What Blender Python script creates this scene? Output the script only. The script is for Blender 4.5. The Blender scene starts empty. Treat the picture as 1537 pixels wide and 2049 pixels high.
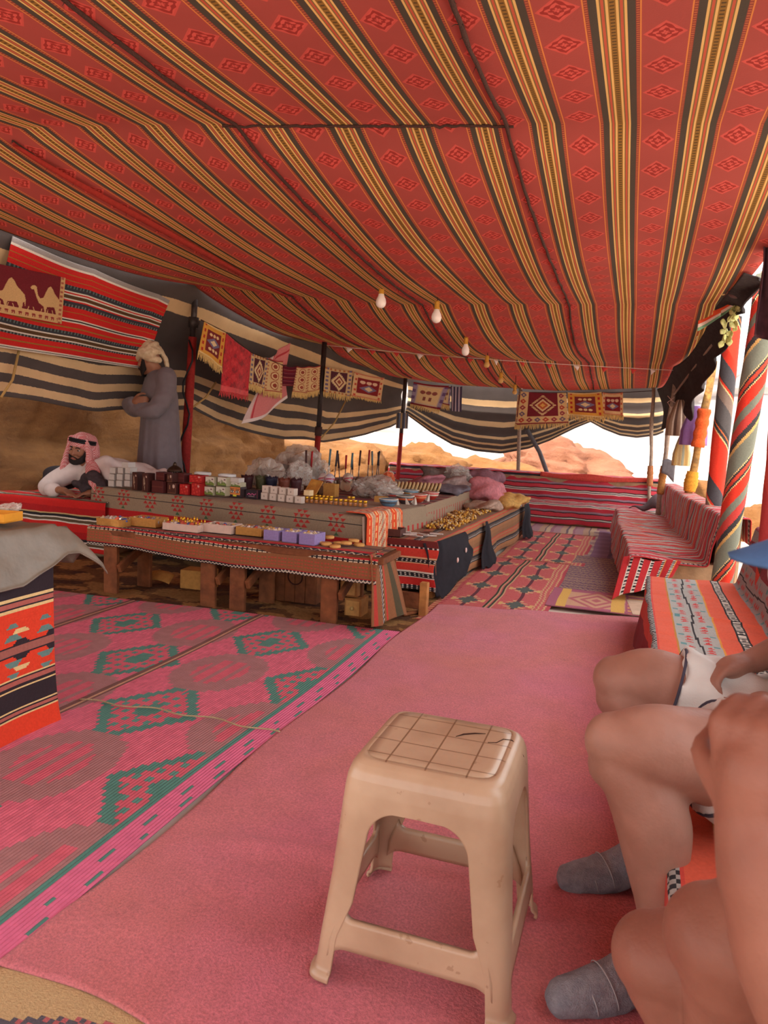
import bpy, bmesh, math, random
import numpy as np
from mathutils import Vector, Matrix, noise as mnoise
PI = math.pi
R = math.radians
random.seed(7)
rng = np.random.default_rng(7)
sc = bpy.context.scene
COL = sc.collection

# ------------------------------------------------------------------ camera
cam_d = bpy.data.cameras.new('camera')
cam_d.sensor_fit = 'VERTICAL'; cam_d.sensor_height = 36.0; cam_d.sensor_width = 27.0
cam_d.lens = 26.0; cam_d.clip_start = 0.02; cam_d.clip_end = 400
cam_d.dof.use_dof = True; cam_d.dof.focus_distance = 2.6; cam_d.dof.aperture_fstop = 9.0
cam = bpy.data.objects.new('camera', cam_d); COL.objects.link(cam); sc.camera = cam
_yaw, _pit, _rol = R(18.5), R(6.57), R(2.66)
_rt = Vector((math.cos(_yaw), math.sin(_yaw), 0))
_fw = Vector((-math.sin(_yaw)*math.cos(_pit), math.cos(_yaw)*math.cos(_pit), -math.sin(_pit)))
_up = _rt.cross(_fw)
_r2 = _rt*math.cos(_rol) + _up*math.sin(_rol)
_u2 = -_rt*math.sin(_rol) + _up*math.cos(_rol)
cam.matrix_world = Matrix(((_r2.x, _u2.x, -_fw.x, 0), (_r2.y, _u2.y, -_fw.y, 0), (_r2.z, _u2.z, -_fw.z, 1.072), (0, 0, 0, 1)))

# ------------------------------------------------------------------ sky, sun, exposure
w = bpy.data.worlds.new('sky'); sc.world = w; w.use_nodes = True
bg = w.node_tree.nodes['Background']
bg.inputs['Color'].default_value = (0.93, 0.965, 1.0, 1); bg.inputs['Strength'].default_value = 1.0
sun_d = bpy.data.lights.new('sun', 'SUN'); sun_d.energy = 2.6; sun_d.angle = R(1.5); sun_d.color = (1.0, 0.93, 0.82)
sun = bpy.data.objects.new('sun', sun_d); COL.objects.link(sun)
sun.rotation_euler = (R(28), R(-24), 0)
sc.view_settings.view_transform = 'Standard'
sc.view_settings.look = 'None'
sc.view_settings.exposure = 1.85
sc.view_settings.gamma = 1.0
sc.view_settings.use_curve_mapping = False

# ------------------------------------------------------------------ helpers
def S(r, g, b):
    def f(c):
        c = c/255.0
        return c/12.92 if c <= 0.04045 else ((c+0.055)/1.055)**2.4
    return (f(r), f(g), f(b))

def tag(o, label=None, cat=None, group=None, kind=None):
    if label: o['label'] = label
    if cat: o['category'] = cat
    if group: o['group'] = group
    if kind: o['kind'] = kind
    return o

def link(name, me, mat=None, parent=None):
    o = bpy.data.objects.new(name, me); COL.objects.link(o)
    if mat is not None:
        for m in (mat if isinstance(mat, (list, tuple)) else [mat]):
            me.materials.append(m)
    if parent is not None: o.parent = parent
    return o

def empty(name, loc=(0, 0, 0), rz=0.0):
    o = bpy.data.objects.new(name, None); COL.objects.link(o)
    o.location = loc; o.rotation_euler = (0, 0, rz); o.empty_display_size = 0.1
    return o

def copy_tree(o, parent=None, loc=None, rot=None):
    c = o.copy(); COL.objects.link(c); c.parent = parent
    for ch in o.children:
        copy_tree(ch, c)
    if loc is not None: c.location = loc
    if rot is not None: c.rotation_euler = rot
    return c

class MB:
    """collects simple shapes; build() links them as one mesh object"""
    def __init__(s): s.v = []; s.f = []; s.sm = []; s.mi = []
    def add(s, vs, fs, smooth=False, mi=0, M=None):
        b = len(s.v)
        if M is not None: vs = [tuple(M @ Vector(v)) for v in vs]
        s.v += [tuple(v) for v in vs]
        s.f += [tuple(b+i for i in f) for f in fs]
        s.sm += [smooth]*len(fs); s.mi += [mi]*len(fs)
        return s
    def box(s, c, d, rz=0, M=None, ch=0.0, mi=0, taper=1.0):
        hx, hy, hz = d[0]/2, d[1]/2, d[2]/2
        if ch <= 0:
            vs = [(x*(taper if z > 0 else 1), y*(taper if z > 0 else 1), z) for z in (-hz, hz) for x, y in ((-hx, -hy), (hx, -hy), (hx, hy), (-hx, hy))]
            fs = [(0, 3, 2, 1), (4, 5, 6, 7), (0, 1, 5, 4), (1, 2, 6, 5), (2, 3, 7, 6), (3, 0, 4, 7)]
        else:
            def ring(z, i): return [(-hx+i, -hy, z), (hx-i, -hy, z), (hx, -hy+i, z), (hx, hy-i, z), (hx-i, hy, z), (-hx+i, hy, z), (-hx, hy-i, z), (-hx, -hy+i, z)]
            def ins(r, k): return [(x*(hx-k)/hx, y*(hy-k)/hy, z) for x, y, z in r]
            rs = [ins(ring(-hz, ch), ch), ring(-hz+ch, ch), ring(hz-ch, ch), ins(ring(hz, ch), ch)]
            vs = [p for r in rs for p in r]; fs = [tuple(range(7, -1, -1)), tuple(range(24, 32))]
            for k in range(3):
                for i in range(8):
                    j = (i+1) % 8; fs.append((k*8+i, k*8+j, k*8+8+j, k*8+8+i))
        T = Matrix.Translation(c) @ Matrix.Rotation(rz, 4, 'Z')
        if M is not None: T = M @ T
        return s.add(vs, fs, False, mi, T)
    def tube(s, pts, rad, n=10, cap=True, smooth=True, mi=0, flat=None, M=None):
        pts = [Vector(p) for p in pts]; m = len(pts)
        rr = rad if isinstance(rad, (list, tuple)) else [rad]*m
        vs = []; up = None
        for i, p in enumerate(pts):
            t = (pts[min(i+1, m-1)] - pts[max(i-1, 0)])
            t = t.normalized() if t.length > 1e-9 else Vector((0, 0, 1))
            if up is None:
                a = Vector((0, 0, 1)) if abs(t.z) < 0.9 else Vector((1, 0, 0))
                e1 = t.cross(a).normalized()
            else:
                e1 = (up - t*up.dot(t)).normalized()
            e2 = t.cross(e1); up = e1
            k = flat if flat else 1.0
            for j in range(n):
                a = 2*PI*j/n
                vs.append(tuple(p + e1*math.cos(a)*rr[i] + e2*math.sin(a)*rr[i]*k))
        fs = []
        for i in range(m-1):
            for j in range(n):
                k = (j+1) % n; fs.append((i*n+j, i*n+k, (i+1)*n+k, (i+1)*n+j))
        if cap:
            fs.append(tuple(range(n-1, -1, -1))); fs.append(tuple((m-1)*n+j for j in range(n)))
        return s.add(vs, fs, smooth, mi, M)
    def lathe(s, prof, c=(0, 0, 0), n=16, smooth=True, mi=0, M=None, cap=True):
        vs = []; fs = []
        for r, z in prof:
            for j in range(n):
                a = 2*PI*j/n; vs.append((c[0]+r*math.cos(a), c[1]+r*math.sin(a), c[2]+z))
        for i in range(len(prof)-1):
            for j in range(n):
                k = (j+1) % n; fs.append((i*n+j, i*n+k, (i+1)*n+k, (i+1)*n+j))
        if cap:
            fs.append(tuple(range(n-1, -1, -1))); m = len(prof)-1; fs.append(tuple(m*n+j for j in range(n)))
        return s.add(vs, fs, smooth, mi, M)
    def ball(s, c, r, n=12, m=8, M=None, mi=0):
        if not isinstance(r, (list, tuple)): r = (r, r, r)
        vs = [(c[0], c[1], c[2]-r[2])]; fs = []
        for i in range(1, m):
            th = PI*i/m
            for j in range(n):
                a = 2*PI*j/n
                vs.append((c[0]+r[0]*math.sin(th)*math.cos(a), c[1]+r[1]*math.sin(th)*math.sin(a), c[2]-r[2]*math.cos(th)))
        vs.append((c[0], c[1], c[2]+r[2])); L = len(vs)-1
        for j in range(n):
            k = (j+1) % n
            fs.append((0, 1+k, 1+j)); fs.append((L, 1+(m-2)*n+j, 1+(m-2)*n+k))
            for i in range(m-2):
                b = 1+i*n; fs.append((b+j, b+k, b+n+k, b+n+j))
        return s.add(vs, fs, True, mi, M)
    def mesh(s, name):
        me = bpy.data.meshes.new(name); me.from_pydata(s.v, [], s.f)
        me.polygons.foreach_set('use_smooth', s.sm); me.polygons.foreach_set('material_index', s.mi); me.update()
        return me
    def build(s, name, mat=None, parent=None):
        return link(name, s.mesh(name), mat, parent)

def sheet(name, P, mat=None, paint=None, parent=None, thick=0.0, smooth=True, uvs=None, closed=False, off=0.0):
    """P: (nu, nv, 3) points. paint: colours per cell (nu-1, nv-1, 3). u runs along axis 0"""
    P = np.asarray(P, float); nu, nv = P.shape[:2]
    me = bpy.data.meshes.new(name)
    idx = np.arange(nu*nv).reshape(nu, nv)
    q = np.stack([idx[:-1, :-1], idx[1:, :-1], idx[1:, 1:], idx[:-1, 1:]], -1).reshape(-1, 4)
    me.vertices.add(nu*nv); me.vertices.foreach_set('co', P.reshape(-1))
    nf = len(q)
    me.loops.add(nf*4); me.loops.foreach_set('vertex_index', q.reshape(-1).astype(np.int32))
    me.polygons.add(nf); me.polygons.foreach_set('loop_start', np.arange(0, nf*4, 4, dtype=np.int32))
    me.polygons.foreach_set('loop_total', np.full(nf, 4, np.int32))
    me.polygons.foreach_set('use_smooth', np.full(nf, smooth))
    me.update(calc_edges=True)
    if uvs is None:
        U, V = np.meshgrid(np.linspace(0, 1, nu), np.linspace(0, 1, nv), indexing='ij')
    else: U, V = uvs
    uv = np.stack([U.reshape(-1)[q.reshape(-1)], V.reshape(-1)[q.reshape(-1)]], -1)
    l = me.uv_layers.new(name='UVMap'); l.data.foreach_set('uv', uv.reshape(-1).astype(np.float32))
    if paint is not None:
        c = np.asarray(paint, float).reshape(-1, 3)
        c4 = np.concatenate([c, np.ones((len(c), 1))], 1)
        a = me.color_attributes.new('Col', 'FLOAT_COLOR', 'CORNER')
        a.data.foreach_set('color', np.repeat(c4, 4, axis=0).reshape(-1).astype(np.float32))
    o = link(name, me, mat, parent)
    if thick:
        m = o.modifiers.new('thickness', 'SOLIDIFY'); m.thickness = thick; m.offset = off
    return o

def noise2(X, Y, scale=1.0, seed=0.0, octaves=2):
    """smooth pseudo-noise from summed sines, about -1..1"""
    r = np.random.default_rng(int(seed*97)+3); out = np.zeros_like(X, float); amp = 1.0; tot = 0
    for o in range(octaves):
        for k in range(3):
            a = r.uniform(0, 2*PI); fr = scale*(2.0**o)*r.uniform(0.7, 1.4)
            out += amp*np.sin((X*math.cos(a)+Y*math.sin(a))*fr*2*PI + r.uniform(0, 6.28)); tot += amp
        amp *= 0.5
    return out/tot*1.6

# ---- paint helpers (numpy, one colour per woven cell)
def cells(nu, nv, w=1.0, h=1.0):
    u = (np.arange(nu-1)+0.5)/(nu-1)*w; v = (np.arange(nv-1)+0.5)/(nv-1)*h
    return np.meshgrid(u, v, indexing='ij')
def stripes(T, spec):
    ws = np.array([s_[0] for s_ in spec], float); cs = np.array([s_[1] for s_ in spec], float)
    e = np.cumsum(ws); t = np.mod(T, e[-1]); i = np.searchsorted(e, t, side='right').clip(0, len(ws)-1)
    return cs[i]
def put(C, mask, col):
    C[mask] = col; return C
def tri(x, p):  # triangle wave 0..1 of period p
    t = np.mod(x/p, 1.0); return 1-np.abs(2*t-1)

# ------------------------------------------------------------------ materials
MATS = {}
def nmat(name):
    m = bpy.data.materials.new(name); m.use_nodes = True
    nt = m.node_tree; nt.nodes.clear()
    out = nt.nodes.new('ShaderNodeOutputMaterial'); MATS[name] = m
    return m, nt, out
def N(nt, t, **kw):
    n = nt.nodes.new(t)
    for k, v in kw.items():
        if k.startswith('_'): setattr(n, k[1:], v)
        else: n.inputs[k.replace('__', ' ')].default_value = v
    return n
def math_(nt, op, a, b=None, c=None):
    n = nt.nodes.new('ShaderNodeMath'); n.operation = op
    for i, x in enumerate((a, b, c)):
        if x is None: continue
        if isinstance(x, (int, float)): n.inputs[i].default_value = x
        else: nt.links.new(x, n.inputs[i])
    return n.outputs[0]
def mixc(nt, fac, a, b, mode='MIX'):
    n = nt.nodes.new('ShaderNodeMix'); n.data_type = 'RGBA'; n.blend_type = mode
    for sock, x in ((n.inputs[0], fac), (n.inputs[6], a), (n.inputs[7], b)):
        if isinstance(x, (int, float)): sock.default_value = x
        elif isinstance(x, tuple): sock.default_value = (*x[:3], 1)
        else: nt.links.new(x, sock)
    return n.outputs[2]
def mat(name, col, rough=0.8, var=0.15, vscale=6.0, bump=0.0, bscale=60.0, metal=0.0, spec=0.3, attr=False, coat=0.0,
        alpha=1.0, trans=0.0, sss=0.0, sheen=0.0, emit=None, col2=None, transl=0.0, ior=1.45, coords='Object', detail=3.0):
    m, nt, out = nmat(name)
    p = nt.nodes.new('ShaderNodeBsdfPrincipled')
    p.inputs['Roughness'].default_value = rough; p.inputs['Metallic'].default_value = metal
    p.inputs['Specular IOR Level'].default_value = spec; p.inputs['IOR'].default_value = ior
    p.inputs['Coat Weight'].default_value = coat; p.inputs['Alpha'].default_value = alpha
    p.inputs['Transmission Weight'].default_value = trans
    if sss: p.inputs['Subsurface Weight'].default_value = sss; p.inputs['Subsurface Radius'].default_value = (0.012, 0.005, 0.003); p.inputs['Subsurface Scale'].default_value = 1.0
    if sheen: p.inputs['Sheen Weight'].default_value = sheen
    tc = nt.nodes.new('ShaderNodeTexCoord')
    if attr:
        a = nt.nodes.new('ShaderNodeAttribute'); a.attribute_name = 'Col'; base = a.outputs['Color']
    else:
        rgb = nt.nodes.new('ShaderNodeRGB'); rgb.outputs[0].default_value = (*col, 1); base = rgb.outputs[0]
    if var > 0:
        nz = N(nt, 'ShaderNodeTexNoise', Scale=vscale, Detail=detail); nt.links.new(tc.outputs[coords], nz.inputs['Vector'])
        if col2 is not None:
            mr = nt.nodes.new('ShaderNodeMapRange'); mr.inputs[1].default_value = 0.35; mr.inputs[2].default_value = 0.65
            nt.links.new(nz.outputs['Fac'], mr.inputs[0]); base = mixc(nt, mr.outputs[0], base, col2)
        mr = nt.nodes.new('ShaderNodeMapRange'); mr.inputs[1].default_value = 0.25; mr.inputs[2].default_value = 0.75
        mr.inputs[3].default_value = 1-var; mr.inputs[4].default_value = 1+var
        nz2 = N(nt, 'ShaderNodeTexNoise', Scale=vscale*2.7, Detail=4.0); nt.links.new(tc.outputs[coords], nz2.inputs['Vector'])
        nt.links.new(nz2.outputs['Fac'], mr.inputs[0])
        sc_ = nt.nodes.new('ShaderNodeVectorMath'); sc_.operation = 'SCALE'; nt.links.new(base, sc_.inputs[0]); nt.links.new(mr.outputs[0], sc_.inputs['Scale'])
        base = sc_.outputs[0]
    nt.links.new(base, p.inputs['Base Color'])
    if bump:
        nb = N(nt, 'ShaderNodeTexNoise', Scale=bscale, Detail=3.0); nt.links.new(tc.outputs[coords], nb.inputs['Vector'])
        b = nt.nodes.new('ShaderNodeBump'); b.inputs['Strength'].default_value = bump; b.inputs['Distance'].default_value = 0.01
        nt.links.new(nb.outputs['Fac'], b.inputs['Height']); nt.links.new(b.outputs[0], p.inputs['Normal'])
    if emit: p.inputs['Emission Color'].default_value = (*emit[0], 1); p.inputs['Emission Strength'].default_value = emit[1]
    if transl:
        t = nt.nodes.new('ShaderNodeBsdfTranslucent'); nt.links.new(base, t.inputs['Color'])
        mx = nt.nodes.new('ShaderNodeMixShader'); mx.inputs[0].default_value = transl
        nt.links.new(p.outputs[0], mx.inputs[1]); nt.links.new(t.outputs[0], mx.inputs[2]); nt.links.new(mx.outputs[0], out.inputs[0])
    else:
        nt.links.new(p.outputs[0], out.inputs[0])
    return m

M_cloth = mat('woven_cloth', (.5, .5, .5), 0.9, 0.10, 40, 0.25, 420, attr=True, spec=0.15, sheen=0.05)
M_kilim = mat('woven_kilim', (.5, .5, .5), 0.95, 0.14, 60, 0.5, 260, attr=True, spec=0.1)
M_paint = mat('printed_card', (.5, .5, .5), 0.45, 0.04, 20, attr=True, spec=0.4)

def ramp_lookup(nt, fac, stops):
    r = nt.nodes.new('ShaderNodeValToRGB'); r.color_ramp.interpolation = 'CONSTANT'
    e = r.color_ramp.elements
    e[0].position = stops[0][0]; e[0].color = (*stops[0][1], 1)
    e[1].position = stops[1][0]; e[1].color = (*stops[1][1], 1)
    for pz, c in stops[2:]:
        x = e.new(pz); x.color = (*c, 1)
    nt.links.new(fac, r.inputs[0]); return r.outputs[0]

# ================================================================== SETTING
# ---- sandy ground
M_sand = mat('desert_sand', S(222, 204, 186), 0.95, 0.1, 1.2, 0.3, 30, col2=S(208, 190, 172), spec=0.1)
xs = np.concatenate([-np.geomspace(8, 160, 24)[::-1], np.linspace(-7.6, 7.6, 60), np.geomspace(8, 160, 24)])
ys = np.concatenate([-np.geomspace(6, 120, 18)[::-1], np.linspace(-5.6, 13.6, 70), np.geomspace(14, 200, 30)])
X, Y = np.meshgrid(xs, ys, indexing='ij')
far = np.clip((np.hypot(np.maximum(np.abs(X+1)-4, 0), np.maximum(np.abs(Y-4)-6.5, 0)))/3, 0, 1)
Z = -0.012 + far*(-0.12 + 0.10*noise2(X, Y, 0.15, 2))
tag(sheet('floor', np.stack([X, Y, Z], -1), M_sand), kind='structure')

# ---- rock material and cliff
def rock_mat(name, a, b, c):
    m, nt, out = nmat(name)
    p = nt.nodes.new('ShaderNodeBsdfPrincipled'); p.inputs['Roughness'].default_value = 0.92; p.inputs['Specular IOR Level'].default_value = 0.15
    tc = nt.nodes.new('ShaderNodeTexCoord'); mp = nt.nodes.new('ShaderNodeMapping'); mp.inputs['Scale'].default_value = (1.5, 1.5, 8.0)
    nt.links.new(tc.outputs['Object'], mp.inputs[0])
    n1 = N(nt, 'ShaderNodeTexNoise', Scale=1.6, Detail=6.0, Roughness=0.6); nt.links.new(mp.outputs[0], n1.inputs['Vector'])
    n2 = N(nt, 'ShaderNodeTexNoise', Scale=1.1, Detail=5.0); nt.links.new(tc.outputs['Object'], n2.inputs['Vector'])
    r = nt.nodes.new('ShaderNodeValToRGB'); e = r.color_ramp.elements
    e[0].position = 0.3; e[0].color = (*a, 1); e[1].position = 0.62; e[1].color = (*b, 1)
    x = e.new(0.8); x.color = (*c, 1)
    f = math_(nt, 'ADD', math_(nt, 'MULTIPLY', n1.outputs['Fac'], 0.5), math_(nt, 'MULTIPLY', n2.outputs['Fac'], 0.5))
    nt.links.new(f, r.inputs[0]); nt.links.new(r.outputs[0], p.inputs['Base Color'])
    n3 = N(nt, 'ShaderNodeTexNoise', Scale=9.0, Detail=10.0, Roughness=0.72); nt.links.new(tc.outputs['Object'], n3.inputs['Vector'])
    bb = nt.nodes.new('ShaderNodeBump'); bb.inputs['Strength'].default_value = 0.9; bb.inputs['Distance'].default_value = 0.06
    nt.links.new(n3.outputs['Fac'], bb.inputs['Height']); nt.links.new(bb.outputs[0], p.inputs['Normal'])
    nt.links.new(p.outputs[0], out.inputs[0]); return m
M_rock = rock_mat('sandstone_ochre', S(112, 74, 44), S(156, 106, 62), S(184, 136, 90))
M_rock2 = rock_mat('sandstone_banded', S(118, 74, 56), S(160, 106, 80), S(192, 146, 116))

def fbm(p, sc_=1.0, oc=5):
    return mnoise.fractal(Vector(p)*sc_, 0.9, 2.1, oc)
cy_ = np.linspace(0.5, 12.5, 150); ct = np.linspace(0, 1, 46)
P = np.zeros((150, 46, 3))
for i, y in enumerate(cy_):
    xb = np.interp(y, [0.5, 4, 7, 9.5, 11, 12.5], [-4.75, -4.75, -4.6, -4.3, -3.5, -2.2])
    hz = np.interp(y, [0.5, 5, 7, 8.2, 9.0, 10.5, 12.5], [4.6, 4.4, 3.6, 1.6, 0.85, 0.72, 0.6])  # unseen upper face raised to keep sun from leaking under the left wall
    for j, t in enumerate(ct):
        if t < 0.62:
            k = t/0.62; x, z = xb - 0.25*k**2 - 0.10*math.sin(k*5), -0.05 + hz*k
        else:
            k = (t-0.62)/0.38; x, z = xb - 0.25 - 3.2*k**1.3, hz - 0.05 + 0.35*k
        d = fbm((x, y, z*1.6), 0.9)*0.22 + fbm((x+9, y, z*3), 2.7)*0.07 - 0.05*max(0, math.sin(z*9+2*fbm((y*.6, 0, 0))))**6
        P[i, j] = (x + d, y, z + d*0.35)
tag(sheet('rock_cliff', P, M_rock), 'ochre sandstone rock face behind the black tent wall', 'rock', kind='structure')

def boulder(name, c, r, seed, mt, label, strata=0.0, tilt=(0, 0, 0), sub=5, rough=0.28):
    bm = bmesh.new(); bmesh.ops.create_icosphere(bm, subdivisions=sub, radius=1.0)
    E = Matrix.Rotation(tilt[2], 4, 'Z') @ Matrix.Rotation(tilt[1], 4, 'Y') @ Matrix.Rotation(tilt[0], 4, 'X')
    for v in bm.verts:
        p = v.co.copy()
        d = 1 + rough*fbm(p + Vector((seed*3.1, seed, 0)), 1.3) + 0.10*fbm(p + Vector((seed, 0, 7)), 3.7)
        q = Vector((p.x*r[0]*d, p.y*r[1]*d, p.z*r[2]*d))
        if strata:
            k = q.z/strata + 0.5*fbm(p, 1.2); fr = k-math.floor(k)
            q.x *= 1 - 0.10*(fr**3); q.y *= 1 - 0.10*(fr**3)
        v.co = q
    bm.transform(E)
    me = bpy.data.meshes.new(name); bm.to_mesh(me); bm.free()
    for f in me.polygons: f.use_smooth = True
    o = link(name, me, mt); o.location = c
    return tag(o, label, 'rock')
boulder('boulder', (-1.35, 14.2, 0.12), (1.35, 1.0, 0.86), 3, M_rock2, 'large reddish layered rock outside beyond the far bench', 0.16, (0.0, 0.20, 0.15))
boulder('boulder', (-2.7, 13.4, -0.02), (0.95, 0.8, 0.52), 5, M_rock2, 'pale banded rock sloping up beside the large reddish rock', 0.14, (0, -0.25, 0))
boulder('boulder', (-0.25, 13.6, 0.18), (0.42, 0.3, 0.30), 8, M_rock2, 'small pale rock at the foot of the large reddish rock', 0.1, (0, 0.2, 0), 4)
boulder('boulder', (-3.15, 11.1, 0.25), (0.85, 0.8, 0.56), 9, M_rock, 'rounded ochre boulder behind the tied corner of the tent', 0, (0, 0.15, 0.3))
boulder('boulder', (-4.15, 10.2, 0.30), (0.72, 0.9, 0.58), 12, M_rock, 'sunlit ochre boulder under the swag left of the corner pole', 0, (0, 0.2, 0))
boulder('boulder', (-2.2, 11.6, 0.12), (1.05, 0.7, 0.52), 15, M_rock, 'low smooth ochre rock under the middle of the back swag')
boulder('boulder', (0.88, 9.9, 0.16), (0.36, 0.34, 0.46), 18, M_rock, 'pointed ochre rock outside behind the red and black wrapped pole', 0, (0, 0, 0), 4)
boulder('boulder', (1.35, 9.3, 0.05), (0.30, 0.36, 0.34), 21, M_rock, 'small ochre rock outside between the two wrapped poles', 0, (0, 0, 0), 4)
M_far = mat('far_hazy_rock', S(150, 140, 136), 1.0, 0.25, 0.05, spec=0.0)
Xf = np.linspace(-60, 150, 120); Pm = np.zeros((120, 14, 3))
for i, x in enumerate(Xf):
    hh = 15 + 6*mnoise.noise(Vector((x*0.03, 1, 0))) + 3*mnoise.noise(Vector((x*0.11, 4, 0)))
    for j in range(14):
        t = j/13; Pm[i, j] = (x + 3*mnoise.noise(Vector((x*.1, j, 2))), 150 + 14*t + 4*mnoise.noise(Vector((x*0.08, j*.5, 3))), -1 + hh*(t**0.6))
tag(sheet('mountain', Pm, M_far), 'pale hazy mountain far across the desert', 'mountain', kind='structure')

# ---- tent roof
m, nt, out = nmat('roof_fabric')
uvn = nt.nodes.new('ShaderNodeUVMap'); sp = nt.nodes.new('ShaderNodeSeparateXYZ'); nt.links.new(uvn.outputs[0], sp.inputs[0])
u, v = sp.outputs[0], sp.outputs[1]
d = math_(nt, 'ABSOLUTE', math_(nt, 'SUBTRACT', math_(nt, 'FRACT', math_(nt, 'ADD', u, 50.5)), 0.5))
cR, cY, cK, cO, cG, cD = S(172, 86, 78), S(230, 190, 122), S(88, 78, 68), S(220, 142, 80), S(128, 110, 72), S(146, 72, 64)
cR2 = S(196, 98, 76)
base = ramp_lookup(nt, math_(nt, 'MULTIPLY', d, 2.0), [(0, S(150, 112, 58)), (.07, cY), (.12, cG), (.145, cR2), (.20, cG), (.225, cY), (.275, cK), (.43, cD), (.51, cO), (.54, cR)])
chain = math_(nt, 'MULTIPLY', math_(nt, 'GREATER_THAN', math_(nt, 'SINE', math_(nt, 'MULTIPLY', v, 2*PI/0.018)), 0.35), math_(nt, 'LESS_THAN', d, 0.022))
base = mixc(nt, chain, base, S(96, 76, 50))
dash = math_(nt, 'MULTIPLY', math_(nt, 'GREATER_THAN', math_(nt, 'SINE', math_(nt, 'MULTIPLY', v, 2*PI/0.012)), 0.0),
             math_(nt, 'MULTIPLY', math_(nt, 'GREATER_THAN', d, 0.222), math_(nt, 'LESS_THAN', d, 0.252)))
base = mixc(nt, dash, base, S(190, 112, 76))
du = math_(nt, 'ABSOLUTE', math_(nt, 'SUBTRACT', math_(nt, 'FRACT', math_(nt, 'ADD', u, 50.0)), 0.5))
dv = math_(nt, 'ABSOLUTE', math_(nt, 'SUBTRACT', math_(nt, 'FRACT', math_(nt, 'MULTIPLY', v, 1/0.20)), 0.5))
dd = math_(nt, 'ADD', math_(nt, 'MULTIPLY', du, 1/0.215), math_(nt, 'MULTIPLY', dv, 1/0.33))
inside = math_(nt, 'LESS_THAN', dd, 1.0)
# embroidered figure inside each lozenge: rings and petals
ang = math_(nt, 'SINE', math_(nt, 'MULTIPLY', math_(nt, 'ARCTAN2', math_(nt, 'SUBTRACT', math_(nt, 'FRACT', math_(nt, 'MULTIPLY', v, 5.0)), 0.5), math_(nt, 'SUBTRACT', math_(nt, 'FRACT', math_(nt, 'ADD', u, 50.0)), 0.5)), 6.0))
ring = math_(nt, 'SINE', math_(nt, 'MULTIPLY', dd, 16.0))
fig = math_(nt, 'GREATER_THAN', math_(nt, 'ADD', math_(nt, 'MULTIPLY', ang, 0.8), ring), 0.15)
loz = mixc(nt, fig, S(160, 62, 56), S(212, 100, 90))
edge_ = math_(nt, 'GREATER_THAN', dd, 0.86)
loz = mixc(nt, edge_, loz, S(206, 96, 86))
base = mixc(nt, inside, base, loz)
tc = nt.nodes.new('ShaderNodeTexCoord')
nz = N(nt, 'ShaderNodeTexNoise', Scale=2.5, Detail=5.0); nt.links.new(tc.outputs['Object'], nz.inputs['Vector'])
mr = nt.nodes.new('ShaderNodeMapRange'); mr.inputs[3].default_value = 0.80; mr.inputs[4].default_value = 1.15; nt.links.new(nz.outputs['Fac'], mr.inputs[0])
vs_ = nt.nodes.new('ShaderNodeVectorMath'); vs_.operation = 'SCALE'; nt.links.new(base, vs_.inputs[0]); nt.links.new(mr.outputs[0], vs_.inputs['Scale'])
p = nt.nodes.new('ShaderNodeBsdfPrincipled'); p.inputs['Roughness'].default_value = 0.9; p.inputs['Specular IOR Level'].default_value = 0.12
nt.links.new(vs_.outputs[0], p.inputs['Base Color'])
nb = N(nt, 'ShaderNodeTexNoise', Scale=180.0, Detail=2.0); nt.links.new(tc.outputs['Object'], nb.inputs['Vector'])
hh = math_(nt, 'ADD', math_(nt, 'MULTIPLY', nb.outputs['Fac'], 0.35), math_(nt, 'MULTIPLY', math_(nt, 'MULTIPLY', inside, fig), 0.6))
bb = nt.nodes.new('ShaderNodeBump'); bb.inputs['Strength'].default_value = 0.4; bb.inputs['Distance'].default_value = 0.006
nt.links.new(hh, bb.inputs['Height']); nt.links.new(bb.outputs[0], p.inputs['Normal'])
tl = nt.nodes.new('ShaderNodeBsdfTranslucent'); nt.links.new(vs_.outputs[0], tl.inputs['Color'])
mx = nt.nodes.new('ShaderNodeMixShader'); mx.inputs[0].default_value = 0.24
nt.links.new(p.outputs[0], mx.inputs[1]); nt.links.new(tl.outputs[0], mx.inputs[2]); nt.links.new(mx.outputs[0], out.inputs[0])
M_roof = m

SX = [-4.03, -3.74, -3.45, -3.17, -2.88, -2.60, -2.31, -2.03, -1.752, -1.504, -1.2, -.912, -.644, -.419, -.149, .119, .395, .68, .96]
def roof_xl(y): return np.interp(y, [-1.4, 5.6, 7.8, 9.6], [-3.72, -3.68, -3.5, -3.05])
def roof_xr(y): return np.interp(y, [-1.4, 3.0, 4.2, 5.6, 8.0, 9.6], [0.85, 0.72, 0.55, 0.50, 0.34, 0.24])
SEAMS = [lambda x: (-4.2, 2.0), lambda x: (0.35+.05*x, 2.30),  # unseen rear bay lengthened to cut light from behind the camera
         lambda x: (2.97+.10*x, np.interp(x, [-3.7, -2.6, -1.7, -.5, .35, .8], [2.23, 2.30, 2.275, 2.225, 2.19, 2.17])),
         lambda x: (5.6, np.interp(x, [-3.7, -2.6, -1.9, .6], [2.20, 2.08, 2.02, 2.0])),
         lambda x: (7.9, np.interp(x, [-3.5, -2.6, -1.9, .4], [1.97, 1.88, 1.845, 1.80])),
         lambda x: (9.5, np.interp(x, [-3.1, -2.2, -1.0, .3], [1.73, 1.65, 1.615, 1.69]))]
SAG = [0.14, 0.075, 0.085, 0.10, 0.05]
def roof_at(x, b, t):
    y0, z0 = SEAMS[b](x); y1, z1 = SEAMS[b+1](x)
    y = y0+(y1-y0)*t; z = z0+(z1-z0)*t
    tt = t**0.85
    sg = SAG[b]*4*tt*(1-tt)*(1+0.25*math.sin(x*2.1+b*1.7)) + 0.012*math.sin(x*6.5+t*5+b)*math.sin(PI*t)
    return y, z - sg
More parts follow.
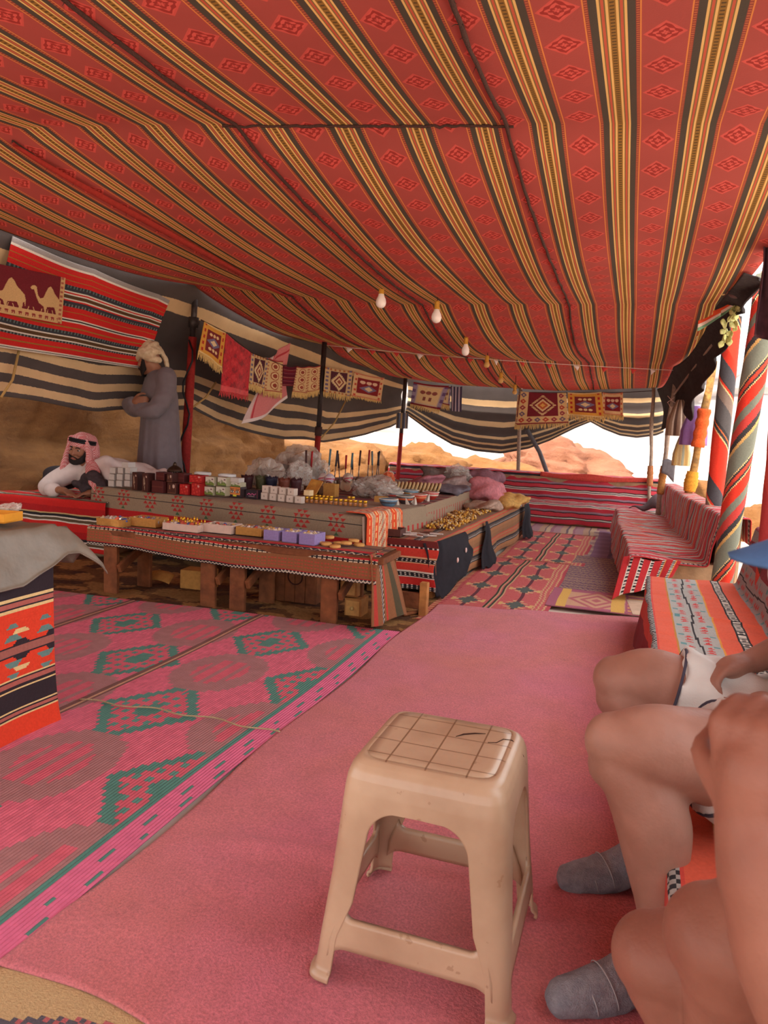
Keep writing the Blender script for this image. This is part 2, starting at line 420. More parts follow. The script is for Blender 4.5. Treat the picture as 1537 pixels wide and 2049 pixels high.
rows = []
for b in range(5):
    for k in range(28 if b < 4 else 20):
        rows.append((b, k/(28 if b < 4 else 20)))
rows.append((4, 1.0))
NX = 90; P = np.zeros((NX, len(rows), 3)); UU = np.zeros((NX, len(rows))); VV = np.zeros((NX, len(rows)))
for j, (b, t) in enumerate(rows):
    ym = SEAMS[b](-1)[0]*(1-t)+SEAMS[b+1](-1)[0]*t
    xl, xr = roof_xl(ym), roof_xr(ym)
    for i in range(NX):
        x = xl+(xr-xl)*i/(NX-1); y, z = roof_at(x, b, t)
        P[i, j] = (x, y, z); UU[i, j] = np.interp(x, SX, range(len(SX)))
for i in range(NX):
    VV[i] = np.concatenate([[0], np.cumsum(np.linalg.norm(np.diff(P[i], axis=0), axis=1))])
ceiling = sheet('ceiling', P, M_roof, uvs=(UU, VV), thick=0.006, off=1.0)
tag(ceiling, 'red striped tent roof with yellow and black bands', 'tent roof', kind='structure')
def roof_z(x, y):
    for b in range(5):
        y0 = SEAMS[b](x)[0]; y1 = SEAMS[b+1](x)[0]
        if y0 <= y <= y1 or b == 4: return roof_at(x, b, min(1, max(0, (y-y0)/(y1-y0))))[1]
M_rope = mat('dark_rope', S(70, 46, 40), 0.95, 0.3, 90, 0.6, 200)
def roof_seam(pts, r, name='seam_rope', amp=0.006):
    q = []
    for k, (x, y) in enumerate(pts):
        q.append((x + amp*mnoise.noise(Vector((k*.7, x, y))), y, roof_z(x, y) - r*0.9 + amp*0.7*mnoise.noise(Vector((k*.9, 3, x)))))
    rr = [r*(0.75+0.5*abs(mnoise.noise(Vector((k*1.3, 5, x))))) for k in range(len(q))]
    return MB().tube(q, rr, 6).build(name, M_rope, ceiling)
for xx, ya, yb in ((-.535, 0.6, 9.45), (-1.63, 0.6, 9.3), (-2.74, 2.75, 9.0)):
    roof_seam([(xx + 0.02*math.sin(y*1.7), y) for y in np.linspace(ya, yb, 120)], 0.0085)
    # frayed stitches along the seam
    mb = MB()
    for k in range(90):
        y = random.uniform(ya, yb); x = xx + 0.02*math.sin(y*1.7); z = roof_z(x, y)-0.008
        dx, dy, dz = random.uniform(-.025, .025), random.uniform(-.03, .03), -random.uniform(0.002, .018)
        mb.tube([(x, y, z), (x+dx*.6, y+dy*.6, z+dz*.3), (x+dx, y+dy, z+dz)], [0.0016, 0.0013, 0.0006], 4)
    o = mb.build('frayed_thread', M_rope, ceiling); o['kind'] = 'stuff'
roof_seam([(x, SEAMS[2](x)[0]+0.004) for x in np.linspace(-1.72, -.53, 60)], 0.006, amp=0.010)
# sewn red hem strip beside the left seam and a sagging loose edge along the first cross seam
M_hem = mat('red_hem', S(178, 58, 48), 0.9, 0.15, 20, 0.2, 200, transl=0.3)
q = []
for y in np.linspace(2.75, 5.5, 60):
    t = (y-2.75)/2.75; w_ = 0.075*math.sin(PI*min(1, t*1.02))**0.7; xx = -2.74 + 0.02*math.sin(y*1.7)
    q.append([(xx+0.004, y, roof_z(xx, y)-0.012), (xx+w_*0.5, y, roof_z(xx+w_*.5, y)-0.03), (xx+w_, y, roof_z(xx+w_, y)-0.014)])
sheet('hem_strip', q, M_hem, parent=ceiling, thick=0.003)

# ---- black goat-hair tent walls with cream bands
def band_wall_mat(name, bands, wob=0.02, ns=1.3):
    m, nt, out = nmat(name)
    uvn = nt.nodes.new('ShaderNodeUVMap'); sp = nt.nodes.new('ShaderNodeSeparateXYZ'); nt.links.new(uvn.outputs[0], sp.inputs[0])
    tc = nt.nodes.new('ShaderNodeTexCoord')
    nz = N(nt, 'ShaderNodeTexNoise', Scale=ns, Detail=2.0); nt.links.new(tc.outputs['Object'], nz.inputs['Vector'])
    n2 = N(nt, 'ShaderNodeTexNoise', Scale=55.0, Detail=1.0); nt.links.new(tc.outputs['Object'], n2.inputs['Vector'])
    v = math_(nt, 'ADD', sp.outputs[1], math_(nt, 'ADD', math_(nt, 'MULTIPLY', math_(nt, 'SUBTRACT', nz.outputs['Fac'], 0.5), wob), math_(nt, 'MULTIPLY', math_(nt, 'SUBTRACT', n2.outputs['Fac'], 0.5), 0.008)))
    K, B = S(84, 74, 70), S(208, 172, 128)
    st = [(0.0, K)]
    for a, b in bands: st += [(a, B), (b, K)]
    base = ramp_lookup(nt, v, st)
    n3 = N(nt, 'ShaderNodeTexNoise', Scale=5.0, Detail=6.0); nt.links.new(tc.outputs['Object'], n3.inputs['Vector'])
    mr = nt.nodes.new('ShaderNodeMapRange'); mr.inputs[3].default_value = 0.75; mr.inputs[4].default_value = 1.2; nt.links.new(n3.outputs['Fac'], mr.inputs[0])
    vs_ = nt.nodes.new('ShaderNodeVectorMath'); vs_.operation = 'SCALE'; nt.links.new(base, vs_.inputs[0]); nt.links.new(mr.outputs[0], vs_.inputs['Scale'])
    p = nt.nodes.new('ShaderNodeBsdfPrincipled'); p.inputs['Roughness'].default_value = 0.95; p.inputs['Specular IOR Level'].default_value = 0.1
    nt.links.new(vs_.outputs[0], p.inputs['Base Color'])
    nb = N(nt, 'ShaderNodeTexNoise', Scale=160.0, Detail=3.0); nt.links.new(tc.outputs['Object'], nb.inputs['Vector'])
    bb = nt.nodes.new('ShaderNodeBump'); bb.inputs['Strength'].default_value = 0.4; bb.inputs['Distance'].default_value = 0.006
    nt.links.new(nb.outputs['Fac'], bb.inputs['Height']); nt.links.new(bb.outputs[0], p.inputs['Normal'])
    nt.links.new(p.outputs[0], out.inputs[0]); return m
M_wallL = band_wall_mat('tent_wall_cloth', [(.13, .22), (.66, .72), (.79, .85), (.91, .965)], 0.05)
M_wallB = band_wall_mat('tent_back_cloth', [(.24, .33), (.54, .62), (.76, .80), (.86, .89), (.94, .965)], 0.02)

ty = [1.2, 3.49, 4.34, 5.51, 6.34, 7.79, 8.74, 9.36, 9.55]; tx = [-3.72, -3.70, -3.69, -3.68, -3.62, -3.45, -3.22, -3.02, -2.95]; tz = [2.24, 2.21, 2.19, 2.20, 2.155, 2.01, 1.865, 1.74, 1.70]
by = [1.2, 3.973, 4.967, 5.72, 6.02, 6.35, 6.76, 7.5, 8.36, 9.0, 9.4, 9.75]; bx = [-4.12, -4.12, -4.12, -4.05, -3.95, -3.88, -3.85, -3.75, -3.62, -3.35, -3.15, -2.98]; bz = [1.18, 1.150, 1.094, 1.126, 1.165, 1.05, 0.967, .89, 0.85, .95, 1.06, 1.22]
NU, NV = 200, 40; P = np.zeros((NU, NV, 3))
for i in range(NU):
    s_ = i/(NU-1); yt = 1.2+(9.55-1.2)*s_; yb = 1.2+(9.70-1.2)*s_
    a = np.array([np.interp(yt, ty, tx), yt, np.interp(yt, ty, tz)]); b = np.array([np.interp(yb, by, bx), yb, np.interp(yb, by, bz)])
    for j in range(NV):
        t = j/(NV-1); p_ = a*(1-t)+b*t
        bulge = -(0.22 if yt < 5.7 else max(.10, .22-.12*(yt-5.7)))*math.sin(PI*t)*(0.8+0.2*math.sin(yt*1.3)) - 0.03*math.sin(yt*4+t*6)*t
        fold = 0.02*t*t*math.sin(t*26+yt*0.8) if yt > 5.6 else 0.006*math.sin(t*14+yt)
        P[i, j] = p_ + np.array([bulge+fold, 0, 0.012*math.sin(yt*5)*t])
wall_left = tag(sheet('wall_left', P, M_wallL, thick=0.006), 'black tent wall with cream woven bands along the rock', 'tent wall', kind='structure')

bxh = [-2.95, -2.6, -2.31, -2.0, -1.65, -1.3, -1.03, -.75, -.56, -.40, -.2, 0.0, .22, .30]; bzh = [1.24, 1.02, .877, .81, .796, .88, 1.0, 1.16, 1.25, 1.17, 1.10, 1.08, 1.12, 1.16]
NU, NV = 150, 40; P = np.zeros((NU, NV, 3))
for i in range(NU):
    s_ = i/(NU-1); x = -2.98+3.28*s_
    zt = np.interp(x, [-3, -2.2, -1.0, .3], [1.76, 1.70, 1.67, 1.73]); zb = np.interp(x, bxh, bzh)
    for j in range(NV):
        t = j/(NV-1)
        P[i, j] = (x, 9.60 + 0.10*math.sin(PI*t) + 0.02*t*t*math.sin(t*30+x), zt*(1-t)+zb*t)
wall_back = tag(sheet('wall_back', P, M_wallB, thick=0.006), 'black tent back wall with cream bands, tied up in swags', 'tent wall', kind='structure')

# black side flap bunched along the open right edge
M_black = mat('black_goat_hair', S(62, 55, 55), 0.95, 0.25, 12, 0.5, 140, spec=0.1)
NU, NV = 120, 26; P = np.zeros((NU, NV, 3))
for i in range(NU):
    y = 4.55+(9.55-4.55)*i/(NU-1)
    xa, za = roof_xr(y)-0.06, roof_z(roof_xr(y)-0.06, min(y, 9.49))-0.012
    drop = np.interp(y, [4.55, 5.2, 6.0, 6.6, 7.2, 7.8, 8.4, 9.0, 9.55], [.05, .10, .24, .30, .50, .36, .34, .40, .50]) + 0.03*math.sin(y*9)
    for j in range(NV):
        t = j/(NV-1)
        P[i, j] = (xa + 0.09*t + 0.05*math.sin(PI*t) + 0.025*t*math.sin(y*13+t*3), y + 0.03*math.sin(t*5), za - drop*t)
tag(sheet('wall_right', P, M_black, thick=0.008), 'ragged black cloth flap hanging along the open right edge', 'tent flap', kind='structure')

# ================================================================== RUGS ON THE FLOOR
def rug_grid(x0, x1, y0, y1, nu, nv, z=0.006, wob=0.006, seed=1.0, amp=0.003):
    a, b = np.meshgrid(np.linspace(0, 1, nu), np.linspace(0, 1, nv), indexing='ij')
    X = x0+(x1-x0)*a; Y = y0+(y1-y0)*b
    ex = (np.abs(a-.5) > .49); ey = (np.abs(b-.5) > .49)
    X = X + wob*noise2(Y, X*0, 1.1, seed); Y = Y + wob*noise2(X, Y*0, 1.1, seed+1)
    Z = z + amp*(1+noise2(X, Y, 0.9, seed+2))*0.5
    return np.stack([X, Y, Z], -1)

# pink felt carpet down the aisle
m, nt, out = nmat('pink_felt')
tc = nt.nodes.new('ShaderNodeTexCoord'); p = nt.nodes.new('ShaderNodeBsdfPrincipled'); p.inputs['Roughness'].default_value = 1.0; p.inputs['Specular IOR Level'].default_value = 0.05
p.inputs['Sheen Weight'].default_value = 0.15
n1 = N(nt, 'ShaderNodeTexNoise', Scale=2.2, Detail=4.0); n2 = N(nt, 'ShaderNodeTexNoise', Scale=170.0, Detail=3.0, Roughness=0.7); n3 = N(nt, 'ShaderNodeTexNoise', Scale=9.0, Detail=5.0)
for n_ in (n1, n2, n3): nt.links.new(tc.outputs['Object'], n_.inputs['Vector'])
r = nt.nodes.new('ShaderNodeValToRGB'); e = r.color_ramp.elements
e[0].position = .32; e[0].color = (*S(204, 118, 112), 1); e[1].position = .66; e[1].color = (*S(206, 116, 128), 1); nt.links.new(n1.outputs['Fac'], r.inputs[0])
mr = nt.nodes.new('ShaderNodeMapRange'); mr.inputs[1].default_value = .3; mr.inputs[2].default_value = .7; mr.inputs[3].default_value = .72; mr.inputs[4].default_value = 1.25; nt.links.new(n2.outputs['Fac'], mr.inputs[0])
mr2 = nt.nodes.new('ShaderNodeMapRange'); mr2.inputs[3].default_value = .82; mr2.inputs[4].default_value = 1.12; nt.links.new(n3.outputs['Fac'], mr2.inputs[0])
vs_ = nt.nodes.new('ShaderNodeVectorMath'); vs_.operation = 'SCALE'; nt.links.new(r.outputs[0], vs_.inputs[0]); nt.links.new(math_(nt, 'MULTIPLY', mr.outputs[0], mr2.outputs[0]), vs_.inputs['Scale'])
nt.links.new(vs_.outputs[0], p.inputs['Base Color'])
bb = nt.nodes.new('ShaderNodeBump'); bb.inputs['Strength'].default_value = 0.9; bb.inputs['Distance'].default_value = 0.004; nt.links.new(n2.outputs['Fac'], bb.inputs['Height']); nt.links.new(bb.outputs[0], p.inputs['Normal'])
nt.links.new(p.outputs[0], out.inputs[0]); M_felt = m
nu, nv = 120, 260; P = np.zeros((nu, nv, 3))
for i in range(nu):
    a = i/(nu-1)
    for j in range(nv):
        b = j/(nv-1)
        yl = 1.02 + 0.03*math.sin(a*9) - 0.14*a; yf = 4.30 + 0.30*a + 0.012*math.sin(a*17)
        y = yl+(yf-yl)*b
        xl = -1.075 + 0.012*math.sin(y*5) + (0.05 if b < .003 else 0)*math.sin(a*4); xr = 0.20
        x = xl+(xr-xl)*a
        yc = 1.60 + 0.135*(x+.55) + 0.012*math.sin(x*7)   # the crease where the felt rides up
        cr = 0.010*math.exp(-((y-yc)/0.035)**2)*min(1, max(0, (a-.02)*6)) + 0.004*math.exp(-((y-(yc-.33))/0.06)**2)
        P[i, j] = (x, y, 0.011 + cr + 0.0035*(1+mnoise.noise(Vector((x*2.4, y*2.4, 0)))) + 0.0035*mnoise.noise(Vector((x*6, y*1.1, 4))))
tag(sheet('carpet', P, M_felt, thick=0.006, off=-1), 'plain pink felt carpet running down the aisle under the plastic stool', 'carpet')

# pink and green woven plastic mat
pk, pk2, gn, gy, rd = S(214, 108, 126), S(190, 62, 96), S(84, 134, 120), S(166, 118, 116), S(206, 98, 112)
nc, nr = 236, 108; W, L = 2.60, 3.16
A = (np.arange(nc)+.5)/nc*W; Bv = (np.arange(nr)+.5)/nr*L
A, B = np.meshgrid(A, Bv, indexing='ij'); a = W-A      # a: distance from the aisle edge
C = np.empty(A.shape+(3,)); C[:] = pk
C[np.mod(np.floor(a/W*nc), 2) == 1] = np.array(pk)*0.93
hsh = rng.random(A.shape)
C *= (0.9+0.2*hsh)[..., None]
a0 = a-0.115
K = np.round(a0/0.40)
for kk in range(0, 8):
    da = np.abs(a0-kk*0.40); off = 0.475*(kk % 2) + 0.33
    for ph, kind in ((0, 'g'), (0.475, 'o')):
        db = np.abs(np.mod(B-off-ph+0.475, 0.95)-0.475)
        if kind == 'g':
            dq = da/.20+db/.30
            put(C, (dq < 1) & (a0 > 0), rd); ins = (dq < .72) & (a0 > 0) & (np.mod(np.floor(a*nc/W), 4) < 2) & (np.mod(np.floor(B/L*nr), 2) == 0)
            put(C, ins, np.array(gn)*1.15); put(C, (dq < 1) & (dq > .76) & (a0 > 0), gn); put(C, (dq < .27) & (a0 > 0), gn)
        else:
            dq = (da/.185)**2+(db/.25)**2
            put(C, (dq < 1) & (a0 > 0), gy); put(C, (dq < .34) & (a0 > 0) & (np.mod(np.floor(a*nc/W), 6) < 4), rd)
for ks in (0.78, 1.58):   # stitched panel joins
    put(C, np.abs(a-ks) < 0.024, S(120, 84, 78)); put(C, np.abs(a-ks) < 0.006, S(196, 150, 120))
put(C, (a0 < 0.0) & (a0 > -0.03), gn); put(C, (a0 < -0.03), S(216, 110, 142))
put(C, (a0 < -0.055) & (a0 > -0.075) & (np.mod(B, .18) < .055), gn); put(C, (a0 < -0.088) & (a0 > -.10) & (np.mod(B+.07, .18) < .055), gn)
nu, nv = nc*2+1, nr+1; P = np.zeros((nu, nv, 3))
uu = np.linspace(0, 1, nu); vv = np.linspace(0, 1, nv); UU, VV = np.meshgrid(uu, vv, indexing='ij')
P[..., 0] = -3.685+W*UU + 0.008*np.sin(VV*11); P[..., 1] = 0.46+L*VV + (0.12*(UU-1)*0) - 0.17*(1-UU)*VV
P[..., 2] = 0.008 + 0.0022*(np.arange(nu) % 2)[:, None] + 0.006*(1+noise2(UU*3, VV*3, .45, 5))*.5
M_mat = mat('plastic_weave', (.5, .5, .5), 0.6, 0.12, 10, 0.15, 200, attr=True, spec=0.35)
tag(sheet('woven_mat', P, M_mat, paint=np.repeat(C, 2, axis=0), thick=0.004, off=-1, smooth=False), 'pink woven plastic mat with green lozenges left of the aisle', 'mat')

# straw mat showing at the bottom left corner
nu, nv = 131, 61; U, V = cells(nu, nv, 1.3, .6)
C = np.empty(U.shape+(3,)); C[:] = S(196, 168, 122)
sc_m = (np.sin(U*9)+np.sin(V*11+U*5)) ; put(C, (sc_m > .25), S(186, 104, 104)); put(C, (sc_m > .25) & (np.mod(U+V, .02) < .01), S(96, 92, 98)); put(C, (U < .52) & (V > .3), S(104, 122, 128))
P = rug_grid(-1.62, -.3, .42, 1.04, nu, nv, 0.004, 0.004, 3)
tag(sheet('straw_mat', P, M_kilim, paint=C), 'beige straw mat with pink flecks at the near left corner under the carpet', 'mat')

# brown straw matting under the stalls
def brown_mat_paint(nu, nv, w, h, s=1.0):
    U, V = cells(nu, nv, w, h); C = np.empty(U.shape+(3,)); C[:] = S(112, 78, 50)
    k = np.sin(U*14*s+3*np.sin(V*6))+np.sin(V*26*s); put(C, k > .9, S(160, 116, 70)); put(C, k < -1.0, S(78, 54, 44))
    n_ = noise2(U, V, 2.2*s, 3, 3); put(C, n_ > .25, S(150, 112, 70)); put(C, n_ < -.35, S(88, 62, 46)); C *= (.85+.3*rng.random(C.shape[:2]))[..., None]; return C
P = rug_grid(-4.9, -1.12, 3.30, 5.6, 240, 140, 0.003, 0.01, 6); tag(sheet('straw_mat', P, M_kilim, paint=brown_mat_paint(240, 140, 3.8, 2.3)), 'worn brown straw mat beneath the long low bench', 'mat')
P = rug_grid(-1.6, -0.9, 3.62, 4.75, 90, 120, 0.006, 0.008, 7); tag(sheet('straw_mat', P, M_kilim, paint=brown_mat_paint(90, 120, .7, 1.1, 1.7)), 'small tan patterned mat at the bench end beside the red kilim', 'mat')

# red kilims with dark stars
def kilim_paint(nu, nv, w, h, seed=0):
    U, V = cells(nu, nv, w, h); C = np.empty(U.shape+(3,)); C[:] = S(206, 108, 106)
    put(C, rng.random(U.shape) < .12, S(196, 94, 94))
    un = U/w
    for c0 in (.445, .49): put(C, np.abs(un-c0) < .010, S(72, 78, 66)); put(C, np.abs(un-c0-.017) < .006, S(206, 170, 130))
    for cc in (.25, .69):
        pu = (un-cc)*w; pv = np.mod(V+.1, .48)-.24; ap, aq = np.abs(pu), np.abs(pv)
        ap = np.floor(ap/.012)*.012; aq2 = np.floor(aq/.02)*.02
        put(C, (ap < .012), S(110, 66, 74))
        put(C, (ap/.10+aq2/.14 < 1) & (np.mod(aq, .05) < .020) & (ap > .01), S(218, 184, 136))
        put(C, (ap/.060+aq2/.10 < 1), S(96, 104, 98))
        put(C, (ap/.060+aq2/.10 < 1) & (np.mod(aq, .055) > .04) & (ap > .018), S(222, 186, 128))
        put(C, (ap > .080) & (ap < .105) & (aq2 < .04) & (ap-aq < .100), S(222, 182, 120))
    for b0 in (.86, .90, .95): put(C, np.abs(un-b0+0.006*np.sin(V*90)) < .007, S(214, 176, 130))
    put(C, un < .05, S(206, 150, 110)); put(C, (un < .08) & (np.mod(V, .05) < .02), S(180, 70, 76))
    put(C, (un > .965), S(190, 84, 92)); return C
for (x0, x1, y0, y1, z, lb) in ((-1.10, -.42, 3.92, 6.22, .008, 'red kilim with dark stars nearest the pink carpet'), (-1.06, -.33, 6.2, 8.15, .007, 'red kilim with dark stars in the aisle near the far bench')):
    P = rug_grid(x0, x1, y0, y1, 151, 261, z, 0.012, y0)
    o = tag(sheet('kilim_rug', P, M_kilim, paint=kilim_paint(151, 261, x1-x0, y1-y0)), lb, 'rug', 'red kilims in the aisle')
    mb = MB()
    for k in range(70):
        x = x0+(x1-x0)*k/69; mb.tube([(x, y1-.01, z+.004), (x+random.uniform(-.01, .01), y1+.02, z+.004), (x+random.uniform(-.02, .02), y1+random.uniform(.03, .05), z+.002)], .0025, 4)
    f_ = mb.build('fringe', mat('fringe_'+str(int(y0)), S(190, 120, 100), .95), o); f_['kind'] = 'stuff'

def purple_paint(nu, nv, w, h, kind):
    U, V = cells(nu, nv, w, h); C = np.empty(U.shape+(3,))
    if kind == 'net':
        C[:] = S(178, 148, 120); k = tri(U, .14)+tri(V, .2); put(C, np.mod(k, .5) < .22, S(128, 96, 118)); put(C, np.mod(V, .03) < .008, S(112, 84, 104))
    elif kind == 'sun':
        C[:] = S(176, 104, 122); d_ = np.abs(U-w*.5)/(w*.36)+np.abs(V-h*.5)/(h*.34)*.6
        put(C, (np.abs(V-h*.5) < h*.36) & (U > .1*w) & (U < .8*w), S(206, 160, 130)); put(C, (np.mod(d_, .34) < .16) & (d_ < 1), S(186, 110, 112))
        put(C, (np.abs(U-w*.15) < .03) | (np.abs(U-w*.72) < .04), S(222, 176, 96)); put(C, (U > .82*w) & (np.mod(V, .09) < .04), S(216, 160, 110)); put(C, V < .03, S(150, 84, 96))
    elif kind == 'bars':
        C[:] = S(150, 116, 140); put(C, np.mod(U, .3) < .05, S(196, 170, 150)); put(C, np.mod(U+.1, .3) < .03, S(112, 92, 116)); put(C, np.mod(V, .035) < .01, S(132, 100, 124))
    else:
        C[:] = S(190, 160, 136); C[:] = stripes(U, [(.06, S(186, 152, 130)), (.02, S(120, 100, 108)), (.05, S(196, 168, 140)), (.03, S(160, 110, 126)), (.08, S(172, 134, 140))])
    return C
for (x0, x1, y0, y1, kd, z, lb) in ((-.46, .14, 4.62, 5.22, 'sun', .012, 'small mauve and yellow rug lying at the edge of the pink carpet'),
                                    (-.43, .08, 5.2, 6.75, 'net', .009, 'purple and tan rug with a net of lozenges beside the red kilim'),
                                    (-.36, .02, 6.72, 8.7, 'bars', .007, 'dull purple rug with pale bars in front of the striped side bench'),
                                    (-1.2, -.1, 8.1, 9.0, 'far', .005, 'beige and purple striped rug in front of the far bench')):
    P = rug_grid(x0, x1, y0, y1, 91, 121, z, 0.012, x0+y0)
    tag(sheet('rug', P, M_kilim, paint=purple_paint(91, 121, x1-x0, y1-y0, kd)), lb, 'rug')
tag(MB().box((.10, 4.86, .013), (.12, .42, .004), 0.1, ch=.002).build('cardboard_sheet', mat('bare_card', S(206, 176, 150), .9)), 'pale flat card lying on the floor by the near bench', 'cardboard')

# thin cord lying on the mat
pts = []
for k in range(60):
    t = k/59; pts.append((-1.875+.80*t, 2.15+.05*math.sin(t*2.2)+.012*math.sin(t*21), .019))
tag(MB().tube(pts, .0028, 6).build('cord', mat('twine', S(190, 170, 130), .9, .3, 120, .5, 300)), 'thin pale twisted cord lying across the pink woven mat', 'cord')

# ================================================================== BENCHES WITH CLOTHS (low stone ledges)
M_stone = mat('stone_block', S(178, 140, 104), .95, .2, 5, .5, 40, col2=S(150, 116, 88))
RED, ORG, GRY, BLK, WHT, MAR, TEA = S(190, 52, 54), S(214, 92, 66), S(164, 158, 150), S(44, 40, 42), S(214, 202, 186), S(132, 40, 48), S(92, 134, 134)

def profile_sheet(prof, ys, paintf, name, label, cat, axis='y', cell=0.007, wr=0.006, seed=1, shape=None, thick=0.004, swap=False, matr=None):
    """sweeps a cross-section polyline prof [(x,z)..] along y (or x); paintf(S,T,total)"""
    pr = np.array(prof, float); seg = np.linalg.norm(np.diff(pr, axis=0), axis=1); cum = np.concatenate([[0], np.cumsum(seg)])
    nu = max(int(cum[-1]/cell), 12)+1; Ln = abs(ys[1]-ys[0]); nv = max(int(Ln/cell), 12)+1
    s_ = np.linspace(0, cum[-1], nu); xx = np.interp(s_, cum, pr[:, 0]); zz = np.interp(s_, cum, pr[:, 1])
    k = max(1, int(.02/cell)); ker = np.ones(2*k+1)/(2*k+1)          # soften corners
    xx = np.convolve(np.pad(xx, k, 'edge'), ker, 'valid'); zz = np.convolve(np.pad(zz, k, 'edge'), ker, 'valid')
    Sg, T = np.meshgrid(s_, np.linspace(0, Ln, nv), indexing='ij')
    Xg = np.repeat(xx[:, None], nv, 1); Zg = np.repeat(zz[:, None], nv, 1); Yg = ys[0]+(ys[1]-ys[0])*T/Ln
    wn = wr*(noise2(Sg*1.0, T, 2.2, seed, 3))
    dx = np.gradient(xx)[:, None]; dz = np.gradient(zz)[:, None]; ln = np.hypot(dx, dz)+1e-9
    Xg = Xg - dz/ln*wn; Zg = Zg + np.abs(wn)*0.9 + 0.0
    if shape is not None: Xg, Yg, Zg = shape(Xg, Yg, Zg, Sg, T, cum[-1], Ln)
    Sc, Tc = cells(nu, nv, cum[-1], Ln)
    Pp = np.stack([Xg, Yg, Zg], -1) if axis == 'y' else np.stack([Yg, Xg, Zg], -1)
    o = sheet(name, Pp, matr or M_cloth, paint=paintf(Sc, Tc, cum[-1]), thick=thick)
    return tag(o, label, cat)

# near bench (right, partly behind the seated people)
b = empty('stone_bench', (0.4, 2, 0)); tag(b, 'low stone bench on the right under the orange and grey cloth', 'bench')
MB().box((.06, 0, .135), (.44, 4.86, .27), ch=.02).build('seat', M_stone, b); MB().box((.345, 0, .29), (.13, 4.86, .58), ch=.02).build('backrest', M_stone, b)
def paintA(Sg, T, tot):
    C = np.empty(Sg.shape+(3,)); C[:] = MAR; s0 = .29
    q = Sg-s0
    put(C, q > -.12, S(200, 70, 58)); ch = (q > -.035) & (q < -.005); put(C, ch, GRY); put(C, ch & (np.mod(T+np.abs(q+.02)*1.5, .028) < .013), BLK)
    put(C, (q > 0) & (q < .07), ORG); put(C, (q > .07) & (q < .08), S(180, 120, 50)); g = (q > .08) & (q < .235); put(C, g, GRY)
    def tri_motif(C, g, c0):
        pt = np.mod(T, .16); loc = np.abs(q-c0)
        for off in (-.035, .035):
            for k in range(3):
                tt = np.mod(pt-.03-k*.032, .16); hw = (.028-tt)*.62
                put(C, g & (np.abs(q-c0-off) < hw) & (tt < .026), S(190, 66, 62))
            put(C, g & (np.abs(q-c0-off*1.75) < .010) & (np.abs(pt-.135) < .012), TEA)
        put(C, g & (np.abs(q-c0-0.008*np.sin(T*8)) < .0045), BLK)
    tri_motif(C, g, .158)
    put(C, (q > .235) & (q < .245), S(210, 140, 60)); put(C, (q > .245) & (q < .315), ORG)
    bw = (q > .315) & (q < .355); put(C, bw, WHT); zz_ = np.abs(q-.335); put(C, bw & (np.mod(T, .09) < .055) & (np.mod(T, .014) < .006), BLK)
    put(C, bw & (np.mod(T, .09) > .055) & (np.abs(np.mod(T, .09)-.0725) > zz_*.9), BLK); put(C, (np.abs(q-.317) < .003) | (np.abs(q-.353) < .003), BLK)
    put(C, (q > .355) & (q < .43), ORG); g = (q > .43); put(C, g, S(150, 140, 136)); tri_motif(C, g & (q < .58), .51)
    back = q > .60; put(C, back, MAR); put(C, back & (q > .72) & (q < .78), S(140, 130, 126))
    pat = back & (q > .66) & (q < .71); put(C, pat & (np.mod(T+q, .05) < .025), BLK)
    put(C, back & (np.mod(T, 1.35) > .95), S(128, 112, 108)); put(C, back & (np.mod(T, 1.35) > 1.1) & (np.mod(T, 1.35) < 1.13), BLK)
    C[back & (rng.random(Sg.shape) < .15)] *= 0.8
    return C
def shapeA(X, Y, Z, Sg, T, tot, Ln):
    top = np.exp(-((Sg-.52)/.22)**2)
    Z = Z + .012*top*noise2(X*1.0, Y, .8, 4) - 0.0
    # a pinch fold across the seat
    f = np.exp(-((Y-3.55+.25*(X-.2))/.018)**2)*top; Z = Z + .012*f
    X = X + .03*np.exp(-((Sg)/.2)**2)*np.sin(T*4)
    return X, Y, Z
profile_sheet([(.10, .02), (.115, .285), (.59, .285), (.66, .62), (.86, .63), (.88, .35)], (-.45, 4.47), paintA, 'bench_cloth', 'orange cloth with grey triangle bands over the near right bench', 'cloth', seed=11, wr=.007, shape=shapeA, cell=.0075)

# side bench further along, red striped cloth
b = empty('stone_bench', (0.25, 6.9, 0)); tag(b, 'low stone bench along the right under the red striped cloth', 'bench')
MB().box((-.02, 0, .135), (.44, 3.4, .265), R(5.0), ch=.02).build('seat', M_stone, b); MB().box((.25, 0, .28), (.12, 3.4, .56), R(4.5), ch=.02).build('backrest', M_stone, b)
SPEC_B = [(.042, RED), (.006, WHT), (.012, BLK), (.006, WHT), (.016, S(150, 140, 132)), (.006, WHT), (.010, BLK), (.006, WHT), (.046, S(196, 62, 70)), (.005, S(220, 140, 60)), (.028, RED), (.008, WHT), (.010, S(120, 116, 108)), (.006, WHT)]
def paintB(Sg, T, tot):
    C = stripes(T+.0*Sg, SPEC_B)
    t = np.mod(T, sum(s_[0] for s_ in SPEC_B)); dark = (t > .054) & (t < .10)
    nearend = T < .16
    put(C, dark & nearend, BLK); put(C, dark & nearend & (np.abs(np.mod(Sg, .03)-.015) < (np.abs(t-.077)*.6)), WHT)
    return C
def shapeB(X, Y, Z, Sg, T, tot, Ln):
    f = T/Ln; X = X - .19*f + .03*np.sin(f*9)*0.4
    k = np.clip((Sg-.72)/.3, 0, 1); X = X - .07*f*k
    seat = np.exp(-((Sg-.5)/.24)**2); Z = Z + seat*(.022*np.sin(Y*4.1+X*3)+.012*noise2(X, Y, 1.2, 6)); Y = Y + .035*np.sin(Sg*14+Y*1.5)*.5
    return X, Y, Z
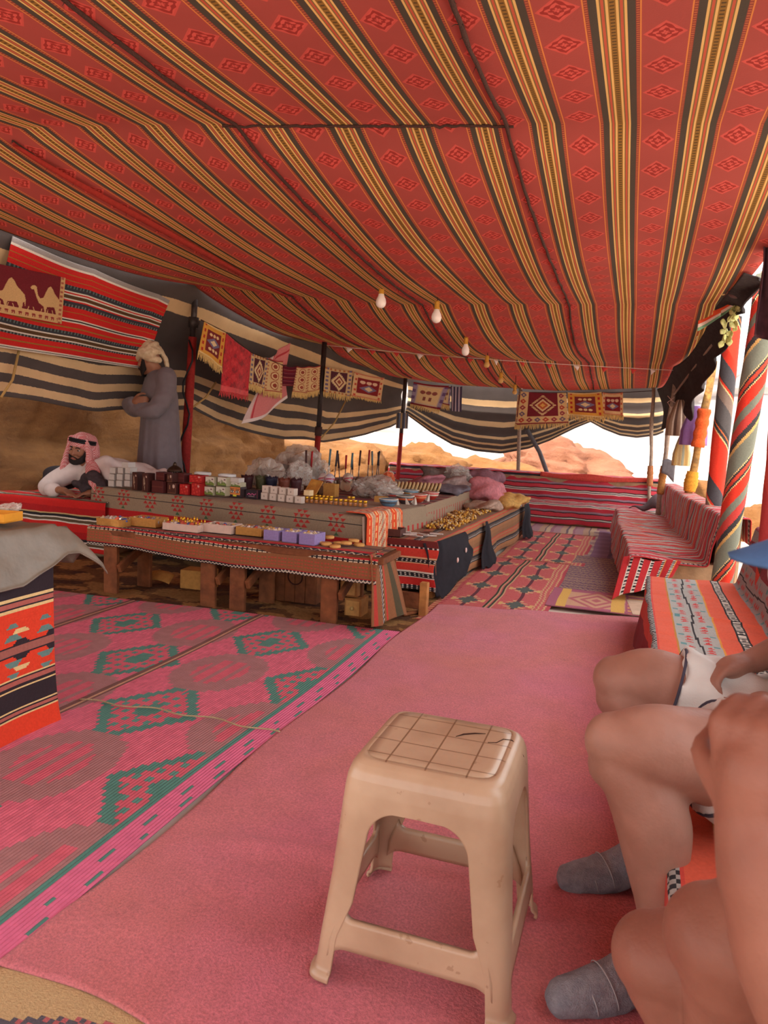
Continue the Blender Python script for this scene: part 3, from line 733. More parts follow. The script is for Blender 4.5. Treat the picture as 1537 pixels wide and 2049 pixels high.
profile_sheet([(-.02, .03), (.02, .29), (.50, .275), (.56, .60), (.72, .60), (.74, .42)], (5.12, 8.62), paintB, 'bench_cloth', 'red striped cloth with black and white bands over the right side bench', 'cloth', seed=21, wr=.009, shape=shapeB, cell=.009)
# corner of that cloth hanging over the near end
nu, nv = 61, 41; U, V = cells(nu, nv, .42, .26)
C = stripes(U, [(.05, RED), (.004, WHT), (.02, BLK), (.004, S(220, 150, 70))]); t = np.mod(U, .078); put(C, (t > .054) & (t < .074) & (np.abs(np.mod(V, .024)-.012) < .006), WHT)
a_, b_ = np.meshgrid(np.linspace(0, 1, nu), np.linspace(0, 1, nv), indexing='ij')
P = np.stack([-.02+.36*a_-.05*b_, 5.14-.05*b_-.10*(1-a_)*b_+.012*np.sin(a_*12)*b_, .285-(.27-.17*a_)*b_+.01*np.sin(a_*9)], -1)
tag(sheet('cloth_end', P, M_cloth, paint=C, thick=.004), 'red and black striped cloth corner hanging off the side bench end', 'cloth')

# far bench across the end
b = empty('stone_bench', (-1.4, 9.2, 0)); tag(b, 'low stone bench across the far end under a red striped cloth', 'bench')
MB().box((0, -.05, .12), (3.3, .4, .23), ch=.02).build('seat', M_stone, b); MB().box((0, .22, .28), (3.4, .12, .56), ch=.02).build('backrest', M_stone, b)
SPEC_F = [(.05, S(186, 54, 66)), (.006, WHT), (.012, S(90, 84, 88)), (.008, WHT), (.012, BLK), (.006, WHT), (.035, S(196, 66, 76)), (.006, WHT), (.008, BLK), (.02, S(150, 120, 130))]
profile_sheet([(8.92, .02), (8.95, .25), (9.30, .255), (9.38, .585), (9.50, .60), (9.56, .40)], (-3.1, .30), lambda Sg, T, tot: stripes(Sg, SPEC_F), 'bench_cloth', 'crimson striped cloth over the far bench below the back wall', 'cloth', axis='x', seed=31, wr=.010, cell=.011)
tag(sheet('cloth_strip', [[(x, 9.42, .60+.008*math.sin(x*9)), (x, 9.36, .60+.01*math.sin(x*9)), (x, 9.345, .55+.025*math.sin(x*3))] for x in np.linspace(-1.1, .22, 50)], mat('red_strip', S(200, 72, 60), .9, .2, 20, .3, 200), thick=.004), 'plain orange-red cloth strip along the top of the far bench back', 'cloth')
# dark mauve blanket thrown in the bench corner
nu, nv = 40, 30; a_, b_ = np.meshgrid(np.linspace(0, 1, nu), np.linspace(0, 1, nv), indexing='ij')
P = np.stack([-.02+.30*a_+.12*b_, 8.62+.35*a_*b_+.1*b_, .30+.27*a_*b_**.6+.02*np.sin(a_*9+b_*4)], -1)
tag(sheet('blanket', P, mat('dark_blanket', S(92, 70, 72), .95, .2, 10, .4, 150), thick=.008), 'dark brown blanket thrown into the corner between the two benches', 'blanket')

# red-covered ledge on the left where the man reclines
b = empty('stone_bench', (-4.35, 4.95, 0)); tag(b, 'low ledge on the left under a red cloth where the man reclines', 'bench')
MB().box((-.1, 0, .2), (1.5, .9, .40), ch=.02).build('seat', M_stone, b)
SPEC_L = [(.06, S(196, 40, 36)), (.008, WHT), (.02, S(92, 76, 56)), (.008, WHT), (.02, BLK), (.008, S(190, 160, 110)), (.05, S(170, 34, 34))]
profile_sheet([(4.46, .03), (4.47, .42), (5.35, .425), (5.38, .3)], (-5.15, -3.66), lambda Sg, T, tot: stripes(Sg+.02, SPEC_L), 'bench_cloth', 'deep red cloth with dark bands over the ledge under the reclining man', 'cloth', axis='x', seed=41, wr=.008, cell=.010)

# ================================================================== STALL TABLES
M_wood = mat('brown_wood', S(132, 78, 44), .75, .25, 9, .3, 50, col2=S(108, 62, 36))
M_wood2 = mat('raw_timber', S(186, 128, 70), .8, .2, 9, .3, 50, col2=S(160, 104, 56))

# long low bench in front
tb = empty('low_bench', (-2.12, 3.74, 0)); tag(tb, 'long low wooden bench in front, under the brown banded cloth', 'bench')
MB().box((0, 0, .375), (1.86, .30, .035), ch=.004).build('top', M_wood, tb)
for lx in (-.80, -.13, .06, .62):
    for ly in (-.115, .13):
        MB().box((lx+(.055 if ly > 0 else 0), ly, .178), (.095, .03, .356), ch=.004).build('leg', M_wood, tb)
    o = MB().box((0, 0, 0), (.025, .30, .05), ch=.003).build('brace', M_wood, tb); o.location = (lx+.07, .0, .22); o.rotation_euler = (R(24), 0, 0)
BR, BR2 = S(136, 88, 56), S(150, 92, 60)
def paint0(Sg, T, tot):
    C = np.empty(Sg.shape+(3,)); C[:] = BR
    s = tot-Sg   # distance up from the hanging front hem
    put(C, (s < .022), BLK); put(C, (s < .022) & (np.abs(s-.011-.006*(2*tri(T, .022)-1)) < .0035), S(196, 180, 160))
    put(C, (s > .022) & (s < .028), S(160, 50, 44))
    for k in (.045, .062, .078): put(C, (np.abs(s-k) < .003) & (np.mod(T, .02) < .012), S(176, 70, 56))
    b1 = (s > .098) & (s < .118); put(C, b1, BLK); put(C, b1 & (np.abs(np.abs(s-.108)-.005) < .003) & (np.mod(T, .03) < .02), S(200, 180, 150))
    put(C, (s > .118) & (s < .135), S(184, 44, 44)); b2 = (s > .135) & (s < .19); put(C, b2, BLK)
    put(C, b2 & (np.abs(np.abs(s-.162)+np.abs(np.mod(T, .05)-.025)-.018) < .004), S(200, 180, 150)); put(C, (s > .19) & (s < .21), S(184, 44, 44))
    put(C, (s > .27) & (s < .33), S(96, 60, 46)); return C
def shape0(X, Y, Z, Sg, T, tot, Ln):
    fr = np.clip((Sg-.32)/.14, 0, 1); f = T/Ln
    Z = Z - fr*(.045*f) + .008*np.sin(f*7+1)*fr; X = X + fr*.012*np.sin(T*6)
    return X, Y, Z
profile_sheet([(3.90, .30), (3.895, .402), (3.585, .402), (3.575, .285)], (-3.06, -1.22), paint0, 'bench_cloth', 'brown banded cloth over the long low bench in front', 'cloth', axis='x', seed=51, wr=.004, cell=.0055, shape=shape0)
# the cloth's end hanging to the floor at the right end of the bench
nu, nv = 66, 84; U, V = cells(nu, nv, .33, .44)
C = np.empty(U.shape+(3,)); C[:] = BR; put(C, np.abs(U-.02) < .012, S(176, 60, 50)); put(C, (U > .10) & (U < .135), BLK); put(C, (U > .10) & (U < .135) & (np.abs(np.mod(V+U, .03)-.015) < .005), WHT)
put(C, (U > .15) & (U < .16), S(190, 60, 50)); put(C, (U > .2) & (U < .24), S(80, 70, 50)); put(C, (np.mod(U, .028) < .004) & (U > .24), S(182, 80, 60)); put(C, (U > .06) & (U < .066) & (np.mod(V, .02) < .01), S(190, 70, 50))
a_, b_ = np.meshgrid(np.linspace(0, 1, nu), np.linspace(0, 1, nv), indexing='ij')
fold = np.sin(a_*11)*.022*b_
P = np.stack([-1.27+.05*b_**.5+.10*b_*a_+fold*.6, 3.575+.32*a_-.05*b_*(1-a_)+fold, .405-.375*np.clip(b_-.03, 0, 1)-.01*np.sin(a_*7)*b_], -1)
tag(sheet('cloth_end', P, M_cloth, paint=C, thick=.004), 'brown cloth end hanging to the floor at the right end of the low bench', 'cloth')

# main display table
def table(name, x0, x1, y0, y1, h, label, legs, mt):
    t = empty(name, ((x0+x1)/2, (y0+y1)/2, 0)); tag(t, label, 'table')
    MB().box((0, 0, h-.02), (x1-x0, y1-y0, .035), ch=.004).build('top', mt, t)
    for (lx, ly) in legs: MB().box((lx*(x1-x0)/2, ly*(y1-y0)/2, (h-.04)/2), (.06, .06, h-.04), ch=.004).build('leg', mt, t)
    return t
LG = [(-.95, -.9), (.95, -.9), (-.95, .9), (.95, .9), (0, -.9), (0, .9)]
t1 = empty('display_table', (-2.62, 4.80, 0), R(-9.5)); tag(t1, 'long display table under the grey cloth with red triangles', 'table')
def t1back(lx): return .27 + .165*lx          # the back edge runs square to the tent
MB().add([(sx*1.17, yy, z) for z in (.485, .52) for sx, yy in ((-1, -.43), (1, -.43), (1, t1back(1.17)), (-1, t1back(-1.17)))], [(0, 3, 2, 1), (4, 5, 6, 7), (0, 1, 5, 4), (1, 2, 6, 5), (2, 3, 7, 6), (3, 0, 4, 7)]).build('top', M_wood, t1)
for lx in (-1.11, 0, 1.11):
    for ly in (-.39, t1back(lx)-.05): MB().box((lx, ly, .24), (.06, .06, .48), ch=.004).build('leg', M_wood, t1)
GR1 = S(150, 128, 104)
def paint1(Sg, T, tot):
    C = np.empty(Sg.shape+(3,)); C[:] = GR1
    put(C, rng.random(Sg.shape) < .2, np.array(GR1)*.93)
    s = tot-Sg                                           # up from the front hem
    put(C, s < .225, S(178, 36, 36)); put(C, s < .014, S(60, 40, 40))
    c0 = .318; q = s-c0; p_ = np.mod(T+.05, .262)-.131
    put(C, np.abs(q) < .0035, BLK)
    rdm = S(170, 52, 46); gnm = S(70, 100, 66)
    for row, cols in ((.012, (-.044, 0, .044)), (.040, (-.022, .022)), (.068, (0,))):
        for sg in (1, -1):
            for c in cols:
                hq = sg*q-row+.008; hw = hq*.86
                put(C, (np.abs(p_-c) < hw) & (hq > 0) & (hq < .025), gnm if row > .06 else rdm)
    put(C, (tot-s) < .02, S(120, 40, 40)); return C
def shape1(X, Y, Z, Sg, T, tot, Ln):
    # local frame rotated with the table
    cx, cy, a = -2.62, 4.80, R(-9.5)
    lx, ly = Y, -.44+(X+.44)*np.where(X > -.44, (t1back(Y)+.45)/.57, 1.0)   # axis='x': X holds the cross position, Y the length position
    gx = cx+lx*math.cos(a)-ly*math.sin(a); gy = cy+lx*math.sin(a)+ly*math.cos(a)
    fr = np.clip((Sg-.7)/.3, 0, 1); gy = gy - .012*fr*np.sin(T*5); Z = Z - .03*fr*np.sin(T/Ln*PI)*0
    return gy, gx, Z
profile_sheet([(.13, .35), (.13, .525), (-.44, .525), (-.455, .155)], (-1.18, 1.18), paint1, 'tablecloth', 'grey-brown cloth with rows of red triangles over the display table', 'tablecloth', axis='x', seed=61, wr=.004, cell=.005, shape=shape1)
# right-hand end drop of that cloth
nu, nv = 66, 50; U, V = cells(nu, nv, .85, .30); C = np.empty(U.shape+(3,)); C[:] = GR1; put(C, V > .24, S(178, 36, 36)); put(C, (np.mod(U, .07) < .03) & (np.abs(V-.12) < .02), S(176, 56, 50)); put(C, U < .02, S(170, 140, 120))
a_, b_ = np.meshgrid(np.linspace(0, 1, nu), np.linspace(0, 1, nv), indexing='ij'); lx = 1.185+.02*b_+.006*np.sin(a_*20)*b_; ly = -.455+.91*a_; aa = R(-9.5)
P = np.stack([-2.62+lx*math.cos(aa)-ly*math.sin(aa), 4.80+lx*math.sin(aa)+ly*math.cos(aa), .527-.34*b_], -1)
tag(sheet('cloth_end', P, M_cloth, paint=C, thick=.004), 'grey end drop of the red triangle tablecloth beside the low stall', 'cloth')
# orange striped runner hanging over that end
nu, nv = 70, 60; U, V = cells(nu, nv, .46, .24)
C = stripes(U, [(.045, S(220, 82, 44)), (.02, S(214, 180, 140)), (.02, S(176, 150, 124)), (.02, S(214, 180, 140))]); put(C, (np.mod(U, .105) > .05) & (np.mod(U+V*.8, .03) < .009), S(190, 90, 60)); put(C, (np.abs(np.mod(U, .105)-.022) < .004) & (np.mod(V, .03) < .02), S(236, 190, 120))
a_, b_ = np.meshgrid(np.linspace(0, 1, nu), np.linspace(0, 1, nv), indexing='ij'); lx = 1.06+.15*np.clip(b_*2.2, 0, 1)+.012*np.sin(a_*17)*b_; ly = -.44+.46*a_+.05*b_*a_
P = np.stack([-2.62+lx*math.cos(aa)-ly*math.sin(aa), 4.80+lx*math.sin(aa)+ly*math.cos(aa), .545-.235*np.clip(b_-.4, 0, 1)/.6-.01*np.sin(a_*15)*b_], -1)
tag(sheet('table_runner', P, M_cloth, paint=C, thick=.004), 'orange and beige striped runner hanging over the display table corner', 'cloth')

# table behind, deeper, carrying bags and slippers
table('display_table', -2.95, -1.46, 5.06, 7.55, .50, 'deep display table behind, heaped with slippers and bagged scarves', LG, M_wood)
P = rug_grid(-3.0, -1.43, 5.02, 7.6, 60, 80, .508, .006, 9, .006)
U, V = cells(60, 80, 1.4, 2.3); C = stripes(V, [(.1, S(130, 50, 48)), (.04, S(90, 60, 54)), (.06, S(150, 110, 84))])
tag(sheet('tablecloth', P, M_cloth, paint=C, thick=.004), 'dull red cloth under the heaped goods on the deep table', 'tablecloth')
nu, nv = 120, 40; U, V = cells(nu, nv, 2.3, .2); C = np.empty(U.shape+(3,)); C[:] = S(158, 132, 106); put(C, (np.mod(U, .075) < .045) & (np.abs(V-.09) < .035) & (np.abs(np.mod(U, .075)-.022) < .004+.2*np.abs(V-.09)), S(176, 58, 52))
a_, b_ = np.meshgrid(np.linspace(0, 1, nu), np.linspace(0, 1, nv), indexing='ij')
P = np.stack([-1.425+.012*b_+.005*np.sin(a_*40)*b_, 5.2+2.4*a_, .515-.22*b_], -1)
tag(sheet('cloth_end', P, M_cloth, paint=C, thick=.004), 'grey cloth drop with red figures along the deep table above the low stall', 'cloth')

# low stall along the aisle
table('low_stall', -1.58, -1.15, 4.44, 7.62, .36, 'low stall table along the aisle with brown striped sides', [(-.9, -.97), (.9, -.97), (-.9, .97), (.9, .97), (.9, 0), (-.9, 0)], M_wood2)
def paint2(Sg, T, tot):
    s = tot-Sg; SP = [(.03, S(150, 104, 68)), (.006, S(190, 62, 54)), (.02, S(166, 112, 72)), (.012, BLK), (.006, S(150, 140, 130)), (.012, S(96, 84, 76)), (.006, S(150, 140, 130)), (.010, BLK), (.028, S(160, 108, 70)), (.006, S(196, 66, 54)), (.02, S(166, 116, 76)), (.006, S(196, 66, 54)), (.03, S(140, 98, 66))]
    return stripes(s, SP)
def shape2(X, Y, Z, Sg, T, tot, Ln):
    f = T/Ln; sd = np.clip((Sg-.5)/.34, 0, 1)
    X = X + .10*f*np.clip((Sg-.2)/.3, 0, 1) + sd*.022*np.sin(T*5.5)
    return X, Y, Z
profile_sheet([(-1.585, .372), (-1.135, .372), (-1.115, .03)], (4.44, 7.66), paint2, 'tablecloth', 'brown striped cloth over the low stall facing the aisle', 'tablecloth', seed=71, wr=.004, cell=.008, shape=shape2)
nu, nv = 90, 60; U, V = cells(nu, nv, .5, .34)
C = stripes(V, [(.045, S(110, 44, 40)), (.012, BLK), (.06, S(204, 66, 52)), (.01, S(220, 170, 130)), (.026, BLK), (.008, S(220, 170, 130)), (.055, S(204, 66, 52)), (.008, WHT), (.03, BLK), (.008, WHT), (.05, S(196, 50, 44)), (.028, BLK)])
bl = (C[..., 0] < .05); put(C, bl & (np.abs(np.mod(U, .03)-.015) < .006) & (np.mod(V, .012) < .007), WHT)
a_, b_ = np.meshgrid(np.linspace(0, 1, nu), np.linspace(0, 1, nv), indexing='ij')
P = np.stack([-1.63+.51*a_+.012*np.sin(b_*8), 4.425-.02*b_+.012*np.sin(a_*11)*b_, .375-.31*b_], -1)
tag(sheet('cloth_end', P, M_cloth, paint=C, thick=.004), 'red, black and white banded cloth end facing the camera on the low stall', 'cloth')
# black cloths pinned over the stall edge
def fan(name, pts_top, pts_bot, label, seed):
    n = 40; P = []
    for i in range(n):
        t = i/(n-1); a = np.array([np.interp(t, np.linspace(0, 1, len(pts_top)), [q[k] for q in pts_top]) for k in range(3)]); b = np.array([np.interp(t, np.linspace(0, 1, len(pts_bot)), [q[k] for q in pts_bot]) for k in range(3)])
        row = []
        for j in range(30):
            s_ = j/29; p_ = a*(1-s_)+b*s_; p_ = p_ + np.array([.014*math.sin(t*8+seed)*s_+.008*math.sin(s_*7), .006*math.sin(t*21+seed)*s_, .008*math.sin(t*25)*s_]); row.append(p_)
        P.append(row)
    return tag(sheet(name, P, M_blk2, thick=.003), label, 'cloth')
M_blk2 = mat('black_cotton', S(40, 36, 40), .9, .15, 10, .2, 200, spec=.2)
o = fan('black_cloth', [(-1.21, 4.41, .36), (-1.12, 4.50, .375), (-1.09, 4.78, .378), (-1.085, 5.05, .37)], [(-1.12, 4.40, .03), (-1.06, 4.48, .02), (-1.0, 4.72, .13), (-1.02, 5.00, .26)], 'large black cloth fanned over the near corner of the low stall', 1)
for (y, z) in ((4.62, .24), (4.86, .27), (4.90, .20)):
    MB().ball((-1.03, y, z), (.008, .012, .018), 8, 6).build('bead', mat('pale_bead', S(226, 190, 180), .4), o)
fan('black_cloth', [(-1.07, 5.72, .37), (-1.068, 5.74, .37), (-1.066, 5.77, .37)], [(-1.05, 5.48, .03), (-1.0, 5.70, .02), (-1.03, 6.08, .05)], 'narrow black cloth hanging midway along the low stall', 2)
fan('black_cloth', [(-1.00, 7.36, .37), (-.995, 7.48, .37), (-.99, 7.58, .37)], [(-.99, 7.28, .05), (-.94, 7.45, .03), (-.93, 7.72, .05)], 'black cloth hanging at the far end of the low stall', 3)

# ================================================================== PLASTIC STOOL
m, nt, out = nmat('beige_plastic')
tc = nt.nodes.new('ShaderNodeTexCoord'); sp = nt.nodes.new('ShaderNodeSeparateXYZ'); nt.links.new(tc.outputs['Object'], sp.inputs[0])
def gl(c, per, off):
    return math_(nt, 'SUBTRACT', 0.5, math_(nt, 'ABSOLUTE', math_(nt, 'SUBTRACT', math_(nt, 'FRACT', math_(nt, 'ADD', math_(nt, 'MULTIPLY', c, 1/per), off+20)), 0.5)))
gx = math_(nt, 'LESS_THAN', gl(sp.outputs[0], .0745, 0.0), .0016/.0745); gy = math_(nt, 'LESS_THAN', gl(sp.outputs[1], .064, .5), .0016/.064)
r2 = math_(nt, 'ADD', math_(nt, 'POWER', math_(nt, 'ABSOLUTE', math_(nt, 'MULTIPLY', sp.outputs[0], 1/.128)), 5.0), math_(nt, 'POWER', math_(nt, 'ABSOLUTE', math_(nt, 'MULTIPLY', sp.outputs[1], 1/.128)), 5.0))
top = math_(nt, 'MULTIPLY', math_(nt, 'LESS_THAN', r2, 1.0), math_(nt, 'GREATER_THAN', sp.outputs[2], .418))
rim = math_(nt, 'MULTIPLY', math_(nt, 'MULTIPLY', math_(nt, 'GREATER_THAN', r2, .93), math_(nt, 'LESS_THAN', r2, 1.03)), math_(nt, 'GREATER_THAN', sp.outputs[2], .418))
groove = math_(nt, 'MULTIPLY', math_(nt, 'MAXIMUM', gx, gy), top)
n1 = N(nt, 'ShaderNodeTexNoise', Scale=5.0, Detail=6.0); n2 = N(nt, 'ShaderNodeTexNoise', Scale=38.0, Detail=4.0)
nt.links.new(tc.outputs['Object'], n1.inputs['Vector']); nt.links.new(tc.outputs['Object'], n2.inputs['Vector'])
r = nt.nodes.new('ShaderNodeValToRGB'); e = r.color_ramp.elements; e[0].position = .36; e[0].color = (*S(166, 132, 104), 1); e[1].position = .6; e[1].color = (*S(188, 156, 126), 1); nt.links.new(n1.outputs['Fac'], r.inputs[0])
spk = math_(nt, 'GREATER_THAN', n2.outputs['Fac'], .70)
base = mixc(nt, math_(nt, 'MULTIPLY', spk, .45), r.outputs[0], S(140, 98, 66)); base = mixc(nt, math_(nt, 'MULTIPLY', groove, .8), base, S(112, 76, 48)); base = mixc(nt, math_(nt, 'MULTIPLY', rim, .25), base, S(150, 108, 72))
p = nt.nodes.new('ShaderNodeBsdfPrincipled'); p.inputs['Roughness'].default_value = .36; p.inputs['Specular IOR Level'].default_value = .5; p.inputs['Subsurface Weight'].default_value = .08; p.inputs['Subsurface Radius'].default_value = (.02, .012, .006)
nt.links.new(base, p.inputs['Base Color']); nt.links.new(p.outputs[0], out.inputs[0]); M_plast = m

def rsq(s, ang, e=5.0):
    c, d_ = math.cos(ang), math.sin(ang); k = (abs(c)**e+abs(d_)**e)**(-1/e); return s*k*c, s*k*d_
STZ = [(.0, .190), (.005, .1925), (.014, .1915), (.018, .186), (.022, .1835), (.10, .1765), (.20, .1675), (.29, .160), (.37, .1535), (.395, .150), (.41, .145), (.421, .138), (.427, .130), (.430, .120)]
def st_s(z): return float(np.interp(z, [q[0] for q in STZ], [q[1] for q in STZ]))
stool = empty('plastic_stool', (-.320, 1.395, .019)); tag(stool, 'beige moulded plastic stool with a scored square seat on the pink carpet', 'stool')
stool.scale = (1.035, 1.03, 1.0)
# seat top: rounded square disc
mb = MB(); n = 96; rings = [(.4300, 1.0), (.4300, .85), (.4295, .6), (.4292, .3)]
vs = []; fs = []
for z, k in rings:
    for j in range(n): x, y = rsq(.1205*k, 2*PI*j/n+PI/4, 9.0 if k == 1 else 7.0); vs.append((x, y, z))
for i in range(len(rings)-1):
    for j in range(n): fs.append((i*n+j, i*n+(j+1) % n, (i+1)*n+(j+1) % n, (i+1)*n+j))
fs.append(tuple((len(rings)-1)*n+j for j in range(n)))
seat_ = o = mb.add(vs, fs, True).build('seat', M_plast, stool); md = o.modifiers.new('t', 'SOLIDIFY'); md.thickness = .005; md.offset = -1
def half_open(z):   # half width of the side opening at height z
    za, rr = .345, .05; W = np.interp(z, [0, .09, .16, .345], [.146, .138, .112, .086])
    if z >= za: return 0.0
    if z > za-rr: k = (z-(za-rr))/rr; return max(0.0, W-rr*(1-math.sqrt(max(0, 1-k*k))))if k < .985 else (W-rr)*max(0, (1-k)/.015)
    return W
zs = sorted(set([q[0] for q in STZ] + list(np.linspace(.02, .29, 30)) + list(np.linspace(.29, .344, 26)) + [.3443, .3449, .3451] + list(np.linspace(.35, .42, 12))))
def leg_sheet(q):
    rows = []; m_ = 36
    for z in zs:
        s_ = st_s(z); w_ = half_open(z); row = []
        # path from side q at offset +w to side q+1 at offset -w around the corner
        a0 = math.atan2(max(w_, 1e-5), s_); a1 = PI/2-a0
        for k in range(m_+1):
            t = k/m_; ang = a0+(a1-a0)*t
            x, y = rsq(s_, ang, 9.0+5*max(0, .2-z)/.2); row.append((x, y, z))
        rows.append(row)
    P = np.array(rows).transpose(1, 0, 2); ca, sa = math.cos(q*PI/2), math.sin(q*PI/2)
    Q = P.copy(); Q[..., 0] = P[..., 0]*ca-P[..., 1]*sa; Q[..., 1] = P[..., 0]*sa+P[..., 1]*ca
    return Q
def quarter(q, lo, hi):
    Q = leg_sheet(q); k = [i for i, z in enumerate(zs) if lo-1e-9 <= z <= hi+1e-9]; return Q[:, k]
bm = bmesh.new()
for q in range(4):
    Q = leg_sheet(q); vv = [[bm.verts.new(Q[i, j]) for j in range(Q.shape[1])] for i in range(Q.shape[0])]
    for i in range(Q.shape[0]-1):
        for j in range(Q.shape[1]-1): bm.faces.new((vv[i][j], vv[i][j+1], vv[i+1][j+1], vv[i+1][j]))
bmesh.ops.remove_doubles(bm, verts=bm.verts, dist=2e-4); bmesh.ops.recalc_face_normals(bm, faces=bm.faces)
if sum((f.normal.x*f.calc_center_median().x+f.normal.y*f.calc_center_median().y) for f in bm.faces) < 0: bmesh.ops.reverse_faces(bm, faces=bm.faces)
src = bpy.data.meshes.new('shell'); bm.to_mesh(src); bm.free(); so_ = bpy.data.objects.new('shell', src); COL.objects.link(so_); md = so_.modifiers.new('t', 'SOLIDIFY'); md.thickness = .006; md.offset = -1
dg = bpy.context.evaluated_depsgraph_get(); dg.update(); full = bpy.data.meshes.new_from_object(so_.evaluated_get(dg)); bpy.data.objects.remove(so_)
for f in full.polygons: f.use_smooth = True
VN = [tuple(v.normal) for v in full.vertices]; VC = [tuple(v.co) for v in full.vertices]
groups = {k: [] for k in range(5)}
for f in full.polygons:
    c = f.center; groups[4 if c.z > .29 else (0 if c.x > 0 and c.y > 0 else 1 if c.y > 0 else 2 if c.x < 0 else 3)].append(tuple(f.vertices))
for k, fl in groups.items():
    ids = sorted({i for f in fl for i in f}); mp = {i: n_ for n_, i in enumerate(ids)}
    me = bpy.data.meshes.new('leg'); me.from_pydata([VC[i] for i in ids], [], [tuple(mp[i] for i in f) for f in fl]); me.polygons.foreach_set('use_smooth', [True]*len(fl)); me.update()
    me.normals_split_custom_set_from_vertices([VN[i] for i in ids]); link('apron' if k == 4 else 'leg', me, M_plast, stool)
for q in range(4):
    rows = []
    for k in range(41):
        t = -1+2*k/40; fil = .022*max(0, (abs(t)-.78)/.22)**2.2
        zt, zb = .128+fil, .070-fil*.9; row = []
        for i in range(7):
            z = zb+(zt-zb)*i/6; s_ = st_s(z)-.0015; row.append((s_, t*(half_open(min(z, .16))+.012), z))
        rows.append(row)
    P = np.array(rows); ca, sa = math.cos(q*PI/2), math.sin(q*PI/2); Q = P.copy(); Q[..., 0] = P[..., 0]*ca-P[..., 1]*sa; Q[..., 1] = P[..., 0]*sa+P[..., 1]*ca
    sheet('stretcher', Q, M_plast, parent=stool, thick=.010, off=-1)
M_crack = mat('dark_crack', S(60, 34, 24), .9, 0)
MB().tube([(.018, .036, .430), (.03, .052, .4303), (.05, .066, .4303), (.07, .074, .4303)], [.0005, .0018, .0016, .0005], 6).build('crack', M_crack, seat_)
MB().tube([(.082, .034, .4303), (.098, .040, .4303), (.108, .062, .4303), (.124, .066, .4295), (.136, .066, .420), (.1465, .068, .400), (.150, .085, .375), (.151, .100, .36)], [.0006, .0010, .0012, .0014, .0020, .0026, .0030, .0008], 6).build('crack', M_crack, seat_)

# ================================================================== POLES
M_metal = mat('dark_metal', S(70, 60, 58), .5, .2, 20, metal=.6)
M_redpole = mat('red_wrapped', S(150, 40, 34), .8, .25, 14, .3, 90)
M_greyp = mat('weathered_wood', S(150, 128, 112), .85, .25, 14, .4, 60)
def lerp3(a, b, t): return tuple(a[k]+(b[k]-a[k])*t for k in range(3))
def at_z(a, b, z):
    t = (z-a[2])/(b[2]-a[2]); return (a[0]+(b[0]-a[0])*t, a[1]+(b[1]-a[1])*t, z)
def pole(name, a, b, r, mt, label, z0=-.01, z1=None):
    """pole through points a (low) and b (high)"""
    z1 = z1 or b[2]; root = empty(name, at_z(a, b, 0)); root.location.z = 0; tag(root, label, 'pole')
    o = root.location
    def rel(p_): return tuple(Vector(p_)-o)
    return root, rel
def wrap_tube(a, b, r0, r1, paintf, name, parent, rel, nu=61, cell=.0045, lump=.06, seed=0):
    Ln = math.dist(a, b); nv = int(Ln/cell)+2; P = np.zeros((nu, nv, 3)); d_ = (Vector(b)-Vector(a)).normalized(); e1 = d_.cross(Vector((0, 1, 0))).normalized(); e2 = d_.cross(e1)
    for j in range(nv):
        t = j/(nv-1); c = Vector(lerp3(a, b, t)); rr = r0+(r1-r0)*t
        for i in range(nu):
            an = 2*PI*i/(nu-1); k = 1+lump*mnoise.noise(Vector((math.cos(an)*1.5+seed, math.sin(an)*1.5, t*Ln*6)))
            P[i, j] = rel(c + e1*math.cos(an)*rr*k + e2*math.sin(an)*rr*k)
    U, V = cells(nu, nv, 1.0, Ln)
    return sheet(name, P, M_cloth, paint=paintf(U, V), parent=parent)

# left front pole: red lower part, dark metal upper tube with a clamp
a, b = (-3.837,5.750,0.603), (-3.755,5.750,2.249)
root, rel = pole('tent_pole', a, b, .03, None, 'tent pole wrapped in red below and bare metal above, right behind the standing man')
j = at_z(a, b, 1.78); MB().tube([rel(at_z(a, b, -.01)), rel(at_z(a, b, .9)), rel(j)], [.046, .042, .036], 14).build('lower_pole', M_redpole, root)
MB().tube([rel(j), rel(at_z(a, b, 2.18))], .026, 12).build('upper_tube', M_metal, root)
c = MB(); c.tube([rel(at_z(a, b, 1.86)), rel(at_z(a, b, 1.95))], .045, 12); c.box(rel((j[0]+.05, j[1]-.01, 1.90)), (.03, .02, .03)); c.build('clamp', M_metal, root)
MB().tube([rel((q_[0]+.045*math.cos(k*1.1), q_[1]-.045, q_[2])) for k, q_ in enumerate([at_z(a, b, z) for z in np.linspace(.55, 1.75, 14)])], .008, 6).build('cable', mat('black_cable', S(30, 28, 30), .5), root)
# second pole
a, b = (-3.321,7.500,0.731), (-3.275,7.500,1.974)
root, rel = pole('tent_pole', a, b, .03, None, 'slim tent pole between the hanging rugs, red at its foot')
j = at_z(a, b, .98); MB().tube([rel(at_z(a, b, -.01)), rel(j)], .032, 12).build('lower_pole', M_redpole, root)
MB().tube([rel(j), rel(at_z(a, b, 1.97))], .028, 12).build('upper_tube', M_metal, root)
MB().tube([rel(at_z(a, b, .94)), rel(at_z(a, b, 1.04))], .042, 8).build('binding', M_rope, root)
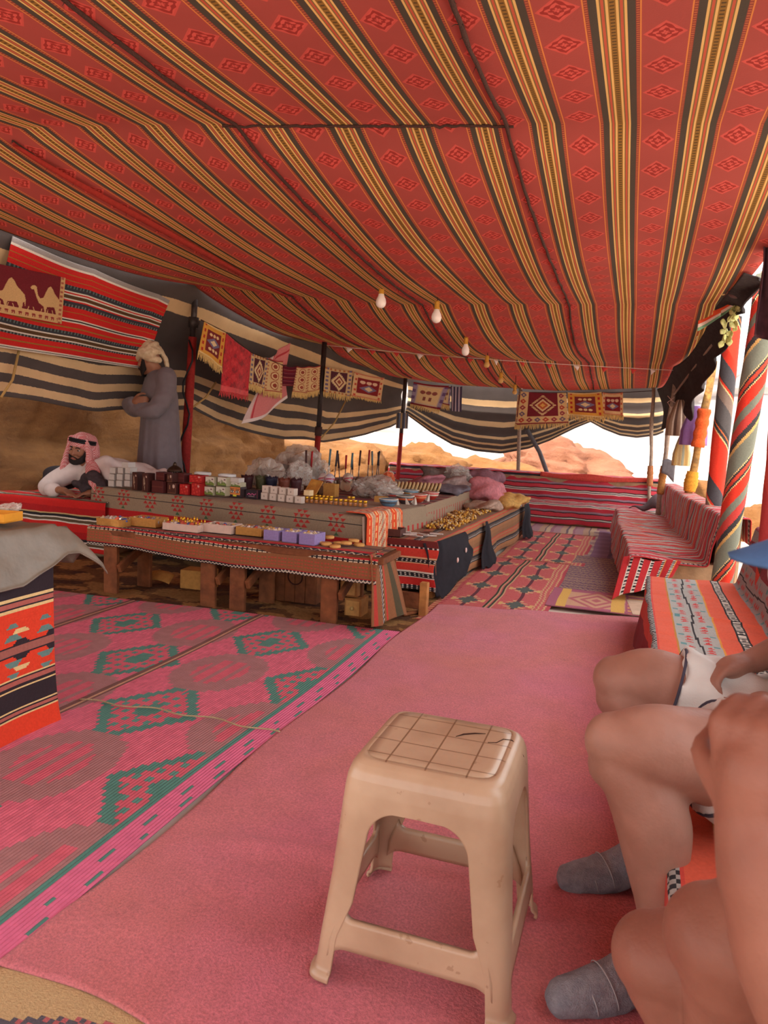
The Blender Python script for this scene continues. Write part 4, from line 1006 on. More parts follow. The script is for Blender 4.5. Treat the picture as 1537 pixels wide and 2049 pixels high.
# corner pole
a, b = (-2.938,9.300,0.584), (-2.900,9.300,1.721)
root, rel = pole('tent_pole', a, b, .02, None, 'tent pole at the back corner with a grey striped pouch tied to it')
MB().tube([rel(at_z(a, b, -.01)), rel(at_z(a, b, 1.0))], .028, 10).build('lower_pole', M_redpole, root); MB().tube([rel(at_z(a, b, 1.0)), rel(at_z(a, b, 1.74))], .026, 10).build('upper_tube', M_metal, root)
P = np.zeros((21, 15, 3)); c = at_z(a, b, 1.17)
for i in range(21):
    for k in range(15): an = 2*PI*i/20; P[i, k] = rel((c[0]+.075*math.cos(an)*(1+.1*math.sin(an*5)), c[1]-.02+.06*math.sin(an), 1.06+.20*k/14))
U, V = cells(21, 15, 1, .2); o = sheet('pouch', P, M_cloth, paint=stripes(U, [(.06, S(104, 110, 128)), (.03, S(160, 130, 90)), (.05, S(70, 66, 76))]), parent=root, thick=.004); o['label'] = 'grey striped pouch'
# back wall poles: upright and slanting prop
a, b = (-1.394,9.470,0.575), (-1.434,9.470,1.643); root, rel = pole('tent_pole', a, b, .02, None, 'upright grey pole standing behind the far bench')
MB().tube([rel(at_z(a, b, -.01)), rel(at_z(a, b, 1.66))], .024, 10).build('shaft', M_greyp, root)
o = MB().tube([(-1.014,9.520,0.534), (-1.150,9.540,0.841), (-1.328,9.550,1.117)], .028, 10).build('prop_pole', mat('dark_prop', S(92, 88, 90), .8, .2, 10)); tag(o, 'slanting dark grey prop leaning beside the upright back pole', 'pole')
# right back corner pole, thin pole, log pole
M_rustrag = mat('rust_rag', S(196, 112, 50), .9, .3, 30, .4, 90)
def rag_pole(a, b, r, mt, ztop, label, rag, ragm):
    root, rel = pole('tent_pole', a, b, r, None, label)
    zz = np.linspace(-.01, ztop, 16); MB().tube([tuple(Vector(rel(at_z(a, b, z)))+Vector((.006*math.sin(z*9), .004*math.cos(z*7), 0))) for z in zz], [r*(1+.08*math.sin(z*11)) for z in zz], 10).build('shaft', mt, root)
    for (z0, z1, k) in rag:
        zz = np.linspace(z0, z1, 14); MB().tube([rel(at_z(a, b, z)) for z in zz], [r*k*(.8+.35*abs(mnoise.noise(Vector((i*.9, z0*7, 2))))+.12*math.sin(PI*i/13)) for i in range(14)], 10).build('rag_wrap', ragm, root)
    return root, rel
rag_pole((0.186,9.300,0.624), (0.140,9.300,1.588), .022, M_greyp, 1.68, 'thin pole at the far right corner of the back wall', [(.52, .76, 1.7)], mat('brown_rag', S(160, 100, 62), .9, .3, 30))
rag_pole((0.287,8.300,0.653), (0.319,8.300,1.487), .026, M_greyp, 1.75, 'thin grey pole with a dark fin-shaped rag near its foot', [(.50, .80, 1.5)], mat('rust_lichen', S(176, 118, 62), .9, .4, 40))
P = [[(.27+.13*s_, 8.22, .88-.05*abs(s_-.4)-.22*t*(.6+.4*s_)) for t in np.linspace(0, 1, 6)] for s_ in np.linspace(0, 1, 8)]
tag(sheet('hanging_rag', P, mat('grey_rag', S(104, 98, 100), .95, .2, 10), thick=.006), 'grey rag folded on the thin pole above the side bench', 'rag')
root, rel = rag_pole((0.486,7.200,0.611), (0.550,7.200,1.353), .034, mat('yellow_log', S(176, 128, 66), .85, .35, 14, .5, 40, col2=S(140, 104, 64)), 1.78, 'yellowish log pole with an orange rag knotted on it', [(.62, .80, 1.7)], mat('ochre_rag', S(206, 140, 48), .95, .3, 40))
zz = np.linspace(1.02, 1.36, 14); q1, q2 = (0.486,7.200,0.611), (0.550,7.200,1.353)
o = MB().tube([rel(at_z(q1, q2, z)) for z in zz], [.055*(1+.1*math.sin(i*1.7)) for i in range(14)], 12).build('orange_rag', mat('orange_rag', S(210, 88, 40), .95, .25, 20, .4, 90), root)
# striped-cloth wrapped poles
Rr, Oo, Kk, Gg, Bb = S(214, 58, 40), S(226, 110, 60), S(62, 58, 58), S(120, 120, 104), S(150, 112, 84)
def spiral(pitch, spec, jitter=0.0):
    def f(U, V):
        C = stripes(V + U*pitch, spec)
        return C
    return f
SP1 = [(.34, Rr), (.012, S(226, 190, 130)), (.03, Kk), (.012, Oo), (.03, Kk), (.16, S(86, 80, 78)), (.10, S(128, 108, 96)), (.012, S(226, 190, 130)), (.02, Rr), (.012, Kk), (.14, S(76, 72, 74))]
a, b = (0.581,6.000,0.037), (0.591,6.000,1.780)
root, rel = pole('tent_pole', a, b, .05, None, 'pole wrapped in red and charcoal cloth, left of the two thick wrapped poles')
wrap_tube(at_z(a, b, 0), at_z(a, b, 1.98), .062, .058, spiral(.45, SP1), 'cloth_wrap', root, rel, seed=1); MB().tube([rel(at_z(a, b, -.01)), rel(at_z(a, b, 1.99))], .045, 8).build('shaft', M_greyp, root)
SP2 = [(.10, Rr), (.01, S(226, 190, 130)), (.02, Kk), (.035, S(206, 70, 50)), (.02, Kk), (.01, S(226, 190, 130)), (.16, Gg), (.03, S(206, 160, 96)), (.05, Kk), (.08, S(190, 66, 58)), (.07, Gg)]
a, b = (0.579,4.950,0.433), (0.652,4.950,1.918)
root, rel = pole('tent_pole', a, b, .05, None, 'pole wrapped in red and green striped cloth, right of the two thick wrapped poles')
wrap_tube(at_z(a, b, 0), at_z(a, b, 2.06), .060, .072, spiral(-.62, SP2), 'cloth_wrap', root, rel, seed=5); MB().tube([rel(at_z(a, b, -.01)), rel(at_z(a, b, 2.08))], .05, 8).build('shaft', M_greyp, root)
q = []
for k in range(30):
    t = k/29; q.append([(.50+.02*t+.085*u_+.012*math.sin(u_*9+t*4), 4.12+.05*math.sin(u_*6), 2.13-.52*t-.05*u_) for u_ in np.linspace(0, 1, 12)])
tag(sheet('hanging_cloth', q, mat('maroon_drape', S(80, 48, 54), .9, .3, 8, .3, 60), thick=.006), 'dark maroon cloth hanging from the roof at the right edge of the picture', 'cloth')
a, b = (.66, 4.0, .3), (.63, 4.0, 2.15)
root, rel = pole('tent_pole', a, b, .05, None, 'orange-red wrapped pole just showing at the right edge of the picture')
wrap_tube(at_z(a, b, 0), at_z(a, b, 2.14), .05, .046, spiral(.5, [(.5, S(196, 70, 56)), (.1, S(90, 60, 56)), (.3, S(176, 60, 56))]), 'cloth_wrap', root, rel, seed=8); MB().tube([rel(at_z(a, b, -.01)), rel(at_z(a, b, 2.15))], .035, 8).build('shaft', M_greyp, root)
# concrete stub between the wrapped poles
tag(MB().box((.70, 6.25, .29), (.16, .12, .58), .1, ch=.015, taper=.92).build('stone_post', M_stone), 'squared tan stone post between the two thick wrapped poles', 'post')

# ================================================================== BULBS AND PENNANTS
M_bulb = mat('frosted_bulb', S(240, 224, 214), .3, 0, spec=.5, sss=.1)
M_sock = mat('brass_socket', S(206, 150, 60), .45, .2, 40, metal=.3)
def bulb(p_, label, s_=1.0, style=0):
    root = empty('light_bulb', p_); tag(root, label, 'light bulb', 'bulbs strung along the roof seam')
    zr = roof_z(p_[0], p_[1])-p_[2]
    MB().tube([(0, 0, .0), (.003, .002, (zr)*.5), (0, 0, zr-.004)], .0035, 6).build('cord', M_rope, root)
    MB().lathe([(.008, .004), (.017, .0), (.019, -.012), (.018, -.05), (.021, -.056)], n=14).build('socket', M_sock, root)
    if style == 0: pr_ = [(.019, -.056), (.022, -.070), (.033, -.092), (.0365, -.112), (.033, -.132), (.022, -.146), (.008, -.152)]
    else: pr_ = [(.018, -.056), (.026, -.066), (.031, -.082), (.026, -.098), (.012, -.108)]
    MB().lathe([(r_*s_, z_) for r_, z_ in pr_], n=18).build('glass_bulb', M_bulb if style == 0 else mat('amber_bulb', S(206, 160, 92), .35), root)
    return root
bulb((-1.767,5.000,2.046), 'frosted bulb in a brass socket, nearest and largest of the hanging bulbs')
bulb((-1.429,5.250,1.980), 'frosted bulb hanging second from the camera along the roof')
bulb((-1.420,6.200,1.847), 'frosted bulb hanging third from the camera, above the pennant string', .9)
bulb((-1.372,6.900,1.768), 'small amber bulb tucked against the roof just above the pennant string', .9, 1)
bulb((-1.375,7.700,1.679), 'small amber bulb hanging below the pennant string', .9, 1)
bulb((-1.350,8.500,1.611), 'small amber bulb hanging lowest, beside the large diamond kilim', .9, 1)
p0, p1 = (-3.141,7.250,1.888), (0.261,7.250,1.698)
root = empty('pennant_string', p0); tag(root, 'string of small red and white pennants strung across under the roof', 'bunting')
pts = []; o0 = Vector(p0)
for k in range(41):
    t = k/40; q_ = Vector(lerp3(p0, p1, t)); q_.z -= .055*4*t*(1-t)*.4; pts.append(tuple(q_-o0))
MB().tube(pts, .0025, 5).build('string', mat('white_string', S(220, 205, 196), .8), root)
M_pr, M_pw = mat('pennant_red', S(196, 60, 56), .8), mat('pennant_pale', S(226, 206, 198), .8)
for k in range(13):
    q_ = Vector(pts[3+k*3-(1 if k > 11 else 0)]); s_ = random.uniform(.045, .075); tl_ = random.uniform(-.02, .02)
    P = [[(q_.x-s_/2+tl_*t+(s_/2)*t, q_.y+.01*t*random.uniform(-1, 1), q_.z-.05*t), (q_.x+s_/2+tl_*t-(s_/2-.001)*t, q_.y+.012*t, q_.z-.012*(1-t)-.05*t)] for t in np.linspace(0, 1, 5)]
    sheet('pennant', P, M_pr if k % 3 else M_pw, parent=root, thick=.0015)

# ================================================================== HANGING RUGS
CR, WN, GD, RDD, BLU = S(214, 180, 126), S(124, 48, 50), S(212, 150, 66), S(176, 52, 44), S(120, 108, 134)
def rugpaint(kind, nu, nv):
    U, V = cells(nu, nv); C = np.empty(U.shape+(3,)); C[:] = CR; x = U-.5; y = V-.5; ax, ay = np.abs(x), np.abs(y)
    if kind == 'gold':
        C[:] = GD; put(C, (ax < .30) & (ay < .34), WN); put(C, (ax/.28+ay/.16 < 1), BLU); put(C, (ax/.14+ay/.09 < 1), S(226, 196, 150))
        for yy in (-.22, .22):
            for xx in (-.14, 0, .14): put(C, ((x-xx)/.055)**2+((y-yy)/.05)**2 < 1, S(226, 190, 140))
        put(C, (ax > .36) & (np.mod(V, .2) < .1) & (ax < .44), RDD); put(C, ay > .45, S(220, 186, 130))
    elif kind == 'velvet':
        C[:] = S(178, 26, 36); n_ = noise2(U, V, 4, 3, 3); put(C, n_ > .35, S(196, 44, 50)); put(C, n_ < -.45, S(140, 20, 30)); put(C, V > .9, S(206, 74, 74))
    elif kind == 'diamond':
        C[:] = S(200, 168, 122); put(C, (ax < .3) & (ay < .40), S(84, 44, 52)); d_ = ax/.27+ay/.36
        put(C, d_ < 1, S(216, 186, 140)); put(C, (d_ < .72), WN); put(C, d_ < .5, S(216, 186, 140)); put(C, d_ < .28, S(150, 80, 60)); put(C, (d_ > .9) & (d_ < 1.12) & (np.mod(U*22, 1) < .5), S(216, 186, 140))
        put(C, (ax > .36) & (np.mod(V, .16) < .08) & (ax < .46), S(110, 96, 120)); put(C, (ay > .43) & (np.mod(U, .16) < .07), S(170, 104, 60))
    elif kind == 'medal':
        C[:] = S(210, 174, 124); 
        for yy in (-.3, 0, .3):
            d_ = ((ax)/.26)**2+((y-yy)/.14)**2; put(C, d_ < 1, S(160, 84, 60)); put(C, d_ < .62, S(222, 190, 140)); put(C, d_ < .25, S(150, 70, 54))
        put(C, (ax > .4) & (np.mod(V, .1) < .05), S(176, 110, 80)); put(C, ay > .46, S(160, 60, 56))
    elif kind == 'maroon':
        C[:] = stripes(V, [(.16, S(92, 30, 42)), (.03, S(150, 90, 80)), (.12, S(112, 34, 44)), (.03, S(60, 30, 44)), (.04, S(140, 60, 70))])
    elif kind == 'winefield':
        C[:] = S(212, 172, 126); put(C, (ax < .36) & (ay < .33), S(130, 40, 44))
        for xx in (-.2, 0, .2): put(C, ((x-xx)/.09)**2+((y+.16)/.07)**2 < 1, S(220, 180, 150))
        put(C, ax/.3+np.abs(y-.1)/.16 < 1, BLU); put(C, ax/.15+np.abs(y-.1)/.1 < 1, S(216, 190, 150)); put(C, (ax > .38) & (np.mod(V, .22) < .09) & (ax < .45), S(190, 80, 60)); put(C, ay > .45, S(196, 120, 90))
    elif kind == 'lilac':
        C[:] = S(206, 178, 150); put(C, (ax > .36), S(160, 140, 160)); put(C, (ax > .40) & (np.mod(V, .3) < .14), S(110, 84, 120)); put(C, (ax < .33) & (ay < .36), S(226, 192, 140))
        for xx in (-.18, 0, .18): put(C, ((x-xx)/.08)**2+((y+.12)/.08)**2 < 1, S(150, 84, 74))
        put(C, (ax < .14) & (np.abs(y-.16) < .08) & (ax > .05), S(140, 80, 70)); put(C, ay > .43, S(130, 40, 48))
    elif kind == 'bars':
        C[:] = stripes(U, [(.1, S(72, 62, 84)), (.07, S(206, 190, 190)), (.08, S(130, 116, 136)), (.05, S(60, 52, 66))])
    elif kind == 'grand':
        C[:] = S(214, 176, 124); put(C, (ax < .31) & (y < .26), S(122, 42, 50)); d_ = ax/.28+np.abs(y+.10)/.34
        put(C, (d_ < 1) & (np.mod(np.abs(y+.1)*24, 1) < .62), S(222, 190, 140)); put(C, d_ < .78, S(122, 42, 50)); put(C, d_ < .6, S(222, 190, 140)); put(C, d_ < .42, S(190, 96, 60)); put(C, d_ < .2, S(226, 170, 90))
        gx_, gy_ = np.mod(U*6.2, 1)-.5, np.mod(V*5.2, 1)-.5; bd = (ax > .34) | (y > .29); dd_ = np.abs(gx_)+np.abs(gy_)
        colr = np.where(np.mod(np.floor(U*6.2)+np.floor(V*5.2), 3)[..., None] == 0, S(112, 92, 110), np.where(np.mod(np.floor(U*6.2)+np.floor(V*5.2), 3)[..., None] == 1, S(180, 70, 54), S(150, 60, 70)))
        mk = bd & (dd_ < .42) & (dd_ > .14); C[mk] = colr[mk]; put(C, y > .46, S(140, 50, 54))
    elif kind == 'scarf':
        C[:] = S(206, 120, 116); put(C, (np.mod(U*60, 1) < .45) & (np.mod(V*60, 1) < .5), S(228, 200, 190)); put(C, (U < .14), S(206, 176, 168)); put(C, (np.abs(U-.16) < .015) | (np.abs(V-.12) < .02), S(180, 60, 66)); put(C, V > .95, S(220, 200, 190))
    return C
def hang(tl, tr, bl, br, kind, label, nu=61, nv=81, fringe=None, fl=.06, name='hanging_rug', thick=.006, wav=.012, group='rugs hung for sale', seed=0, cat='rug'):
    tl, tr, bl, br = [np.array(q_, float) for q_ in (tl, tr, bl, br)]
    a_, b_ = np.meshgrid(np.linspace(0, 1, nu), np.linspace(0, 1, nv), indexing='ij'); A_, B_ = a_[..., None], b_[..., None]
    P = tl*(1-A_)*(1-B_)+tr*A_*(1-B_)+bl*(1-A_)*B_+br*A_*B_
    nrm = np.cross(tr-tl, bl-tl); nrm /= np.linalg.norm(nrm)+1e-9
    P = P + nrm*(wav*np.sin(a_*7+seed+b_*2)*b_)[..., None]; P[..., 2] -= .012*np.sin(PI*a_)*(1-b_)
    o = tag(sheet(name, P, M_kilim if kind != 'velvet' else M_velv, paint=rugpaint(kind, nu, nv), thick=thick), label, cat, group)
    if fringe:
        mb = MB(); n = 46
        for k in range(n):
            i = int(k/(n-1)*(nu-1)); q_ = P[i, -1]; dn = (P[i, -1]-P[i, -2]); dn = dn/(np.linalg.norm(dn)+1e-9)
            l_ = fl*random.uniform(.7, 1.15); e_ = q_+dn*l_+np.array([random.uniform(-.012, .012), random.uniform(-.012, .012), 0]); mb.tube([q_-dn*.004, (q_+e_)/2+nrm*.004, e_], [.005, .0045, .002], 4)
        f_ = mb.build('fringe', fringe, o); f_['kind'] = 'stuff'
    return o
M_velv = mat('red_velvet', (.5, .5, .5), .8, .2, 12, .4, 60, attr=True, sheen=.4)
M_frg = mat('cream_fringe', S(216, 178, 112), .95, .2, 40)
M_frr = mat('red_fringe', S(200, 70, 70), .95, .2, 40)
hang((-3.601,5.654,1.909), (-3.546,5.917,1.848), (-3.612,5.602,1.641), (-3.553,5.883,1.523), 'gold', 'small gold and wine rug, first on the line by the metal pole', fringe=M_frg)
hang((-3.546,5.917,1.839), (-3.474,6.257,1.705), (-3.555,5.876,1.324), (-3.479,6.231,1.301), 'velvet', 'plain red velvet rug with pink fringe on the line', fringe=M_frr, fl=.05)
hang((-3.474,6.257,1.701), (-3.421,6.507,1.681), (-3.476,6.248,1.414), (-3.431,6.461,1.382), 'diamond', 'narrow cream rug with a dark diamond beside the red velvet rug', fringe=M_frg)
hang((-3.423,6.500,1.680), (-3.377,6.718,1.673), (-3.431,6.462,1.363), (-3.375,6.725,1.360), 'medal', 'cream rug with brown medallions left of the small maroon cloth', fringe=M_frg)
hang((-3.374,6.727,1.630), (-3.331,6.933,1.640), (-3.372,6.737,1.430), (-3.331,6.935,1.439), 'maroon', 'small maroon striped cloth on the line', fringe=None)
hang((-3.329,6.941,1.641), (-3.287,7.140,1.660), (-3.338,6.898,1.382), (-3.289,7.130,1.381), 'medal', 'cream medallion rug just right of the small maroon cloth', fringe=M_frg)
hang((-3.287,7.140,1.660), (-3.245,7.338,1.689), (-3.290,7.129,1.391), (-3.244,7.345,1.432), 'medal', 'pinkish medallion rug against the slim tent pole', fringe=M_frg)
hang((-3.232,7.442,1.683), (-3.123,7.977,1.688), (-3.233,7.441,1.417), (-3.127,7.957,1.399), 'diamond', 'tan rug with a dark diamond panel right of the slim pole', fringe=M_frg)
hang((-3.116,8.008,1.679), (-2.979,8.674,1.665), (-3.123,7.977,1.406), (-2.989,8.628,1.379), 'winefield', 'tan rug with a wine-red panel on the left wall by the corner pole', fringe=M_frg, fl=.03)
hang((-2.825,9.420,1.674), (-2.345,9.420,1.635), (-2.858,9.420,1.387), (-2.454,9.420,1.324), 'lilac', 'lilac and cream rug hanging crooked beside the corner pole', fringe=M_frg)
hang((-2.465,9.500,1.637), (-2.337,9.500,1.628), (-2.500,9.500,1.416), (-2.350,9.500,1.382), 'lilac', 'narrow cream rug half hidden behind the crooked lilac rug', fringe=M_frg)
hang((-2.323,9.440,1.637), (-2.178,9.440,1.634), (-2.305,9.440,1.317), (-2.172,9.440,1.309), 'bars', 'purple and white striped scarf hung on the back wall', fringe=None, cat='scarf')
hang((-1.420,9.400,1.590), (-0.864,9.400,1.588), (-1.442,9.400,1.173), (-0.808,9.400,1.225), 'grand', 'large kilim with a stepped diamond hanging at the middle of the back wall', fringe=M_frg, nu=91, nv=91)
hang((-1.459,9.430,1.547), (-1.374,9.430,1.587), (-1.466,9.430,1.185), (-1.408,9.430,1.169), 'grand', 'folded edge of a kilim showing left of the large diamond kilim', fringe=M_frg, nu=21)
hang((-0.848,9.420,1.595), (-0.448,9.420,1.613), (-0.822,9.420,1.322), (-0.395,9.420,1.303), 'gold', 'gold rug with a wine panel, right of the large diamond kilim', fringe=M_frg)
hang((-0.436,9.420,1.607), (-0.200,9.420,1.614), (-0.422,9.420,1.350), (-0.177,9.420,1.335), 'winefield', 'small wine and tan rug at the right end of the back wall line', fringe=M_frg)
tag(MB().tube([(-1.437,9.440,1.579), (-0.826,9.440,1.591), (-0.154,9.440,1.617), (0.131,9.360,1.638)], .005, 6).build('clothes_line', M_rope), 'thin dark line carrying the rugs on the back wall', 'line')
tag(MB().tube([(-3.610,5.613,1.908), (-3.549,5.904,1.846), (-3.474,6.257,1.701), (-3.374,6.727,1.630), (-3.242,7.356,1.690)], .005, 6).build('clothes_line', M_rope), 'sagging dark line carrying the rugs between the two left poles', 'line')
# red checked headscarf pinned behind the rugs, pulled into points
nu, nv = 61, 61; q = [np.array(t) for t in ((-3.461,6.603,1.690), (-3.402,6.879,1.867), (-3.536,6.249,1.038), (-3.402,6.882,1.318))]
a_, b_ = np.meshgrid(np.linspace(0, 1, nu), np.linspace(0, 1, nv), indexing='ij'); A_, B_ = a_[..., None], b_[..., None]
P = q[0]*(1-A_)*(1-B_)+q[1]*A_*(1-B_)+q[2]*(1-A_)*B_+q[3]*A_*B_; P[..., 0] += .02*np.sin(a_*8+b_*5); P[..., 2] -= .05*np.sin(PI*a_)*b_
tag(sheet('headscarf', P, M_cloth, paint=rugpaint('scarf', nu, nv), thick=.003), 'red and white checked headscarf pinned behind the rugs in points', 'scarf')
# tie ropes on the wall
for pts_, lb in (([(-4.080,4.101,1.482), (-4.080,4.042,1.274), (-4.050,3.913,1.149)], 'pale tie rope hanging with a yellow tag at the left wall'), ([(-3.703,6.024,1.406), (-3.729,5.902,1.262), (-3.792,5.792,1.166)], 'pale tie rope holding up the swag beside the metal pole'), ([(-3.275,8.209,1.379), (-3.322,7.981,1.097), (-3.379,7.701,0.892)], 'dark tie rope slanting from the wall to the slim pole')):
    tag(MB().tube(pts_, .009, 6).build('tie_rope', mat('tie_rope', S(176, 140, 84), .9, .2, 60)), lb, 'rope')

# ---- big red striped rug and camel tapestry on the left wall
nu, nv = 241, 141; q = [np.array(t) for t in ((-3.740,3.718,2.134), (-3.760,5.394,2.046), (-3.990,3.735,1.474), (-4.040,5.393,1.467))]
U, V = cells(nu, nv, 1.6, .62); C = np.empty(U.shape+(3,)); C[:] = S(196, 44, 40)
vv_ = V/.62
spec = [(.05, S(150, 140, 134)), (.02, WHT), (.05, S(196, 44, 40)), (.012, S(150, 110, 50)), (.045, S(196, 44, 40)), (.012, S(150, 110, 50)), (.04, S(196, 44, 40)), (.03, S(92, 104, 104)), (.025, S(60, 60, 66)), (.015, WHT), (.012, S(196, 44, 40)), (.02, WHT), (.03, S(90, 66, 44)), (.02, WHT), (.012, S(196, 44, 40)), (.025, S(60, 60, 66)), (.03, S(110, 116, 112)),
        (.05, S(196, 44, 40)), (.012, S(150, 110, 50)), (.06, S(196, 44, 40)), (.014, WHT), (.016, BLK), (.014, WHT), (.05, S(196, 44, 40)), (.012, S(150, 110, 50)), (.04, S(196, 44, 40)), (.03, S(92, 104, 104)), (.02, S(60, 60, 66)), (.015, WHT), (.03, S(90, 66, 44)), (.015, WHT), (.025, S(110, 116, 112)), (.05, S(196, 44, 40)), (.012, S(150, 110, 50)), (.05, S(196, 44, 40)), (.012, WHT), (.012, BLK), (.012, WHT), (.05, S(196, 44, 40)), (.012, S(150, 110, 50)), (.2, S(196, 44, 40))]
C = stripes(np.clip(vv_, 0, .999), spec)
lum = C.mean(-1); put(C, (lum > .09) & (lum < .2) & (np.mod(U, .03) < .014) & (C[..., 0] < .3), S(60, 56, 56))
a_, b_ = np.meshgrid(np.linspace(0, 1, nu), np.linspace(0, 1, nv), indexing='ij'); A_, B_ = a_[..., None], b_[..., None]
P = q[0]*(1-A_)*(1-B_)+q[1]*A_*(1-B_)+q[2]*(1-A_)*B_+q[3]*A_*B_; P[..., 0] += .012*np.sin(a_*11+b_*3); P[..., 2] -= .018*np.abs(np.sin(a_*PI*2.2))*(1-b_)
tag(sheet('wall_rug', P, M_kilim, paint=C, thick=.005), 'big red rug with fine grey and white stripes pinned on the left wall', 'rug')
def poly_mask(U, V, pts):
    inside = np.zeros(U.shape, bool); n = len(pts)
    for i in range(n):
        x0, y0 = pts[i]; x1, y1 = pts[(i+1) % n]
        if y0 == y1: continue
        c = ((y0 > V) != (y1 > V)) & (U < (x1-x0)*(V-y0)/(y1-y0)+x0); inside ^= c
    return inside
nu, nv = 231, 121; U, V = cells(nu, nv, 1.0, .52)      # one unit = the tapestry's length
C = np.empty(U.shape+(3,)); C[:] = S(112, 40, 46); CM = S(206, 168, 116)
camel = [(0, .10), (.012, .075), (.035, .07), (.05, .085), (.055, .12), (.065, .17), (.085, .20), (.11, .185), (.125, .13), (.145, .07), (.165, .05), (.185, .075), (.205, .12), (.235, .155), (.262, .19), (.272, .24), (.27, .30), (.262, .26), (.252, .27), (.25, .32), (.255, .37), (.245, .41), (.225, .41), (.235, .36), (.225, .31), (.21, .27), (.17, .275), (.145, .28), (.14, .33), (.145, .39), (.125, .40), (.12, .37), (.127, .33), (.115, .28), (.10, .27), (.075, .25), (.055, .20), (.04, .15), (.028, .115), (.01, .118)]
for (ox, oy, k) in ((.70, .075, 1.02), (.36, .055, 1.14), (.02, .07, 1.1)):
    put(C, poly_mask((U-ox)/k, (V-oy)/k, camel), CM)
for gx0 in np.arange(.03, .95, .055): put(C, (np.abs(U-gx0-.3*(.43-V)*np.sin(gx0*40)) < .0035) & (V > .385) & (V < .43), CM)
put(C, V > .425, CM); put(C, (V > .445) & (V < .50) & (((np.mod(U, .055)-.027)/.016)**2+((V-.47)/.012)**2 < 1), S(150, 64, 60)); put(C, (V > .475) & (V < .50) & (np.abs(np.mod(U, .055)-.02) < .004), S(150, 64, 60)); put(C, (V > .475) & (V < .50) & (np.abs(np.mod(U, .055)-.036) < .004), S(150, 64, 60))
put(C, U > .955, CM); put(C, (U > .962) & (U < .985) & (np.mod(V, .05) < .025), S(170, 100, 80))
q = [np.array(t) for t in ((-3.710,3.152,1.918), (-3.740,4.161,1.970), (-3.830,3.234,1.667), (-3.870,4.266,1.681))]
a_, b_ = np.meshgrid(np.linspace(0, 1, nu), np.linspace(0, 1, nv), indexing='ij'); A_, B_ = a_[..., None], b_[..., None]
P = q[0]*(1-A_)*(1-B_)+q[1]*A_*(1-B_)+q[2]*(1-A_)*B_+q[3]*A_*B_; P[..., 0] += .006*np.sin(a_*9)
tag(sheet('camel_tapestry', P, M_kilim, paint=C, thick=.004), 'maroon tapestry with cream camels pinned over the big red rug', 'tapestry')

# ================================================================== PEOPLE
def capsule(mb, pts, rad, n=16, flat=None, M=None, sub=4):
    """tapered limb through pts with rounded ends, resampled smoothly"""
    pts = [Vector(p_) for p_ in pts]; m_ = len(pts); Q = []; Rr_ = []
    for i in range(m_-1):
        p0, p1, p2, p3 = pts[max(i-1, 0)], pts[i], pts[i+1], pts[min(i+2, m_-1)]
        for k in range(sub):
            t = k/sub; Q.append(0.5*((2*p1)+(p2-p0)*t+(2*p0-5*p1+4*p2-p3)*t*t+(3*p1-p0-3*p2+p3)*t**3)); Rr_.append(rad[i]+(rad[i+1]-rad[i])*(t*t*(3-2*t)))
    Q.append(pts[-1]); Rr_.append(rad[-1])
    d0 = (Q[0]-Q[1]).normalized(); d1 = (Q[-1]-Q[-2]).normalized(); A = []; B = []
    for a in (85, 60, 35): A.append((Q[0]+d0*Rr_[0]*math.sin(R(a)), Rr_[0]*math.cos(R(a)))); B.append((Q[-1]+d1*Rr_[-1]*math.sin(R(a)), Rr_[-1]*math.cos(R(a))))
    al = A+list(zip(Q, Rr_))+B[::-1]
    mb.tube([a[0] for a in al], [a[1] for a in al], n, flat=flat, M=M); return mb
def ell(mb, c, r, rot=(0, 0, 0), n=20, m_=14):
    M = Matrix.Translation(c) @ Matrix.Rotation(rot[2], 4, 'Z') @ Matrix.Rotation(rot[1], 4, 'Y') @ Matrix.Rotation(rot[0], 4, 'X'); return mb.ball((0, 0, 0), r, n, m_, M=M)
def fuse(name, mb, voxel, mt, parent, smooth=6, fn=None, factor=.5):
    """voxel-unites the overlapping shapes into one continuous surface"""
    me = mb.mesh(name+'_src'); o = bpy.data.objects.new(name+'_src', me); COL.objects.link(o)
    r_ = o.modifiers.new('r', 'REMESH'); r_.mode = 'VOXEL'; r_.voxel_size = voxel; r_.use_smooth_shade = True
    if smooth: s_ = o.modifiers.new('s', 'SMOOTH'); s_.iterations = smooth; s_.factor = factor
    dg = bpy.context.evaluated_depsgraph_get(); dg.update(); ev = o.evaluated_get(dg); nm = bpy.data.meshes.new_from_object(ev); nm.name = name
    bpy.data.objects.remove(o); bpy.data.meshes.remove(me)
    for v in nm.materials: pass
    nm.materials.clear()
    if fn is not None:
        n = len(nm.vertices); co = np.empty(n*3); no = np.empty(n*3); nm.vertices.foreach_get('co', co); nm.vertices.foreach_get('normal', no)
        co = fn(co.reshape(-1, 3), no.reshape(-1, 3)); nm.vertices.foreach_set('co', co.reshape(-1)); nm.update()
    nm.polygons.foreach_set('use_smooth', np.ones(len(nm.polygons), bool))
    return link(name, nm, mt, parent)
def skin(name, c, c2, bscale=90, rough=.55):
    return mat(name, S(*c), rough, .10, 7, .12, bscale, col2=S(*c2), sss=.12, spec=.35)
M_skinB = skin('skin_brown', (156, 106, 80), (140, 92, 68)); M_skinP = skin('skin_tan', (168, 122, 104), (154, 106, 88)); M_skinQ = skin('skin_warm', (150, 98, 80), (136, 84, 68))
M_eye = mat('eye_white', S(170, 156, 146), .3, 0); M_iris = mat('dark_iris', S(40, 26, 20), .3, 0); M_hair = mat('black_hair', S(34, 26, 24), .8, .2, 60, .5, 200); M_lip = mat('lip', S(150, 84, 74), .6, 0)

